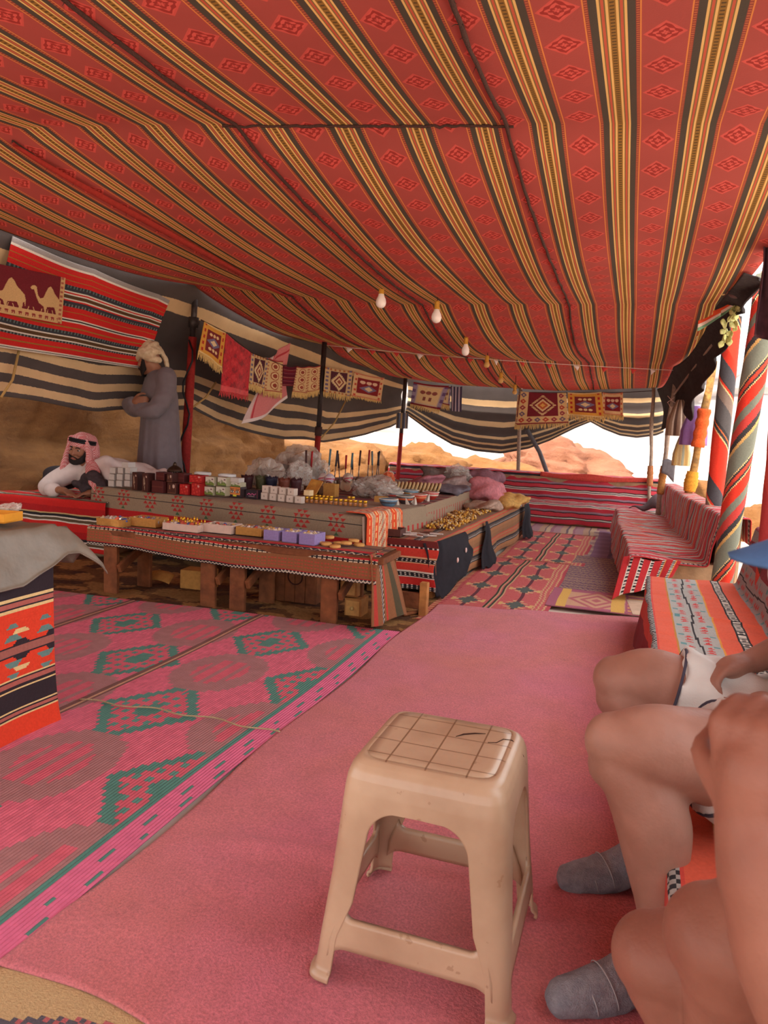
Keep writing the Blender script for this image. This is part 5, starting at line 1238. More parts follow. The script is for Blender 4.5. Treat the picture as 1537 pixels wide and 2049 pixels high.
def hand(mb, W, d, pn, side, size=1.0, curl=(35, 45, 30), spread=.5, thumb=(0.55, 0.75)):
    """W wrist, d direction of the hand, pn palm normal (towards the palm side), side +1/-1: which side the thumb leaves"""
    d = Vector(d).normalized(); pn = Vector(pn); pn = (pn-d*pn.dot(d)).normalized(); sd = d.cross(pn).normalized()*side; W = Vector(W); s_ = size
    capsule(mb, [W, W+d*.05*s_], [.027*s_, .030*s_]); 
    for k in range(4):
        o_ = (1.5-k)*.019*s_; capsule(mb, [W+d*.02*s_+sd*o_*.7, W+d*.085*s_+sd*o_], [.015*s_, .0125*s_], sub=3)
    for k, L_ in enumerate((.070, .080, .074, .058)):
        o_ = (1.5-k)*.0195*s_; p_ = W+d*.088*s_+sd*o_; dd = (d+sd*(1.5-k)*.06*spread).normalized(); ax = dd.cross(pn).normalized(); pts = [p_]; cu = 0
        for j, fr in enumerate((.45, .30, .25)):
            cu += R(curl[j]); v = dd*math.cos(cu)+pn*math.sin(cu); p_ = p_+v*L_*fr*s_; pts.append(p_)
        capsule(mb, pts, [.0098*s_, .0092*s_, .0085*s_, .0070*s_], n=10, sub=3)
    b_ = W+d*.022*s_+sd*.026*s_; t1 = b_+(d*.55+sd*.75+pn*.35).normalized()*.042*s_; t2 = t1+(d*thumb[1]+sd*.25+pn*thumb[0]).normalized()*.034*s_; t3 = t2+(d*.8-sd*.1+pn*.4).normalized()*.026*s_
    capsule(mb, [b_, t1, t2, t3], [.015*s_, .0125*s_, .011*s_, .0085*s_], n=10, sub=3)

def head(mb, c, fwd, up_, s_=1.0):
    """skull, jaw, nose, brow, ears added around centre c; returns the local frame"""
    f = Vector(fwd).normalized(); u_ = Vector(up_); u_ = (u_-f*u_.dot(f)).normalized(); r_ = f.cross(u_); c = Vector(c)
    B = Matrix((r_, f, u_)).transposed().to_4x4(); B.translation = c
    def E(p_, rr): mb.ball((0, 0, 0), tuple(k*s_ for k in rr), 20, 14, M=B @ Matrix.Translation(Vector(p_)*s_))
    E((0, -.012, .035), (.074, .094, .085)); E((0, .018, -.01), (.066, .074, .085)); E((0, .034, -.068), (.048, .052, .045)); E((0, .062, -.098), (.024, .022, .018))
    E((0, .084, .022), (.050, .014, .010)); E((0, .098, -.012), (.010, .016, .028)); E((0, .106, -.030), (.015, .014, .010)); E((-.036, .070, -.028), (.022, .022, .020)); E((.036, .070, -.028), (.022, .022, .020))
    E((0, .092, -.060), (.026, .012, .008)); E((0, .088, -.072), (.024, .012, .009))
    for k in (-1, 1): E((k*.074, -.008, -.008), (.010, .020, .030))
    return B
def face_parts(B, parent, s_=1.0, beard=True, beardlen=.03):
    for k in (-1, 1):
        q = MB(); q.ball((0, 0, 0), .0105*s_, 12, 8, M=B @ Matrix.Translation(Vector((k*.031, .0765, .004))*s_)); ey_ = q.build('eye', M_eye, parent)
        q = MB(); q.ball((0, 0, 0), .0072*s_, 10, 6, M=B @ Matrix.Translation(Vector((k*.031, .0820, .003))*s_)); q.build('iris', M_iris, ey_)
        q = MB(); q.tube([tuple(B @ (Vector((k*(.012+.038*t), .094-.010*t*t, .021+.007*math.sin(t*PI)))*s_)) for t in np.linspace(0, 1, 6)], [.003*s_, .005*s_, .005*s_, .0045*s_, .004*s_, .002*s_], 6); q.build('eyebrow', M_hair, parent)
    q = MB(); q.ball((0, 0, 0), (.022*s_, .006*s_, .005*s_), 12, 8, M=B @ Matrix.Translation(Vector((0, .101, -.065))*s_)); q.build('mouth', M_lip, parent)
    if beard:
        q = MB()
        for t in np.linspace(-1, 1, 15):
            a = t*R(95); x, y = .066*math.sin(a), .030+.052*math.cos(a); z = -.078-.028*math.cos(a); capsule(q, [B @ (Vector((x, y, z+.055*abs(t)**2+.02))*s_), B @ (Vector((x*.98, y+.004, z-beardlen*(1-.6*abs(t))))*s_)], [.013*s_, .010*s_], 8, sub=2)
        for t in np.linspace(-1, 1, 7): q.ball((0, 0, 0), (.010*s_, .006*s_, .006*s_), 8, 6, M=B @ Matrix.Translation(Vector((.028*t, .103-.010*t*t, -.050-.012*t*t))*s_))
        fuse('beard', q, .005*s_, M_hair, parent, 3)

# ---- standing man in a grey robe, arms folded, looking down to the left
fx = Vector((-.62, -.78, 0)).normalized()
pm = empty('person', (-3.88, 5.43, 0), math.atan2(-fx.x, fx.y)); tag(pm, 'man standing with folded arms in a grey robe and cream turban', 'person')
hp = (0, .10, 1.545)
def man_arms(mb, rr, hands=False):
    k = rr
    capsule(mb, [(.175, 0, 1.40), (.225, .02, 1.27), (.255, .12, 1.13), (.10, .235, 1.155), (-.07, .245, 1.18)], [.060*k, .056*k, .050*k, .043*k, .034*k], sub=5)
    capsule(mb, [(-.175, 0, 1.40), (-.225, .02, 1.27), (-.255, .12, 1.12), (-.10, .205, 1.125), (.08, .205, 1.13)], [.060*k, .056*k, .050*k, .043*k, .034*k], sub=5)
b_ = MB(); head(b_, hp, (.56, .76, -.30), (.16, .22, .96))
capsule(b_, [(0, .0, 1.36), (0, .03, 1.44), (-.005, .075, 1.50)], [.075, .058, .055]); ell(b_, (0, 0, 1.25), (.165, .105, .20)); ell(b_, (0, 0, .98), (.155, .11, .17)); man_arms(b_, .85)
for sx in (-1, 1):
    capsule(b_, [(sx*.09, 0, .92), (sx*.10, .01, .50), (sx*.10, -.01, .10)], [.085, .058, .04]); capsule(b_, [(sx*.10, -.03, .05), (sx*.11, .10, .035), (sx*.115, .17, .03)], [.04, .036, .026])
hand(b_, (-.085, .245, 1.18), (-.85, -.35, .12), (-.3, -1, 0), 1, 1.0, (25, 40, 25)); hand(b_, (.09, .205, 1.13), (.9, -.15, 0), (0, -1, 0), -1, 1.0, (15, 20, 15))
fuse('body', b_, .0075, M_skinB, pm, 4)
Bm = head(MB(), hp, (.56, .76, -.30), (.16, .22, .96)); face_parts(Bm, pm, 1.0, True, .02)
rb = MB(); prof = [(.02, .29, .235), (.06, .285, .23), (.45, .24, .19), (.85, .215, .165), (1.05, .21, .155), (1.25, .215, .15), (1.36, .20, .12), (1.425, .145, .095), (1.462, .075, .07)]
vs = []; fs = []; n = 48
for (z, rx, ry) in prof:
    for j_ in range(n): a = 2*PI*j_/n; vs.append((rx*math.cos(a), ry*math.sin(a)+(.01 if z > 1.2 else 0), z))
for i in range(len(prof)-1):
    for j_ in range(n): fs.append((i*n+j_, i*n+(j_+1) % n, (i+1)*n+(j_+1) % n, (i+1)*n+j_))
fs += [tuple(range(n-1, -1, -1)), tuple((len(prof)-1)*n+j_ for j_ in range(n))]; rb.add(vs, fs, True); man_arms(rb, 1.42)
def robe_folds(co, no):
    a = np.arctan2(co[:, 1], co[:, 0]); k = np.clip((1.15-co[:, 2])/1.0, 0, 1)
    d_ = .016*k*(np.sin(a*9+co[:, 2]*1.5)+.6*np.sin(a*17-co[:, 2]*3)) + .006*np.sin(co[:, 2]*60+co[:, 0]*35)*np.clip(1-np.abs(co[:, 2]-1.15)/.22, 0, 1)*(np.abs(co[:, 0]) > .16)
    return co+no*d_[:, None]
M_robe = mat('grey_robe', S(112, 100, 102), .85, .08, 8, .15, 300, sheen=.1)
fuse('robe', rb, .011, M_robe, pm, 5, robe_folds)
tb_ = MB(); 
for k in range(7):
    tz_ = .03+.018*k; rr_ = .098-.0065*k*k*.35; tilt = (.30 if k % 2 else -.18)
    pts = [Bm @ Vector((rr_*math.cos(a), -.012+rr_*1.12*math.sin(a), tz_+tilt*.05*math.sin(a+k)+.010*math.cos(2*a+k))) for a in np.linspace(0, 2*PI, 25)]; tb_.tube(pts, .020, 8, cap=False)
tb_.ball((0, 0, 0), (.088, .10, .065), 18, 12, M=Bm @ Matrix.Translation((0, -.012, .085)))
capsule(tb_, [Bm @ Vector((.03, -.10, .06)), Bm @ Vector((.04, -.125, -.02)), Bm @ Vector((.05, -.12, -.10))], [.035, .042, .030], flat=.5); capsule(tb_, [Bm @ Vector((-.05, .03, .03)), Bm @ Vector((-.085, -.03, -.01)), Bm @ Vector((-.06, -.10, -.04))], [.02, .026, .03])
def crinkle(amp, fr):
    def f(co, no):
        d_ = np.array([mnoise.noise(Vector(c_)*fr) for c_ in co]); return co+no*(amp*d_)[:, None]
    return f
fuse('turban', tb_, .007, mat('cream_turban', S(206, 184, 152), .9, .12, 25, .3, 200, col2=S(184, 158, 124)), pm, 3, crinkle(.006, 28))

# ---- man reclining on the red ledge in a white robe and checked headscarf
pr_ = empty('person', (-4.18, 4.80, .43)); tag(pr_, 'man reclining on one elbow in a white robe and red checked headscarf', 'person')
hc = (.07, -.06, .36); hf, hu = (.10, -1, -.12), (.16, 0, 1)
b_ = MB(); head(b_, hc, hf, hu, .95); capsule(b_, [(.12, .02, .18), (.09, -.03, .26), (.08, -.05, .31)], [.07, .055, .05]); ell(b_, (.16, .04, .14), (.16, .12, .12), (0, .35, 0)); ell(b_, (.36, .12, .10), (.17, .12, .095), (0, .15, .3))
RA = [(.03, -.02, .20), (-.12, -.08, .12), (-.21, -.12, .045), (-.06, -.24, .045), (.06, -.27, .05)]; capsule(b_, RA, [.055, .048, .042, .036, .028])
LA = [(.26, .00, .24), (.36, -.06, .16), (.40, -.06, .07), (.32, -.17, .04)]; capsule(b_, LA, [.05, .045, .038, .028])
hand(b_, (.06, -.27, .05), (1, -.25, -.05), (0, 0, -1), 1, .95, (15, 15, 10)); hand(b_, (.31, -.18, .04), (-.6, -.7, -.05), (0, 0, -1), -1, .95, (15, 15, 10))
L1 = [(.42, .12, .10), (.62, .20, .15), (.34, .30, .06)]; L2 = [(.40, .15, .08), (.60, .28, .08), (.32, .34, .05)]
capsule(b_, L1, [.085, .062, .04]); capsule(b_, L2, [.085, .06, .04]); capsule(b_, [(.34, .30, .05), (.24, .34, .04)], [.036, .026]); capsule(b_, [(.32, .34, .05), (.22, .38, .04)], [.036, .026])
fuse('body', b_, .007, M_skinB, pr_, 4)
Br = head(MB(), hc, hf, hu, .95); face_parts(Br, pr_, .95, True, .008)
rb = MB(); ell(rb, (.16, .04, .145), (.185, .14, .135), (0, .35, 0)); ell(rb, (.37, .12, .11), (.20, .145, .105), (0, .15, .3)); capsule(rb, RA[:4]+[(-.01, -.255, .046)], [.085, .072, .064, .058, .055]); capsule(rb, LA, [.08, .07, .06, .05]); capsule(rb, [(.22, .02, .20), (.38, .10, .17), (.54, .18, .14)], [.11, .115, .10]); capsule(rb, L1, [.12, .09, .07]); capsule(rb, L2, [.115, .085, .07]); capsule(rb, [(.11, .01, .20), (.095, -.02, .26)], [.08, .062])
def rfold(co, no): return co+no*(.010*np.sin(co[:, 0]*40+co[:, 2]*30)*np.clip((co[:, 0]-.2)*4, 0, 1)+.006*np.sin(co[:, 0]*24-co[:, 1]*50))[:, None]
fuse('robe', rb, .010, mat('white_robe', S(204, 186, 178), .85, .06, 8, .1, 300), pr_, 5, rfold)
# headscarf: dome, sides and a long fall over the chest, red checks woven in
m, nt, out = nmat('red_check_scarf'); tc = nt.nodes.new('ShaderNodeTexCoord'); p = nt.nodes.new('ShaderNodeBsdfPrincipled'); p.inputs['Roughness'].default_value = .9
ck = N(nt, 'ShaderNodeTexChecker', Scale=120.0); nt.links.new(tc.outputs['Object'], ck.inputs['Vector']); ck.inputs[1].default_value = (*S(190, 74, 76), 1); ck.inputs[2].default_value = (*S(214, 170, 164), 1)
nt.links.new(ck.outputs[0], p.inputs['Base Color']); nt.links.new(p.outputs[0], out.inputs[0]); M_check = m
sf = MB(); sf.ball((0, 0, 0), (.088, .104, .085), 20, 14, M=Br @ Matrix.Translation((0, -.02, .045)))
for k in (-1, 1):
    capsule(sf, [Br @ Vector((k*.068, .035, .075)), Br @ Vector((k*.088, .025, -.01)), Br @ Vector((k*.100, .03, -.10)), Br @ Vector((k*.115, .03, -.17))], [.028, .030, .034, .040], flat=.6)
    capsule(sf, [Br @ Vector((k*.05, -.07, .06)), Br @ Vector((k*.08, -.05, -.05)), Br @ Vector((k*.10, -.03, -.16))], [.05, .06, .06], flat=.7)
capsule(sf, [(.17, -.05, .27), (.24, -.13, .20), (.32, -.19, .12), (.40, -.23, .05)], [.045, .055, .052, .035], flat=.45); capsule(sf, [(-.03, -.02, .24), (-.05, .04, .18), (-.04, .06, .12)], [.05, .055, .04], flat=.6)
fuse('headscarf', sf, .007, M_check, pr_, 3, crinkle(.006, 24))
q = MB()
for dz in (.052, .068): q.tube([Br @ Vector((.090*math.cos(a), -.015+.104*math.sin(a), dz+.022*math.sin(a))) for a in np.linspace(0, 2*PI, 33)], .0095, 8, cap=False)
q.build('head_cord', mat('black_cord', S(24, 20, 22), .6), pr_)
# dark shawl bundled beside him
sh = MB()
for k in range(16): ell(sh, (random.uniform(-.16, .14), random.uniform(-.06, .06), random.uniform(.04, .13)), (random.uniform(.06, .11), random.uniform(.05, .08), random.uniform(.03, .06)), (random.uniform(-.6, .6), random.uniform(-.6, .6), random.uniform(0, 3)), 14, 10)
capsule(sh, [(-.12, -.02, .12), (.02, -.08, .17), (.14, -.12, .10), (.22, -.16, .04)], [.06, .07, .06, .03])
o = fuse('shawl', sh, .009, mat('dark_shawl', S(66, 54, 56), .9, .25, 14, .4, 80), None, 3, crinkle(.016, 14)); o.location = (-3.93, 4.71, .425); o.scale = (.85, .8, .9); tag(o, 'dark grey shawl bundled on the red ledge beside the reclining man', 'shawl')
cu = MB()
ell(cu, (0, 0, .07), (.17, .12, .075)); ell(cu, (-.05, .02, .12), (.13, .10, .07)); o = fuse('cushion', cu, .012, mat('black_cushion', S(50, 42, 44), .85, .1, 10, .2, 100), None, 6); o.location = (-4.45, 4.90, .44); tag(o, 'dark cushion behind the reclining man\'s elbow', 'cushion')

# ---- seated man at right: tan legs, white shorts
ps = empty('person', (.42, 1.75, 0)); tag(ps, 'seated person in white shorts with bare tan legs and grey socks, farther of the two', 'person')
KN, KF = Vector((.020, 1.475, .475)), Vector((.015, 1.865, .478)); HN, HF = Vector((.44, 1.64, .385)), Vector((.44, 1.86, .385)); AN, AF = Vector((.135, 1.43, .095)), Vector((.125, 1.80, .10))
o0 = Vector((.42, 1.75, 0))
def rl(p_): return tuple(Vector(p_)-o0)
b_ = MB()
for K, H, A, toe, bw in ((KN, HN, AN, Vector((-.035, 1.315, .04)), -1), (KF, HF, AF, Vector((-.052, 1.70, .04)), 1)):
    mid = H.lerp(K, .55); capsule(b_, [rl(H), rl(mid+Vector((0, 0, .012))), rl(K+Vector((.075, 0, .012))), rl(K)], [.108, .094, .078, .066], n=24, sub=6)
    ell(b_, rl(K+Vector((-.022, 0, .004))), (.050, .052, .056)); ell(b_, rl(K+Vector((-.012, 0, -.045))), (.050, .050, .050))
    c1 = K.lerp(A, .36)+Vector((.030, 0, 0)); c2 = K.lerp(A, .70)+Vector((.012, 0, 0)); capsule(b_, [rl(K+Vector((.004, 0, -.03))), rl(K.lerp(A, .16)+Vector((.012, 0, 0))), rl(c1), rl(c2), rl(A)], [.064, .066, .069, .050, .039], n=24, sub=6)
    sh_ = K.lerp(A, .45)-Vector((.012, 0, 0)); capsule(b_, [rl(K.lerp(A, .12)-Vector((.02, 0, 0))), rl(sh_), rl(A-Vector((.012, 0, 0)))], [.038, .034, .024])
    heel = A+Vector((.035, .012, -.055)); capsule(b_, [rl(heel), rl(A+Vector((-.03, -.02, -.02))), rl(toe.lerp(A, .45)+Vector((0, 0, -.018))), rl(toe)], [.036, .044, .041, .031], sub=5)
ell(b_, rl((.46, 1.75, .40)), (.14, .20, .12)); ell(b_, rl((.47, 1.75, .62)), (.12, .17, .20)); ell(b_, rl((.45, 1.75, .82)), (.13, .20, .17)); capsule(b_, [rl((.44, 1.75, .92)), rl((.42, 1.75, 1.03))], [.07, .055]); Bp = head(b_, rl((.38, 1.75, 1.13)), (-1, 0, -.1), (0, 0, 1))
for sy_, wr, el in ((-1, (.345, 1.70, .525), (.52, 1.52, .60)), (1, (.285, 1.86, .565), (.50, 2.0, .62))):
    capsule(b_, [rl((.46, 1.75+sy_*.20, .90)), rl((.50, 1.75+sy_*.23, .76)), rl(el), rl(Vector(el).lerp(Vector(wr), .5)+Vector((0, 0, .01))), rl(wr)], [.058, .052, .044, .040, .028], sub=5)
hand(b_, rl((.285, 1.86, .565)), (-.75, -.55, -.18), (.2, -.3, -1), -1, 1.0, (30, 40, 30)); hand(b_, rl((.345, 1.70, .525)), (-.9, .2, -.1), (0, 0, -1), 1, 1.0, (20, 30, 20))
fuse('body', b_, .0065, M_skinP, ps, 7)
face_parts(Bp, ps, 1.0, False); hb = MB(); hb.ball((0, 0, 0), (.080, .100, .080), 18, 12, M=Bp @ Matrix.Translation((0, -.02, .048))); fuse('hair', hb, .009, mat('brown_hair', S(70, 48, 34), .8, .3, 60, .6, 150), ps, 2, crinkle(.008, 40))
M_short = mat('white_shorts', S(214, 210, 202), .85, .05, 8, .15, 300)
sh = MB()
for K, H, fr_ in ((KN, HN, .60), (KF, HF, .73)):
    e = H.lerp(K, fr_)+Vector((0, 0, .014)); d_ = (K-H).normalized(); sh.tube([rl(H+Vector((.06, 0, .02))), rl(H.lerp(e, .5)), rl(e)], [.138, .120, .112], 28)
ell(sh, rl((.48, 1.75, .42)), (.17, .235, .15))
def sfold(co, no): return co+no*(.006*np.sin(co[:, 0]*55+co[:, 1]*30)+.004*np.sin(co[:, 1]*70+co[:, 2]*50)+.004*np.sin(co[:, 0]*21))[:, None]
shorts_ = fuse('shorts', sh, .0075, M_short, ps, 2, sfold)
for K, H, fr_ in ((KN, HN, .60), (KF, HF, .73)):
    e = H.lerp(K, fr_)+Vector((0, 0, .014)); d_ = (K-H).normalized(); u1 = d_.cross(Vector((0, 0, 1))).normalized(); u2 = d_.cross(u1)
    MB().tube([rl(e+u1*.110*math.cos(a)+u2*.110*math.sin(a)) for a in np.linspace(0, 2*PI, 41)], .0035, 6, cap=False).build('hem', mat('dark_hem', S(70, 66, 78), .9), shorts_)
tp = MB(); ell(tp, rl((.475, 1.75, .60)), (.145, .195, .23)); ell(tp, rl((.45, 1.75, .80)), (.155, .215, .17)); ell(tp, rl((.445, 1.75, .90)), (.125, .20, .075)); ell(tp, rl((.44, 1.75, .93)), (.085, .09, .055))
for sy_ in (-1, 1): capsule(tp, [rl((.46, 1.75+sy_*.19, .90)), rl((.495, 1.75+sy_*.235, .77))], [.076, .070])
fuse('shirt', tp, .010, mat('pale_shirt', S(196, 196, 198), .85, .05, 8, .1, 300), ps, 8, crinkle(.010, 9))
M_sock = mat('grey_sock', S(150, 150, 154), .9, .15, 40, .6, 400, col2=S(134, 134, 140)); M_stitch = mat('sock_line', S(172, 170, 170), .9, 0)
for K, A, toe in ((KN, AN, Vector((-.042, 1.310, .042))), (KF, AF, Vector((-.060, 1.695, .042)))):
    so = MB(); heel = A+Vector((.035, .012, -.055)); capsule(so, [rl(heel), rl(A+Vector((-.03, -.02, -.022))), rl(toe.lerp(A, .45)+Vector((0, 0, -.018))), rl(toe)], [.041, .050, .046, .037], sub=5); capsule(so, [rl(A+Vector((.005, 0, -.03))), rl(A+Vector((0, .004, .03)))], [.047, .046])
    s_ = fuse('sock', so, .006, M_sock, ps, 4, crinkle(.003, 40))
    d_ = (toe-A); d_.z = 0; d_.normalize(); sd_ = Vector((-d_.y, d_.x, 0))
    for fr, rr_ in ((.80, .042), (.62, .046)):
        c = A.lerp(toe, fr)+Vector((0, 0, -.012)); MB().tube([rl(c+sd_*rr_*math.cos(a)+Vector((0, 0, 1))*rr_*.92*math.sin(a)+d_*.012*math.sin(a)) for a in np.linspace(-.3, PI+.3, 17)], .0013, 5).build('toe_seam', M_stitch, s_)

# ---- person beside the camera: crossed knees, forearm raised with a fist, blue cap
pc = empty('person', (.45, .75, 0)); tag(pc, 'person close at the right edge with raised fist, bare knees and blue cap', 'person'); o0 = Vector((.45, .75, 0))
KN, KF = Vector((.132, .815, .545)), Vector((.085, .985, .390)); HN, HF = Vector((.50, .66, .385)), Vector((.50, .86, .385)); AN, AF = Vector((.16, 1.0, .20)), Vector((.19, 1.02, .09))
b_ = MB()
for K, H, A in ((KN, HN, AN), (KF, HF, AF)):
    capsule(b_, [rl(H), rl(H.lerp(K, .5)), rl(K+Vector((.07, -.005, .008))), rl(K)], [.105, .088, .072, .060], n=24, sub=6); ell(b_, rl(K+Vector((-.012, .005, 0))), (.052, .052, .056))
    capsule(b_, [rl(K+Vector((.008, 0, -.02))), rl(K.lerp(A, .35)+Vector((.022, 0, 0))), rl(K.lerp(A, .7)+Vector((.01, 0, 0))), rl(A)], [.057, .060, .045, .036], n=24, sub=6)
    capsule(b_, [rl(A+Vector((.03, 0, -.04))), rl(A+Vector((-.02, .02, -.035))), rl(A+Vector((-.13, .05, -.055)))], [.032, .037, .026])
ell(b_, rl((.52, .76, .42)), (.15, .19, .13)); ell(b_, rl((.50, .75, .62)), (.12, .16, .18)); ell(b_, rl((.46, .75, .78)), (.12, .18, .13)); capsule(b_, [rl((.42, .75, .86)), rl((.33, .76, .90))], [.062, .052]); Bc = head(b_, rl((.272, .765, .955)), (-1, -.02, -.20), (-.15, 0, 1))
EL, WR = Vector((.200, .640, .560)), Vector((.122, .672, .745))
capsule(b_, [rl((.45, .585, .82)), rl((.38, .57, .74)), rl(EL+Vector((.03, -.02, .0))), rl(EL+Vector((-.010, .0, .04))), rl(EL.lerp(WR, .45)), rl(EL.lerp(WR, .78)), rl(WR)], [.056, .054, .050, .052, .052, .044, .034], n=24, sub=6)
capsule(b_, [rl((.45, .915, .82)), rl((.46, .97, .70)), rl((.40, .96, .58)), rl((.30, .92, .54))], [.055, .050, .042, .030], sub=5)
hand(b_, rl(WR), (-.10, .05, 1), (.75, .9, 0), 1, 1.02, (72, 95, 60), .3, (.9, .3)); hand(b_, rl((.30, .92, .54)), (-.9, -.2, -.1), (0, 0, -1), 1, 1.0, (20, 30, 20))
fuse('body', b_, .0055, M_skinQ, pc, 6)
face_parts(Bc, pc, 1.0, False)
cp = MB(); cp.ball((0, 0, 0), (.082, .103, .078), 20, 14, M=Bc @ Matrix.Translation((0, -.014, .052))); M_cap = mat('blue_cap', S(72, 104, 148), .85, .08, 20, .2, 200); cap_ = fuse('cap', cp, .008, M_cap, pc, 3)
P = []
for i in range(25):
    a = R(-74+148*i/24); row = []
    for k in range(9): t = k/8; row.append(tuple(Bc @ Vector(((.078+.004*t)*math.sin(a)*(1-.06*t), .075*math.cos(a)+.095*t*math.cos(a*.9)+.005, .062+.006*math.cos(a*2)-.022*t-.010*math.sin(a)**2))))
    P.append(row)
sheet('brim', P, M_cap, parent=cap_, thick=.005)
tp = MB(); ell(tp, rl((.53, .76, .60)), (.15, .20, .20)); ell(tp, rl((.48, .75, .76)), (.15, .21, .15)); ell(tp, rl((.45, .75, .84)), (.10, .18, .06))
for sy_ in (-1, 1): capsule(tp, [rl((.47, .75+sy_*.16, .83)), rl((.43, .75+sy_*.19, .76))], [.076, .070])
ell(tp, rl((.42, .752, .855)), (.085, .09, .055)); fuse('shirt', tp, .010, mat('navy_shirt', S(74, 84, 104), .85, .05, 8, .1, 300), pc, 8, crinkle(.010, 9))
sh = MB()
for K, H in ((KN, HN), (KF, HF)): sh.tube([rl(H+Vector((.05, 0, .02))), rl(H.lerp(K, .22)), rl(H.lerp(K, .40))], [.135, .122, .116], 24)
ell(sh, rl((.53, .76, .43)), (.16, .22, .15)); fuse('shorts', sh, .009, mat('khaki_shorts', S(150, 132, 104), .85, .05, 8, .1, 300), pc, 3, sfold)

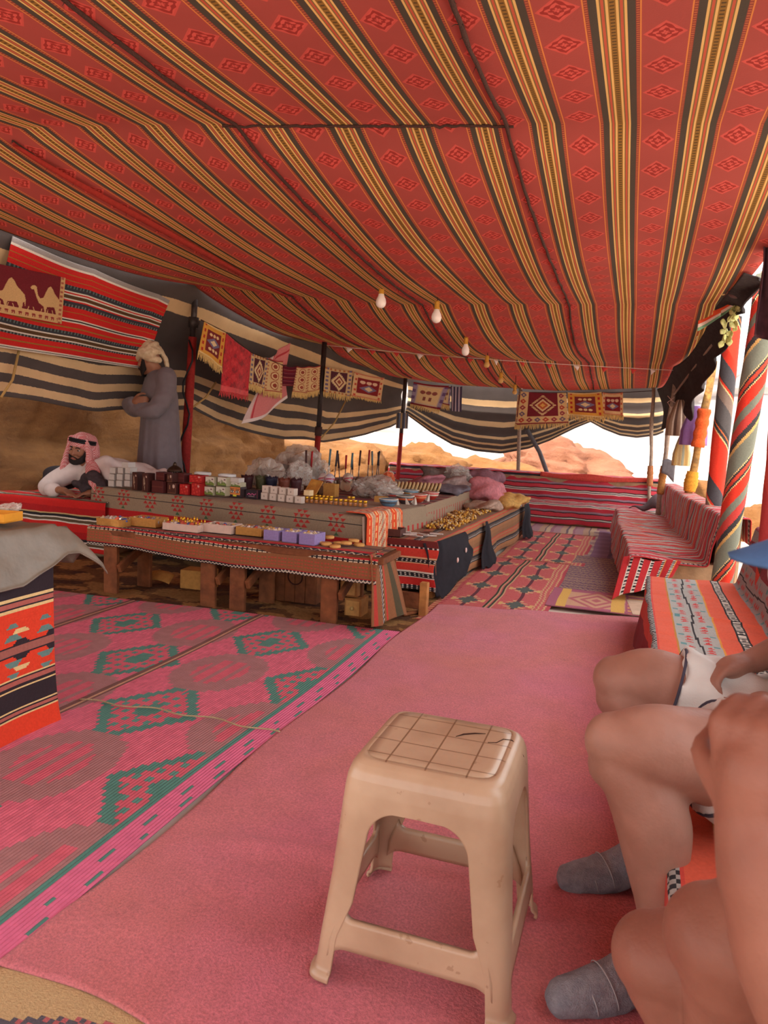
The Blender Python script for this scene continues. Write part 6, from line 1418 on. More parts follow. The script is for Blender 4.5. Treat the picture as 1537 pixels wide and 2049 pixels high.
# ================================================================== GOODS: positions (x, y, z, width, depth, height ...)
CARTONS = [
    (-3.6919, 4.5732, 0.532, 0.0598, 0.07, 0.0464, 'white', 'small plain white carton in the stack at the left end of the display table'),
    (-3.6056, 4.5549, 0.5391, 0.0593, 0.07, 0.046, 'white', 'small plain white carton in the stack at the left end of the display table'),
    (-3.5206, 4.537, 0.5461, 0.0589, 0.07, 0.0456, 'white', 'small plain white carton in the stack at the left end of the display table'),
    (-3.6864, 4.572, 0.581, 0.0598, 0.07, 0.0463, 'white', 'small plain white carton in the stack at the left end of the display table'),
    (-3.6002, 4.5538, 0.5878, 0.0593, 0.07, 0.046, 'white', 'small plain white carton in the stack at the left end of the display table'),
    (-3.5166, 4.5346, 0.5944, 0.0552, 0.07, 0.0456, 'white', 'small plain white carton in the stack at the left end of the display table'),
    (-3.6756, 4.5697, 0.6304, 0.0597, 0.07, 0.0463, 'white', 'small plain white carton in the stack at the left end of the display table'),
    (-3.5907, 4.5502, 0.6367, 0.0555, 0.07, 0.0459, 'white', 'small plain white carton in the stack at the left end of the display table'),
    (-3.5125, 4.5322, 0.6425, 0.0514, 0.07, 0.0456, 'white', 'small plain white carton in the stack at the left end of the display table'),
    (-3.5488, 4.5476, 0.6801, 0.0702, 0.07, 0.0458, 'white', 'small plain white carton in the stack at the left end of the display table'),
    (-3.4095, 4.4803, 0.532, 0.0543, 0.07, 0.1303, 'bottle', 'tall dark brown box with a pale curved drawing, left one of two'),
    (-3.2936, 4.4427, 0.532, 0.0571, 0.07, 0.1321, 'bottle', 'tall dark brown box with a pale curved drawing, right one of two'),
    (-3.1922, 4.4451, 0.532, 0.1101, 0.08, 0.0852, 'brown', 'wide plain maroon-brown box, lower of its stack on the display table'),
    (-3.1803, 4.4575, 0.6209, 0.0818, 0.08, 0.0569, 'brown', 'wide plain maroon-brown box, upper of its stack on the display table'),
    (-3.0824, 4.4573, 0.532, 0.0849, 0.08, 0.0778, 'badge', 'dark brown box with a round pale badge, lower of its stack'),
    (-3.0932, 4.4462, 0.6132, 0.053, 0.08, 0.06, 'badge', 'dark brown box with a round pale badge, upper of its stack'),
    (-3.0436, 4.4973, 0.6102, 0.0853, 0.08, 0.0675, 'brown', 'plain dark brown box perched beside the red boxes'),
    (-2.9832, 4.4596, 0.532, 0.0809, 0.08, 0.0738, 'red', 'red patterned box, lower left of the red stack'),
    (-2.8863, 4.4606, 0.532, 0.0804, 0.08, 0.0874, 'red', 'red patterned box, lower right of the red stack'),
    (-2.9077, 4.4873, 0.6199, 0.1161, 0.08, 0.0528, 'red', 'red patterned box lying on top of the red stack'),
    (-2.8051, 4.4943, 0.539, 0.084, 0.07, 0.0595, 'green', 'white box with green grass print, lower left of four'),
    (-2.7097, 4.4951, 0.5424, 0.0835, 0.07, 0.0626, 'green', 'white box with green grass print, lower right of four'),
    (-2.8001, 4.4993, 0.6055, 0.0841, 0.07, 0.063, 'green', 'white box with green grass print, upper left of four'),
    (-2.7034, 4.5013, 0.6086, 0.0801, 0.07, 0.0627, 'green', 'white box with green grass print, upper right of four'),
    (-2.621, 4.5361, 0.5355, 0.1011, 0.07, 0.0732, 'eye', 'orange box printed with a pair of painted eyes'),
    (-2.6198, 4.5374, 0.6087, 0.0977, 0.06, 0.0314, 'green', 'flat dark box with a green and red panel on the eye box'),
    (-2.5029, 4.5601, 0.532, 0.1113, 0.07, 0.0626, 'magenta', 'black box with magenta script beside the white cubes'),
    (-2.6248, 4.5324, 0.6401, 0.0837, 0.06, 0.0314, 'white', 'flat white carton on top of the eye box stack'),
    (-2.4069, 4.5633, 0.532, 0.056, 0.045, 0.0484, 'cube', 'small white cube carton with a tiny dark emblem in the double row'),
    (-2.3343, 4.5495, 0.532, 0.0556, 0.045, 0.0481, 'cube', 'small white cube carton with a tiny dark emblem in the double row'),
    (-2.2627, 4.5359, 0.532, 0.0553, 0.045, 0.0478, 'cube', 'small white cube carton with a tiny dark emblem in the double row'),
    (-2.1921, 4.5225, 0.532, 0.0549, 0.045, 0.0474, 'cube', 'small white cube carton with a tiny dark emblem in the double row'),
    (-2.1225, 4.5093, 0.532, 0.0545, 0.045, 0.0471, 'cube', 'small white cube carton with a tiny dark emblem in the double row'),
    (-2.4018, 4.5682, 0.5811, 0.0561, 0.045, 0.0485, 'cube', 'small white cube carton with a tiny dark emblem in the double row'),
    (-2.3292, 4.5544, 0.5808, 0.0557, 0.045, 0.0481, 'cube', 'small white cube carton with a tiny dark emblem in the double row'),
    (-2.2576, 4.5407, 0.5805, 0.0553, 0.045, 0.0478, 'cube', 'small white cube carton with a tiny dark emblem in the double row'),
    (-2.187, 4.5273, 0.5801, 0.0549, 0.045, 0.0475, 'cube', 'small white cube carton with a tiny dark emblem in the double row'),
    (-2.1001, 4.5958, 0.5798, 0.0478, 0.05, 0.0376, 'cream', 'single cream carton next to the gold-lidded jars'),
]
JARS = [
    (-2.105, 4.611, 0.532),
    (-2.070, 4.613, 0.532),
    (-2.034, 4.615, 0.532),
    (-1.999, 4.617, 0.532),
    (-1.964, 4.619, 0.532),
    (-1.928, 4.621, 0.532),
    (-1.893, 4.623, 0.532),
    (-1.859, 4.625, 0.532),
    (-1.824, 4.627, 0.532),
    (-1.789, 4.629, 0.532),
    (-1.755, 4.631, 0.532),
    (-1.720, 4.633, 0.532),
    (-1.686, 4.635, 0.532),
    (-2.134, 4.767, 0.532),
    (-2.105, 4.768, 0.532),
    (-2.077, 4.769, 0.532),
    (-2.049, 4.770, 0.532),
    (-2.020, 4.771, 0.532),
    (-1.992, 4.772, 0.532),
    (-1.885, 4.846, 0.532),
    (-1.857, 4.848, 0.532),
]
TRAYS = [
    (-2.9389, 3.6285, 0.406, 0.1852, 0.13, 0.0478, 'kraft', 'brown cardboard tray of small bottles, leftmost on the low bench'),
    (-2.7674, 3.7073, 0.406, 0.1921, 0.13, 0.06, 'kraft', 'brown cardboard tray with rippled front, second on the low bench'),
    (-2.4887, 3.688, 0.406, 0.2402, 0.13, 0.0498, 'pinkw', 'long whitish tray of small glass pots on the low bench'),
    (-2.2761, 3.7484, 0.406, 0.1841, 0.13, 0.0584, 'pinkw', 'whitish tray with taped corner right of the glass pots'),
    (-2.0832, 3.7714, 0.406, 0.168, 0.13, 0.055, 'kraft', 'brown cardboard tray with a tape band beside the purple boxes'),
]
PURPLE = [
    (-1.9012, 3.7006, 0.406, 0.0956, 0.13, 0.0591, 'purple open box of wrapped trinkets, left of three'),
    (-1.786, 3.6969, 0.406, 0.0919, 0.13, 0.0613, 'purple open box of wrapped trinkets, middle of three'),
    (-1.6693, 3.6755, 0.406, 0.0961, 0.13, 0.0632, 'purple open box of wrapped trinkets, right of three'),
]
DISCS = [
    (-1.641, 3.756, 0.406),
    (-1.622, 3.875, 0.406),
    (-1.579, 3.738, 0.406),
    (-1.534, 3.810, 0.406),
    (-1.461, 3.740, 0.406),
    (-1.457, 3.843, 0.406),
    (-1.505, 3.690, 0.406),
    (-1.413, 3.813, 0.406),
]
SPOONS = [
    (-2.631, 5.736, 0.530),
    (-2.627, 5.809, 0.530),
    (-2.558, 6.031, 0.530),
    (-2.516, 6.079, 0.530),
    (-2.477, 6.124, 0.530),
    (-2.465, 6.213, 0.530),
    (-2.431, 6.252, 0.530),
    (-2.432, 6.328, 0.530),
    (-2.418, 6.422, 0.530),
    (-2.416, 6.672, 0.530),
    (-2.380, 6.715, 0.530),
    (-2.376, 6.806, 0.530),
    (-2.355, 6.833, 0.530),
]
SLIPPERS = [
    (-2.421, 5.637, 0.530),
    (-2.342, 5.598, 0.530),
    (-2.327, 5.870, 0.530),
    (-2.259, 5.813, 0.530),
    (-2.164, 6.483, 0.530),
    (-2.129, 6.523, 0.530),
]
BOWLS = [
    (-1.468, 4.832, 0.530),
    (-1.443, 5.144, 0.530),
    (-1.404, 5.361, 0.530),
    (-1.595, 5.369, 0.530),
    (-1.558, 5.660, 0.530),
    (-1.326, 5.628, 0.530),
]
BAGS = [
    (-3.144, 5.876, 0.530),
    (-2.917, 5.914, 0.530),
    (-3.202, 6.226, 0.530),
    (-2.899, 6.429, 0.530),
    (-1.984, 5.794, 0.530),
    (-1.830, 5.660, 0.530),
    (-1.956, 5.532, 0.530),
    (-2.011, 6.431, 0.530),
]
SCARF = [
    (-1.767, 6.945, 0.515),
    (-1.675, 7.292, 0.515),
    (-1.560, 7.597, 0.515),
    (-1.343, 7.421, 0.515),
    (-1.910, 7.935, 0.515),
    (-1.807, 8.496, 0.515),
    (-1.287, 6.743, 0.515),
    (-1.169, 6.866, 0.515),
]
MISC = [
    (-4.390, 5.786, 0.530),
    (-4.305, 6.237, 0.530),
    (-4.286, 6.151, 0.530),
    (-4.054, 6.264, 0.530),
    (-3.929, 6.226, 0.530),
    (-3.855, 6.330, 0.530),
    (-3.695, 6.342, 0.530),
    (-1.977, 7.025, 0.530),
    (-1.802, 6.447, 0.530),
    (-2.796, 5.355, 0.530),
    (-2.409, 5.526, 0.530),
    (-1.693, 6.566, 0.530),
    (-1.585, 5.145, 0.530),
    (-1.155, 3.482, 0.530),
    (-1.080, 6.742, 0.530),
]
BEADS = [
    (-1.572, 5.594, 0.375),
    (-1.482, 5.874, 0.375),
    (-1.383, 6.176, 0.375),
    (-1.294, 6.590, 0.375),
    (-1.585, 6.643, 0.375),
    (-1.448, 6.877, 0.375),
    (-1.354, 7.258, 0.375),
]
LOWST = [
    (-1.480, 4.671, 0.375),
    (-1.445, 4.841, 0.375),
    (-1.408, 5.022, 0.375),
    (-1.313, 4.881, 0.375),
    (-1.492, 4.397, 0.375),
    (-1.438, 4.436, 0.375),
    (-1.250, 7.675, 0.375),
    (-1.160, 7.762, 0.375),
    (-1.091, 7.828, 0.375),
]
AT1 = R(-9.5)
def pal(n, c, **k):
    if n not in MATS: mat(n, S(*c), **k)
    return MATS[n]
def carton_paint(kind, nu=24, nv=18):
    U, V = cells(nu+1, nv+1); C = np.empty(U.shape+(3,)); x, y = U-.5, V-.5; V1 = V
    if kind == 'white': C[:] = S(196, 186, 176); put(C, V < .06, S(150, 138, 128))
    elif kind == 'bottle':
        C[:] = S(74, 38, 32); put(C, (np.abs(x+.12+.18*(y+.1)) < .07+.05*np.cos(y*9)) & (y > -.42) & (y < .34), S(196, 170, 144)); put(C, (np.abs(x+.10+.18*(y+.1)) < .035) & (y > -.2) & (y < .15), S(90, 50, 40)); put(C, (x-.22)**2+((y-.32)*1.6)**2 < .012, S(206, 176, 160))
    elif kind == 'brown': C[:] = S(84, 32, 30); put(C, np.abs(y) < .06, S(100, 46, 40))
    elif kind == 'badge': C[:] = S(78, 42, 34); put(C, (x-.25)**2+((y-.2)*.8)**2 < .02, S(206, 178, 160)); put(C, (np.abs(x+.2) < .05) & (y > -.1) & (y < .3), S(170, 130, 100)); put(C, (np.abs(y+.47) < .04) | (np.abs(x-.48) < .03), S(130, 80, 60))
    elif kind == 'red': C[:] = S(172, 30, 28); put(C, np.sin(x*17+y*5)+np.sin(y*19-x*7) > .9, S(200, 60, 48)); put(C, (x-.3)**2+(y-.3)**2 < .012, S(210, 150, 140))
    elif kind == 'green': C[:] = S(206, 194, 176); put(C, y < -.12+.08*np.sin(x*9), S(126, 144, 66)); put(C, y < -.38, S(70, 84, 40)); put(C, (np.abs(np.mod(U*9, 1)-.5) < .2) & (y < .25-.9*np.abs(x+.05)) & (y > -.3), S(84, 92, 50)); put(C, (x-.32)**2+(y-.25)**2 < .012, S(120, 80, 80))
    elif kind == 'eye':
        C[:] = S(214, 126, 62); put(C, y < -.3, S(40, 34, 44))
        for ex in (-.24, .24): put(C, ((x-ex)/.2)**2+((y-.05)/.16)**2 < 1, S(50, 36, 34)); put(C, ((x-ex)/.15)**2+((y-.04)/.10)**2 < 1, S(236, 220, 200)); put(C, ((x-ex)/.06)**2+((y-.04)/.10)**2 < 1, S(60, 40, 30)); put(C, (np.abs(y-.32+.6*(x-ex)**2) < .04) & (np.abs(x-ex) < .2), S(60, 40, 34))
        put(C, (np.abs(x) < .15) & (np.abs(y+.36) < .07), S(206, 200, 60))
    elif kind == 'magenta': C[:] = S(44, 32, 38); put(C, (np.abs(y-.08*np.sin(x*22)) < .05) & (np.abs(x) < .36), S(206, 90, 140)); put(C, (np.abs(y+.25) < .03) & (np.abs(x) < .25), S(170, 150, 150)); put(C, x > .44, S(120, 40, 56))
    elif kind == 'cube': C[:] = S(206, 186, 170); put(C, (np.abs(x) < .09) & (np.abs(y) < .12), S(90, 66, 60)); put(C, (np.abs(x) < .03) & (np.abs(y) < .05), S(206, 186, 170)); put(C, V < .08, S(170, 148, 134))
    elif kind == 'cream': C[:] = S(222, 190, 140)
    return C
SIDE = dict(white=(186, 176, 166), bottle=(70, 36, 30), brown=(80, 32, 30), badge=(74, 40, 34), red=(160, 28, 28), green=(170, 160, 130), eye=(60, 44, 44), magenta=(44, 32, 36), cube=(200, 180, 164), cream=(214, 184, 138))
CATG = dict(white='white cartons', cube='white cube cartons', bottle='dark boxes with drawings', brown='maroon boxes', badge='badge boxes', red='red boxes', green='green print boxes')
_cc = {}
for (x, y, z, w_, d_, h_, kind, lb) in CARTONS:
    jit = random.uniform(-.03, .03)
    o = MB().box((0, d_/2, h_/2), (w_*.97, d_, h_), ch=.0015).build('carton', pal('card_'+kind, SIDE[kind], rough=.5, var=.05))
    o.location = (x, y, z+.0005); o.rotation_euler = (0, 0, AT1+jit); tag(o, lb, 'box', CATG.get(kind))
    a_, b_ = np.meshgrid(np.linspace(-.47, .47, 25), np.linspace(.03, .97, 19), indexing='ij')
    sheet('printed_front', np.stack([a_*w_, np.full_like(a_, -.0006), b_*h_], -1), M_paint, paint=carton_paint(kind), parent=o, smooth=False)

M_gold = mat('gold_lid', S(214, 160, 46), .3, .1, 30, metal=.7); M_honey = mat('honey_glass', S(176, 112, 60), .15, .1, 20, spec=.6)
def jar_proto():
    r_ = empty('jar'); MB().lathe([(.010, 0), (.013, .002), (.013, .022), (.011, .026)], n=12).build('glass', M_honey, r_); MB().lathe([(.0125, .025), (.0135, .026), (.0135, .040), (.0125, .042)], n=12).build('lid', M_gold, r_); return r_
jp = None
for k, (x, y, z) in enumerate(JARS):
    if jp is None: jp = jar_proto(); j_ = jp
    else: j_ = copy_tree(jp)
    j_.location = (x, y, z); tag(j_, 'small gold-lidded jar in the double row along the table edge', 'jar', 'gold-lidded jars')

# trays on the low bench
M_kraft = mat('kraft_card', S(176, 124, 62), .85, .15, 20, .2, 60); M_pinkw = mat('pinkish_card', S(206, 176, 158), .8, .08, 12); M_purp = mat('purple_card', S(142, 122, 168), .75, .12, 30); M_inner = mat('pale_inner', S(214, 196, 176), .8, .05, 10)
def open_tray(name, x, y, z, w_, d_, h_, mt, lb, cat, fl=.004, flare=0.0, rz=0.0):
    r_ = empty(name, (x, y, z), rz); tag(r_, lb, cat)
    MB().box((0, d_/2, .002), (w_, d_, .004)).build('base', mt, r_)
    for nm, c, s_ in (('front', (0, fl/2, h_/2), (w_, fl, h_)), ('back', (0, d_-fl/2, h_/2), (w_, fl, h_)), ('side', (-w_/2+fl/2, d_/2, h_/2), (fl, d_-2*fl, h_)), ('side', (w_/2-fl/2, d_/2, h_/2), (fl, d_-2*fl, h_))):
        o = MB().box(c, s_, taper=1+flare).build(nm+'_panel', mt, r_)
    return r_
M_film = mat('clear_film', S(226, 214, 200), .12, .1, 30, .5, 14, spec=1.0, alpha=.36)
M_film2 = mat('dull_film', S(196, 178, 162), .16, .15, 20, .6, 14, spec=1.0, alpha=.5)
def crumple(name, c, r_, mt, seed, sub=4, amp=.35, fr=3.2, parent=None, flatb=True):
    bm = bmesh.new(); bmesh.ops.create_icosphere(bm, subdivisions=sub, radius=1.0)
    for v in bm.verts:
        q = v.co.copy(); n1 = abs(mnoise.noise(q*fr+Vector((seed*5.3, seed, 0)))); n2 = abs(mnoise.noise(q*fr*2.3+Vector((0, seed*3.1, seed)))); d_ = 1-amp*(n1*1.3+n2*.6)+.10
        v.co = Vector((q.x*r_[0]*d_, q.y*r_[1]*d_, (max(q.z, -.55) if flatb else q.z)*r_[2]*d_))
    me = bpy.data.meshes.new(name); bm.to_mesh(me); bm.free()
    o = link(name, me, mt, parent); o.location = c; return o
tray_c = [(S(214, 180, 120), S(120, 150, 170)), (S(216, 190, 150), S(206, 176, 130)), (S(206, 170, 120), S(176, 60, 50)), (S(214, 200, 180), S(200, 180, 150)), (S(210, 190, 160), S(190, 160, 120))]
M_pot = [mat('glass_pot_%d' % i, c, .2, .1, 20, spec=.6) for i, c in enumerate((S(216, 190, 150), S(206, 160, 96), S(84, 96, 150), S(196, 90, 70), S(226, 214, 200)))]
for i, (x, y, z, w_, d_, h_, c, lb) in enumerate(TRAYS):
    open_tray('goods_tray', x, y, z, w_, d_, h_*.92, M_kraft if c == 'kraft' else M_pinkw, lb, 'tray', flare=.04 if i == 0 else 0)
    n = int(w_/.024)
    for k in range(n):
        px_ = x-w_/2+.016+(w_-.03)*k/(n-1)
        for row in range(2):
            py_ = y+.04+.05*row+random.uniform(-.01, .01)
            if i == 2:
                s_ = random.uniform(.8, 1.15); b = empty('glass_pot', (px_, py_, z+.004)); tag(b, 'small rounded glass perfume pot standing in the long whitish tray', 'pot', 'perfume pots in the whitish tray')
                MB().lathe([(.008*s_, 0), (.016*s_, .012*s_), (.018*s_, .030*s_), (.012*s_, .044*s_), (.005*s_, .050*s_)], n=10).build('body', M_pot[random.choice((0, 0, 1, 4, 2, 3))], b); MB().lathe([(.005*s_, .050*s_), (.006*s_, .056*s_), (.002*s_, .070*s_)], n=8).build('stopper', M_gold, b)
            else:
                lbs = ['wrapped trinket packed in the leftmost cardboard tray', 'clear wrapped sachet in the rippled cardboard tray', '', 'clear wrapped sachet in the tray with taped corner', 'clear wrapped sachet in the cardboard tray with a tape band']
                o = crumple('sachet', (px_, py_, z+.034), (.017, .022, .022), M_film2 if (k+row) % 2 else M_pot[(k*2+row) % 5], i*40+k*2+row, 2, .4, 2.0); tag(o, lbs[i], 'sachet', 'sachets in tray %d' % (i+1))
for i, (x, y, z, w_, d_, h_, lb) in enumerate(PURPLE):
    open_tray('gift_box', x, y, z, w_, d_, h_, M_purp, lb, 'box', rz=-.06)
    for k in range(8):
        o = crumple('trinket', (x-w_*.3+w_*.2*(k % 4), y+.03+.055*(k//4), z+h_*.78), (.016, .02, .02), M_film if k % 2 else M_pot[(0, 1, 4)[k % 3]], i*9+k+200, 2, .45, 2.0); tag(o, 'wrapped trinket in the %s purple box' % ('left', 'middle', 'right')[i], 'trinket', 'trinkets in the %s purple box' % ('left', 'middle', 'right')[i])
M_disc = mat('pale_wood', S(206, 150, 84), .6, .15, 20, .1, 60)
for k, (x, y, z) in enumerate(DISCS):
    lv = .016 if k in (1, 4, 5) else 0
    o = MB().lathe([(.024, 0), (.030, .002), (.031, .012), (.028, .016)], n=20).build('wooden_disc', M_disc); o.location = (x, y, z+lv); o.rotation_euler = (random.uniform(-.06, .06), random.uniform(-.06, .06), 0); tag(o, 'round pale wooden box lid scattered at the right end of the low bench', 'wooden disc', 'wooden discs on the low bench')

# metal lantern behind the brown boxes
ln = empty('lantern', (-3.36, 4.90, .532)); tag(ln, 'dark pierced metal lantern with hanging drops behind the brown boxes', 'lantern'); M_lan = mat('dark_bronze', S(74, 56, 44), .4, .3, 30, metal=.7)
MB().lathe([(.05, 0), (.052, .01), (.03, .02), (.026, .045), (.045, .055), (.05, .07)], n=8, smooth=False).build('base', M_lan, ln)
for k in range(8): a = 2*PI*k/8; MB().tube([(.046*math.cos(a), .046*math.sin(a), .07), (.046*math.cos(a), .046*math.sin(a), .125)], .004, 6).build('rib', M_lan, ln)
MB().lathe([(.060, .122), (.062, .130), (.045, .150), (.022, .165), (.012, .172), (.016, .178), (.004, .195)], n=16).build('dome', M_lan, ln)
for k in range(6): a = 2*PI*k/6; MB().tube([(.062*math.cos(a), .062*math.sin(a), .126), (.064*math.cos(a), .064*math.sin(a), .09)], [.002, .005], 6).build('drop', M_lan, ln)
# clear plastic tubs
M_tub = mat('clear_tub', S(214, 206, 200), .12, .05, 10, spec=.8, alpha=.35); M_rim = mat('tub_rim', S(226, 222, 216), .25, 0, alpha=.8)
for (p_, s_, lb) in (((-3.06, 4.82, .533), 1.0, 'clear plastic tub with white rim, left of two behind the boxes'), ((-2.84, 4.80, .533), 1.05, 'clear plastic tub with white rim, right of two behind the boxes')):
    t_ = empty('plastic_tub', p_); tag(t_, lb, 'tub'); MB().lathe([(.040*s_, 0), (.045*s_, .01), (.058*s_, .12)], n=20).build('wall', M_tub, t_); MB().lathe([(.058*s_, .115), (.063*s_, .118), (.063*s_, .135), (.058*s_, .138)], n=20, cap=False).build('rim', M_rim, t_)
    for k in range(4): crumple('sweet', (random.uniform(-.02, .02), random.uniform(-.02, .02), .03+.022*k), (.024, .024, .018), pal('toffee', (150, 84, 50), rough=.5), k+31, 2, .3, 2, t_)
# dark flower pots with scalloped rims
M_dpot = [mat('dark_pot_%d' % i, c, .5, .3, 30, spec=.4) for i, c in enumerate((S(66, 30, 32), S(84, 84, 56), S(40, 40, 60), S(110, 56, 40)))]
for k, (x, y) in enumerate(((-2.86, 5.14), (-2.76, 5.18), (-2.66, 5.16), (-2.53, 5.12), (-2.45, 5.16))):
    vs = []; fs = []; n = 24
    for (r_, z, sc_) in ((.030, 0, 0), (.034, .01, 0), (.046, .10, 0), (.050, .125, .010), (.044, .120, .010), (.030, .02, 0)):
        for j_ in range(n): a = 2*PI*j_/n; vs.append((r_*math.cos(a), r_*math.sin(a), z+sc_*math.sin(a*6)))
    for i in range(5):
        for j_ in range(n): fs.append((i*n+j_, i*n+(j_+1) % n, (i+1)*n+(j_+1) % n, (i+1)*n+j_))
    fs.append(tuple(range(n-1, -1, -1))); o = MB().add(vs, fs, True).build('flared_cup', M_dpot[k % 4]); o.location = (x, y, .518); tag(o, 'flared cup with scalloped rim, %s from the left behind the boxes' % ('first', 'second', 'third', 'fourth', 'fifth')[k], 'cup', 'flared cups')

# crumpled clear bags
bag_info = [(-2.86, 5.45, .18, .16, .17, 'big crumpled clear bag left of the wooden folder'), (-2.62, 5.55, .13, .13, .16, 'crumpled clear bag with a red tag behind the white cubes'), (-2.80, 5.95, .24, .2, .24, 'tall grey crumpled bag behind the wooden folder'), (-2.60, 5.95, .10, .08, .17, 'upright clear bag of cutlery against the slim pole'),
            (-1.98, 5.55, .16, .15, .10, 'shiny crumpled bag right of the slippers'), (-1.80, 5.42, .13, .12, .08, 'shiny crumpled bag at the front near the orange runner'), (-2.02, 5.92, .14, .14, .10, 'silvery crumpled bag behind the slippers'), (-1.62, 7.05, .15, .13, .15, 'clear bag standing over a dark hat'), (-1.12, 7.1, .16, .25, .05, 'loose clear plastic spread on the far end of the low stall')]
for k, (x, y, a, b, c, lb) in enumerate(bag_info):
    z = .515 if x < -1.43 else .374
    o = crumple('plastic_bag', (x, y, z+c*.55), (a, b, c), M_film if k % 2 else M_film2, k+3, 4, .42, 1.35); tag(o, lb, 'plastic bag')
    ins = crumple('contents', (0, 0, -.01), (a*.72, b*.72, c*.62), pal('bag_fill_%d' % (k % 4), ((110, 92, 80), (150, 130, 116), (130, 110, 96), (90, 74, 66))[k % 4], rough=.8, var=.4, vscale=25, bump=.6, bscale=50), k+60, 4, .5, 2.4, o)
# wooden folder / bookstand, card boxes
o = MB().box((0, 0, .075), (.11, .012, .15), ch=.002).build('wooden_folder', mat('honey_wood', S(206, 150, 70), .45, .2, 12, col2=S(170, 104, 46))); o.location = (-2.34, 5.16, .52); o.rotation_euler = (R(-38), R(6), -.2); tag(o, 'honey-coloured wooden folder leaning behind the white cube cartons', 'folder')
o = open_tray('card_box', -2.20, 5.22, .518, .10, .07, .10, M_kraft, 'upright tan cardboard box in front of the slippers', 'box', rz=-.12)
o = open_tray('card_box', -1.72, 5.06, .518, .10, .09, .045, M_kraft, 'small tan cardboard tray at the table edge above the orange runner', 'box', rz=.3)
o = open_tray('card_box', -2.40, 5.34, .518, .14, .09, .06, mat('dark_card', S(110, 74, 50), .85, .15, 20), 'low dark brown cardboard box left of the upright tan box', 'box', rz=-.1)

# ladles standing handle-up
M_hand = [mat('handle_%d' % i, c, .6, .15, 30) for i, c in enumerate((S(70, 40, 36), S(160, 40, 40), S(84, 110, 116), S(56, 50, 54)))]; M_steel = mat('brushed_tin', S(150, 130, 116), .35, .2, 40, metal=.6)
for k, (x, y, z) in enumerate(SPOONS):
    y = min(y, 6.9); hgt = (.30, .29, .31, .30, .27, .26, .28, .24, .30, .30, .29, .29, .28)[k]; lean = random.uniform(-.03, .03)
    s_ = empty('ladle', (x, y, .53)); tag(s_, 'long-handled metal ladle standing upright among the slippers', 'ladle', 'ladles standing upright')
    MB().tube([(0, 0, .02), (lean*.5, 0, hgt*.6)], [.007, .005], 8).build('stem', M_steel, s_); MB().tube([(lean*.5, 0, hgt*.58), (lean, 0, hgt*1.05)], [.009, .010], 8).build('handle', M_hand[k % 4], s_)
    q = MB(); q.ball((0, -.012, .03), (.030, .016, .038), 12, 8); q.build('bowl', M_steel, s_)
# painted slippers leaning upright
def slipper(x, y, lb, tint):
    s_ = empty('slipper', (x, y, .522), 0); s_.scale = (1.05, 1.05, .95); s_.rotation_euler = (R(-32), R(random.uniform(-14, 14)), random.uniform(-.4, .2)); tag(s_, lb, 'slipper', 'embroidered slippers')
    out_ = [(.035*math.sin(a)*(1+.25*math.cos(a)), .085+.085*-math.cos(a)) for a in np.linspace(0, 2*PI, 25)[:-1]]; n = len(out_)
    vs = [(px, 0, pz) for px, pz in out_]+[(px, .012, pz) for px, pz in out_]; fs = [tuple(range(n)), tuple(range(2*n-1, n-1, -1))]+[(j_, n+j_, n+(j_+1) % n, (j_+1) % n) for j_ in range(n)]
    MB().add(vs, fs).build('sole', pal('slipper_sole', (206, 182, 150), rough=.7), s_)
    nu, nv = 17, 13; P = np.zeros((nu, nv, 3)); U, V = cells(nu, nv)
    for i in range(nu):
        a = -PI/2*1.0+PI*i/(nu-1)
        for k in range(nv): t = k/(nv-1); w_ = .036*math.sin(PI*(.12+.70*t))*1.1; P[i, k] = (w_*math.sin(a), -.030*math.cos(a)*(1-.35*t), .085+.085*t)
    C = np.empty(U.shape+(3,)); C[:] = S(*tint); put(C, np.abs(V-.3-.3*np.abs(U-.5)) < .07, S(200, 90, 100)); put(C, np.abs(V-.55-.2*np.abs(U-.5)) < .05, S(230, 214, 196)); put(C, V < .12, S(170, 80, 90)); sheet('upper', P, M_cloth, paint=C, parent=s_, thick=.003)
for k, (x, y, z) in enumerate(SLIPPERS):
    slipper(x, y-.06, ('embroidered slipper just right of the upright tan box', 'embroidered slipper second right of the upright tan box', 'embroidered slipper in the middle of the table heap', 'embroidered slipper leaning at the right of the middle pair', 'pale pointed slipper, left of the pair by the orange rug', 'pale pointed slipper, right of the pair by the orange rug')[k], ((196, 180, 170), (190, 176, 186), (200, 186, 170), (186, 170, 150), (214, 204, 186), (210, 200, 180))[k])
# orange striped little rug bundled by the slippers
o = crumple('folded_rug', (-2.05, 6.2, .58), (.06, .10, .10), pal('orange_wool', (206, 104, 66), rough=.9, var=.4, vscale=30, bump=.5), 77, 4, .3, 2); tag(o, 'bundled orange woollen rug behind the pale slippers', 'rug')

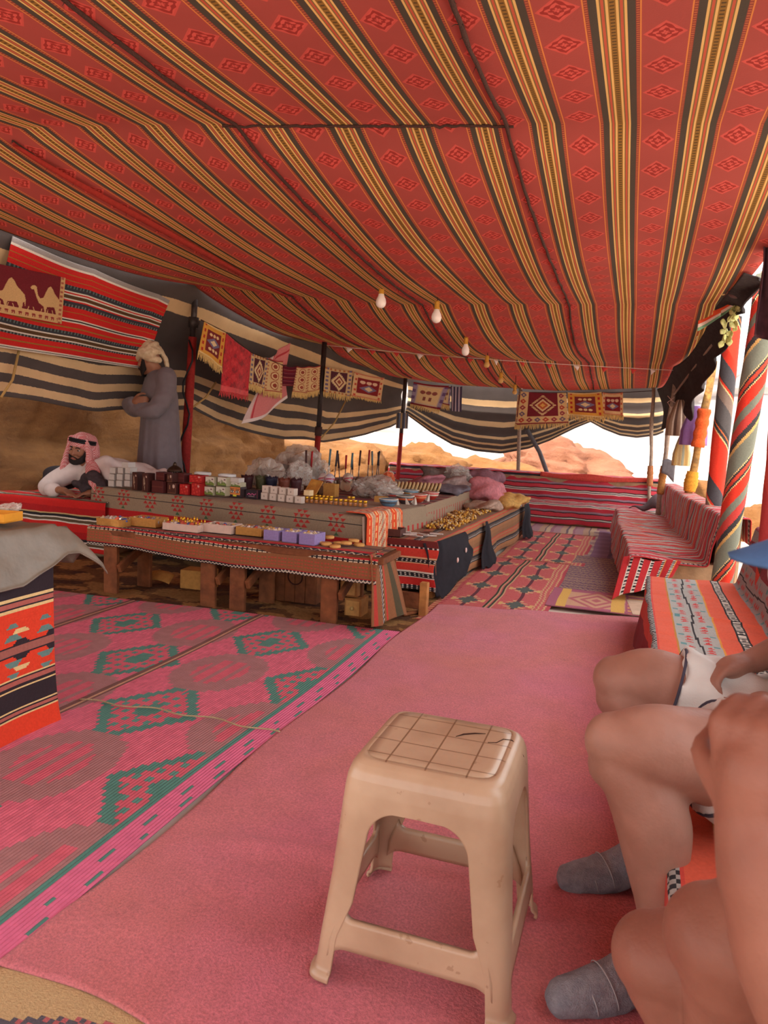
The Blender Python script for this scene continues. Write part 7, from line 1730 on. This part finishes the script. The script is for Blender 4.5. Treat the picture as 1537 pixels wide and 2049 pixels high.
# painted bowls
BC = [((92, 120, 140), (70, 66, 70)), ((86, 76, 76), (196, 90, 50)), ((200, 70, 44), (206, 120, 80)), ((120, 112, 110), (170, 60, 50)), ((90, 130, 150), (196, 150, 90)), ((190, 60, 50), (210, 190, 170))]
BL = ['blue-grey painted bowl at the stall corner', 'dark painted bowl second from the stall corner', 'orange-red painted bowl at the middle of the bowls', 'grey painted bowl in the back row left', 'sea-blue painted bowl in the back row middle', 'red and white painted bowl at the right end']
for k, (x, y, z) in enumerate(BOWLS):
    b = empty('painted_bowl', (min(x-.12, -1.50), y, .518)); tag(b, BL[k], 'bowl', 'painted bowls')
    c1, c2 = BC[k]; MB().lathe([(.025, 0), (.030, .003), (.055, .03), (.066, .058), (.064, .060), (.052, .032), (.02, .008)], n=20, cap=False).build('shell', mat('bowl_glaze_%d' % k, S(*c1), .25, .15, 30, spec=.6), b)
    MB().lathe([(.0575, .033), (.0615, .044), (.0605, .046), (.056, .034)], n=20, cap=False).build('band', mat('bowl_band_%d' % k, S(*c2), .3, .1, 30), b)
    MB().lathe([(.062, .059), (.069, .059), (.069, .063), (.062, .063)], n=20, cap=False).build('rim', pal('bowl_rim', (226, 210, 190), rough=.3), b)
# paper cones / napkins among the bowls
for k in range(6):
    x, y = -1.56+.03*(k % 3)+random.uniform(-.02, .02), 4.95+.11*k; o = MB().lathe([(.020, 0), (.012, .03), (.002, .055)], n=4, smooth=False).build('paper_cone', pal('paper_napkin', (206, 190, 172), rough=.8)); o.location = (x, y, .577 if False else .519); o.rotation_euler = (random.uniform(-.3, .3), random.uniform(-.3, .3), k); tag(o, 'folded pale paper cone standing among the painted bowls', 'paper cone', 'paper cones')
# coil of flat bread-like rope rings
for k in range(14):
    o = MB(); R_ = .038; o.tube([(0, R_*math.cos(a), R_*math.sin(a)) for a in np.linspace(0, 2*PI, 17)], .011, 7, cap=False); o = o.build('woven_ring', pal('straw_ring', (200, 168, 120), rough=.9, var=.3, vscale=50, bump=.5)); o.location = (-1.98+.030*k, 6.05+.012*k, .566); o.rotation_euler = (0, .35, .4); tag(o, 'straw ring in the row of rings lying on the deep table', 'ring', 'row of straw rings')
o = MB().ball((0, 0, .05), (.10, .10, .075), 18, 10).build('dark_hat', pal('dark_felt', (60, 48, 48), rough=.9, var=.2)); o.location = (-1.62, 6.98, .512); tag(o, 'rounded dark felt hat under the clear bag', 'hat')

# heap of bagged scarves
sc_col = [((176, 110, 116), 'dusty pink'), ((150, 124, 116), 'taupe'), ((196, 120, 124), 'rose'), ((120, 104, 96), 'grey-brown'), ((206, 160, 90), 'mustard'), ((140, 96, 104), 'mauve'), ((180, 150, 130), 'beige'), ((110, 100, 106), 'slate')]
pos = [(-1.78, 6.6, .52, .20, .22, .07), (-1.56, 6.75, .52, .16, .2, .08), (-1.30, 6.9, .40, .17, .22, .16), (-1.75, 7.1, .52, .22, .2, .11), (-1.06, 6.9, .376, .13, .2, .09), (-1.42, 7.25, .45, .2, .2, .17), (-1.24, 6.4, .376, .14, .18, .06), (-1.5, 6.3, .518, .14, .16, .05)]
for k, ((x, y, z, a, b, c), (cl, nm)) in enumerate(zip(pos, sc_col)):
    q = MB()
    for j_ in range(7): ell(q, (random.uniform(-.4, .4)*a, random.uniform(-.4, .4)*b, c*(.25+.09*j_)), (a*random.uniform(.45, .75), b*random.uniform(.45, .75), c*.32), (random.uniform(-.3, .3), random.uniform(-.3, .3), random.uniform(0, 3)), 14, 8)
    o = fuse('scarf_bundle', q, .012, mat('scarf_%d' % k, S(*cl), .85, .25, 22, .5, 40), None, 3, crinkle(.014, 16)); o.location = (x, y, z); o.scale = (1.25, 1.25, 1.35); tag(o, nm+' bundle of folded scarves heaped on the far stall', 'scarf bundle', 'scarf bundles')
# amber beads and trinkets on the low stall
vs_b = []
mb = MB()
for k in range(900):
    t = random.random(); x = -1.36+.20*random.random()+.02*t; y = 4.95+1.35*t; n_ = mnoise.noise(Vector((x*8, y*5, 1)))
    mb.ball((x, y, .385+.018*random.random()*(1.2+n_)), random.uniform(.006, .011), 6, 4, mi=random.choice((0, 0, 1, 2)))
o = mb.build('bead_heap', [mat('amber_bead', S(206, 150, 46), .3, .1, 30, spec=.6), mat('pearl_bead', S(220, 190, 140), .35), mat('brown_bead', S(110, 60, 34), .35)]); tag(o, 'spread heap of amber and pearl bead strings on the low stall', 'beads', kind='stuff')
for k in range(12):
    x, y = -1.36+.055*(k % 4), 5.75+.10*(k//4); o = MB(); o.tube([(.026*math.cos(a), .020*math.sin(a), .004*math.sin(3*a)) for a in np.linspace(0, 2*PI, 21)], .006, 6, cap=False); o = o.build('bead_bracelet', pal('bead_col_%d' % (k % 3), ((206, 170, 110), (130, 80, 40), (200, 140, 60))[k % 3], rough=.35)); o.location = (x, y, .400); o.rotation_euler = (random.uniform(-.5, .5), random.uniform(-.5, .5), k); tag(o, 'beaded bracelet lying on top of the amber bead heap', 'bracelet', 'bracelets on the bead heap')
for k in range(10):
    x, y = -1.50+.035*k, 4.50+.035*(k % 5); o = MB().box((0, 0, .006), (.09, .018, .010), ch=.003).build('packet', pal('foil_packet', (196, 180, 170), rough=.25, var=.3, vscale=40, spec=.7)); o.location = (x, y, .378+.011*(k % 2)); o.rotation_euler = (0, 0, random.uniform(-.5, .8)); tag(o, 'slim foil packet scattered at the near end of the low stall', 'packet', 'foil packets')
o = MB().lathe([(.03, 0), (.045, .004), (.05, .014), (.046, .014), (.03, .006)], n=18, cap=False).build('small_dish', pal('brown_dish', (110, 70, 56), rough=.5)); o.location = (-1.27, 4.72, .376); tag(o, 'small brown dish on the low stall near the black cloth', 'dish')
# open brown leather box on the near end
o = open_tray('leather_case', -1.47, 4.44, .378, .20, .12, .05, mat('dark_leather', S(84, 48, 40), .6, .2, 20), 'dark leather case at the near end of the low stall', 'case')

# boxes and scraps under the low bench
bx = empty('wooden_crate', (-1.86, 4.02, 0), .05); tag(bx, 'upright wooden crate with a round emblem under the low bench', 'crate'); MB().box((0, 0, .13), (.27, .14, .26), ch=.004).build('body', M_wood, bx)
for k in range(4): MB().box((-.1+.066*k, -.074, .13), (.062, .008, .25), ch=.002).build('board', M_wood2 if k == 9 else M_wood, bx)
MB().tube([(.0+.045*math.cos(a), -.080, .16+.045*math.sin(a)) for a in np.linspace(0, 2*PI, 25)], .004, 6, cap=False).build('emblem', pal('burnt_mark', (70, 36, 28), rough=.9), bx)
for k, (x, y, z, lb) in enumerate(((-1.46, 3.86, .115, 'small wooden drawer box with a pale knob, upper of two by the bench leg'), (-1.43, 3.86, 0, 'small wooden drawer box with a pale knob, lower of two by the bench leg'))):
    d_ = empty('drawer_box', (x, y, z)); tag(d_, lb, 'box'); MB().box((0, 0, .055), (.10, .12, .108), ch=.003).build('body', M_wood2, d_); MB().box((0, -.062, .055), (.08, .006, .085), ch=.001).build('drawer_front', M_disc, d_); MB().ball((0, -.072, .055), .012, 10, 7).build('knob', pal('knob_pale', (214, 176, 110), rough=.4), d_)
o = MB().box((0, 0, .06), (.20, .13, .12), ch=.003).build('cardboard_box', M_kraft); o.location = (-2.55, 4.0, .004); o.rotation_euler = (0, 0, .1); tag(o, 'brown cardboard box pushed under the low bench', 'box')
o = sheet('cardboard_flap', [[(-2.92+.20*a, 3.92+.06*b, .02+.05*b+.02*math.sin(a*3)) for b in np.linspace(0, 1, 5)] for a in np.linspace(0, 1, 8)], M_kraft, thick=.004); tag(o, 'torn cardboard flap lying under the left half of the low bench', 'cardboard')
g_ = empty('glass_jar', (-2.36, 3.80, .004)); tag(g_, 'small clear glass jar on the floor under the low bench', 'jar'); MB().box((0, 0, .028), (.045, .045, .055), ch=.006).build('glass', M_tub, g_); MB().lathe([(.016, .056), (.016, .07), (.01, .072)], n=12).build('lid', M_steel, g_)
o = MB().tube([(-1.17, 3.93, .02), (-1.10, 4.06, .02)], .012, 6).build('stick', M_wood); tag(o, 'short stick on the floor at the end of the low bench', 'stick')
st = empty('side_stand', (-1.25, 4.02, 0)); tag(st, 'small raw timber stand beside the hanging end of the brown cloth', 'stand')
for lx in (-.02, .17): MB().box((lx, 0, .10), (.045, .05, .20), ch=.003).build('leg', M_wood2, st)
MB().box((.075, -.005, .09), (.22, .03, .09), ch=.003).build('rail', M_wood, st)

# ================================================================== CLOTH-COVERED BIN AT LEFT
bn = empty('cloth_bin', (-2.23, 1.60, 0)); tag(bn, 'tall crate wrapped in a bright orange woven cloth at the left edge', 'crate')
MB().box((0, 0, .335), (.74, .76, .67), ch=.02).build('crate', M_wood2, bn)
def bin_paint(nu, nv, w_, h_):
    U, V = cells(nu, nv, w_, h_); C = np.empty(U.shape+(3,)); OR = S(222, 66, 40); C[:] = OR; CR_ = S(226, 190, 130); DK = S(52, 40, 44)
    def band(a, b, c): put(C, (V > a) & (V < b), c)
    def edge(a0, w0):
        band(a0, a0+w0*.16, CR_); band(a0+w0*.16, a0+w0*.32, DK); band(a0+w0*.32, a0+w0*.7, S(176, 96, 84)); band(a0+w0*.7, a0+w0*.85, DK); band(a0+w0*.85, a0+w0, CR_)
    edge(.075, .032); band(.107, .17, DK); edge(.17, .042); edge(.43, .042); band(.472, .70, DK)
    band(.285, .291, DK); band(.291, .312, S(160, 96, 84)); band(.312, .318, DK)
    for sg, c0 in ((1, .318), (-1, .285)):
        for row, cl, n0 in ((0, DK, 0), (1, S(104, 132, 124), 1), (2, CR_, 0), (3, S(104, 132, 124), 1)):
            q = sg*(V-c0)-row*.019; pu = np.mod(U+.035*n0, .14); hw = .038-q*1.2 if row < 3 else .028-q
            put(C, (q > 0) & (q < .017) & (np.abs(pu-.07) < hw) & (np.mod(np.floor((U+.035*n0)/.14), 2) == (0 if row == 2 else np.mod(np.floor((U+.035*n0)/.14), 2))), cl)
    return C
nu, nv = 170, 130; hgt = .665
for face in ('right', 'back'):
    a_, b_ = np.meshgrid(np.linspace(0, 1, nu), np.linspace(0, 1, nv), indexing='ij'); bul = .012*np.sin(a_*PI)*np.sin(b_*PI)+.006*np.sin(a_*14)*(1-b_)
    if face == 'right': P = np.stack([.385+bul+.03*(1-b_)**6, -.385+.775*a_, hgt*b_], -1)
    else: P = np.stack([.385-.77*a_, .39+bul, hgt*b_], -1)
    sheet('cover', P, M_cloth, paint=bin_paint(nu, nv, .775, hgt), parent=bn, thick=.004)
# grey tarpaulin over the top
M_tarp = mat('grey_tarp', S(126, 114, 98), .42, .12, 8, .5, 18, spec=.5)
nu, nv = 70, 70; P = np.zeros((nu, nv, 3)); 
for i in range(nu):
    for j_ in range(nv):
        x = -2.68+1.02*i/(nu-1); y = 1.12+1.04*j_/(nv-1); ox = max(0, x+1.835); oy = max(0, y-2.0); z = .695+.010*mnoise.noise(Vector((x*5, y*5, 0)))+.010*mnoise.noise(Vector((x*12, y*12, 3)))
        if ox > 0: z -= min(.9, ox/.17)*(.19-.08*max(0, min(1, (y-1.80)/.2))); x = -1.835+ox*.32
        if oy > 0: z -= oy*.9*(.6 if ox > 0 else 1); y = 2.0+oy*.5
        if ox > 0 and oy > 0: x += .055*min(1, oy/.1)*min(1, ox/.1); y += .04
        P[i, j_] = (x+.008*mnoise.noise(Vector((y*9, z*9, 1))), y, z)
o = sheet('tarpaulin', P, M_tarp, thick=.004); tag(o, 'stiff grey tarpaulin draped over the orange cloth crate', 'tarpaulin')
o = open_tray('yellow_tray', -1.989, 1.812, .708, .20, .10, .03, mat('yellow_card', S(224, 150, 40), .6, .1, 10), 'bright yellow tray on the grey tarpaulin', 'tray', rz=.2)
o = crumple('plastic_wrap', (-2.02, 1.93, .722), (.09, .03, .025), M_film, 91, 4, .4, 3); o.rotation_euler = (0, R(-20), .3); tag(o, 'twist of clear plastic wrap lying on the grey tarpaulin', 'plastic wrap')

# ================================================================== THINGS HANGING AT THE RIGHT EDGE
M_leaf = mat('pale_leaf', S(176, 176, 100), .7, .2, 20, col2=S(196, 190, 130))
ga = empty('leaf_garland', (0.555,5.300,1.979)); tag(ga, 'garland of pale green artificial leaves hanging by the wrapped pole', 'garland'); g0 = Vector(ga.location)
strand = [Vector((0.579,5.300,2.026))-g0, Vector((0.540,5.300,1.917))-g0, Vector((0.489,5.300,1.839))-g0, Vector((0.466,5.300,1.697))-g0]; strand2 = [Vector((0.541,5.320,1.927))-g0, Vector((0.518,5.320,1.826))-g0, Vector((0.502,5.320,1.715))-g0]
MB().tube(strand, .003, 5).build('stem', M_leaf, ga)
def leaf(c, s_, M_):
    P = [[(x*s_*math.sin(PI*(.08+.9*t)), .12*s_*abs(x), s_*(1-2*t)*.9) for x in np.linspace(-.75, .75, 5)] for t in np.linspace(0, 1, 7)]; o = sheet('leaf', P, M_leaf, parent=ga, thick=.0015); o.location = c; o.rotation_euler = M_; return o
for st_ in (strand, strand2):
    for k in range(16):
        t = k/15*(len(st_)-1); i = min(int(t), len(st_)-2); c = st_[i].lerp(st_[i+1], t-i); leaf(c+Vector((random.uniform(-.025, .025), random.uniform(-.02, .02), random.uniform(-.01, .01))), random.uniform(.020, .030), (random.uniform(-.7, .7), random.uniform(-.7, .7), random.uniform(-1, 1)))
fl_ = [((0.388,5.400,1.895), 'pale and green flag scrap, left end of the flag string'), ((0.473,5.400,1.959), 'orange and white flag scrap in the middle of the flag string'), ((0.571,5.300,2.057), 'white, green and orange flag scrap by the leaf garland')]
for k, (p_, lb) in enumerate(fl_):
    nu, nv = 17, 13; U, V = cells(nu, nv); C = np.empty(U.shape+(3,)); C[:] = S(214, 190, 176); put(C, V > .66, S(110, 150, 120)); put(C, (V < .33), S(214, 80, 46)); put(C, (U < .3) & (V < .7), S(214, 80, 46)) if k == 1 else None
    a_, b_ = np.meshgrid(np.linspace(0, 1, nu), np.linspace(0, 1, nv), indexing='ij'); P = np.stack([p_[0]+.13*(a_-.5), p_[1]+.03*np.sin(a_*5), p_[2]+.06*(a_-.5)-.07*b_*(1-.4*a_)], -1); tag(sheet('flag_scrap', P, M_cloth, paint=C, thick=.002), lb, 'flag')
# red cushion cover and brown bag hung at the roof edge
q = MB(); ell(q, (0, 0, 0), (.055, .05, .09)); ell(q, (0, 0, -.06), (.06, .05, .05)); o = fuse('red_pouch', q, .008, pal('red_pouch_cloth', (176, 66, 58), rough=.9, var=.2, vscale=20, bump=.4), None, 3, crinkle(.012, 18)); o.location = (0.492,5.100,2.160); tag(o, 'red cloth pouch tied under the roof edge above the leaf garland', 'pouch')
q = MB(); ell(q, (0, 0, 0), (.06, .05, .05)); ell(q, (.02, 0, -.05), (.05, .04, .04)); o = fuse('brown_pouch', q, .008, pal('brown_pouch_cloth', (104, 78, 74), rough=.9, var=.2, vscale=20, bump=.4), None, 3, crinkle(.014, 18)); o.location = (0.491,5.100,2.041); tag(o, 'brown cloth pouch hanging just below the red pouch', 'pouch')
o = MB().ball((0, 0, 0), (.020, .008, .034), 12, 8).build('wooden_drop', pal('tan_drop', (190, 150, 100), rough=.6)); o.location = (0.441,5.200,2.024); tag(o, 'tan drop-shaped ornament against the black flap', 'ornament')
o = MB().tube([(0.364,6.200,1.839), (0.381,6.200,1.884), (0.398,6.200,1.925)], [.002, .006, .002], 6).build('feather', pal('pale_feather', (216, 206, 160), rough=.7)); tag(o, 'small pale feather stuck on the black flap', 'feather')
# hanging cloth bags
def bag(nm, top, w_, h_, lb, spec, cat='bag'):
    nu, nv = 41, 31; P = np.zeros((nu, nv, 3)); U, V = cells(nu, nv, 1, h_)
    for i in range(nu):
        an = 2*PI*i/(nu-1)
        for k in range(nv): t = k/(nv-1); r_ = w_/2*(.25+.75*min(1, t*1.6)**.7)*(1+.12*math.sin(an*7)*t); P[i, k] = (top[0]+r_*math.cos(an), top[1]+r_*.5*math.sin(an), top[2]-h_*t)
    o = sheet(nm, P, M_cloth, paint=stripes(U, spec), thick=.003); return tag(o, lb, cat)
bag('woven_bag', (0.363,7.600,1.454), .20, .34, 'brown and cream woven bag hanging from the wire hanger', [(.05, S(150, 120, 96)), (.03, S(206, 186, 160)), (.04, S(104, 80, 66))])
bag('purple_bag', (0.494,7.400,1.394), .22, .36, 'lilac cloth bag hanging behind the log pole', [(.5, S(150, 110, 160)), (.3, S(134, 96, 146))])
bag('straw_bag', (0.411,7.500,1.136), .15, .30, 'small beige and grey patchwork bag hanging lowest by the log pole', [(.09, S(206, 180, 130)), (.06, S(150, 150, 130)), (.07, S(196, 160, 100))])
o = MB().tube([(0.248,7.700,1.494), (0.292,7.700,1.447), (0.363,7.700,1.402), (0.284,7.700,1.385), (0.253,7.700,1.432), (0.312,7.700,1.481)], .0035, 6).build('wire_hanger', pal('pale_wire', (206, 170, 160), rough=.4)); tag(o, 'bent wire hanger sticking out under the black flap', 'hanger')
o = MB().tube([(0.317,7.900,1.526), (0.417,6.900,1.696), (0.475,6.100,1.791)], .010, 7).build('ridge_stick', M_greyp); tag(o, 'thin grey stick slanting along the black flap', 'stick')
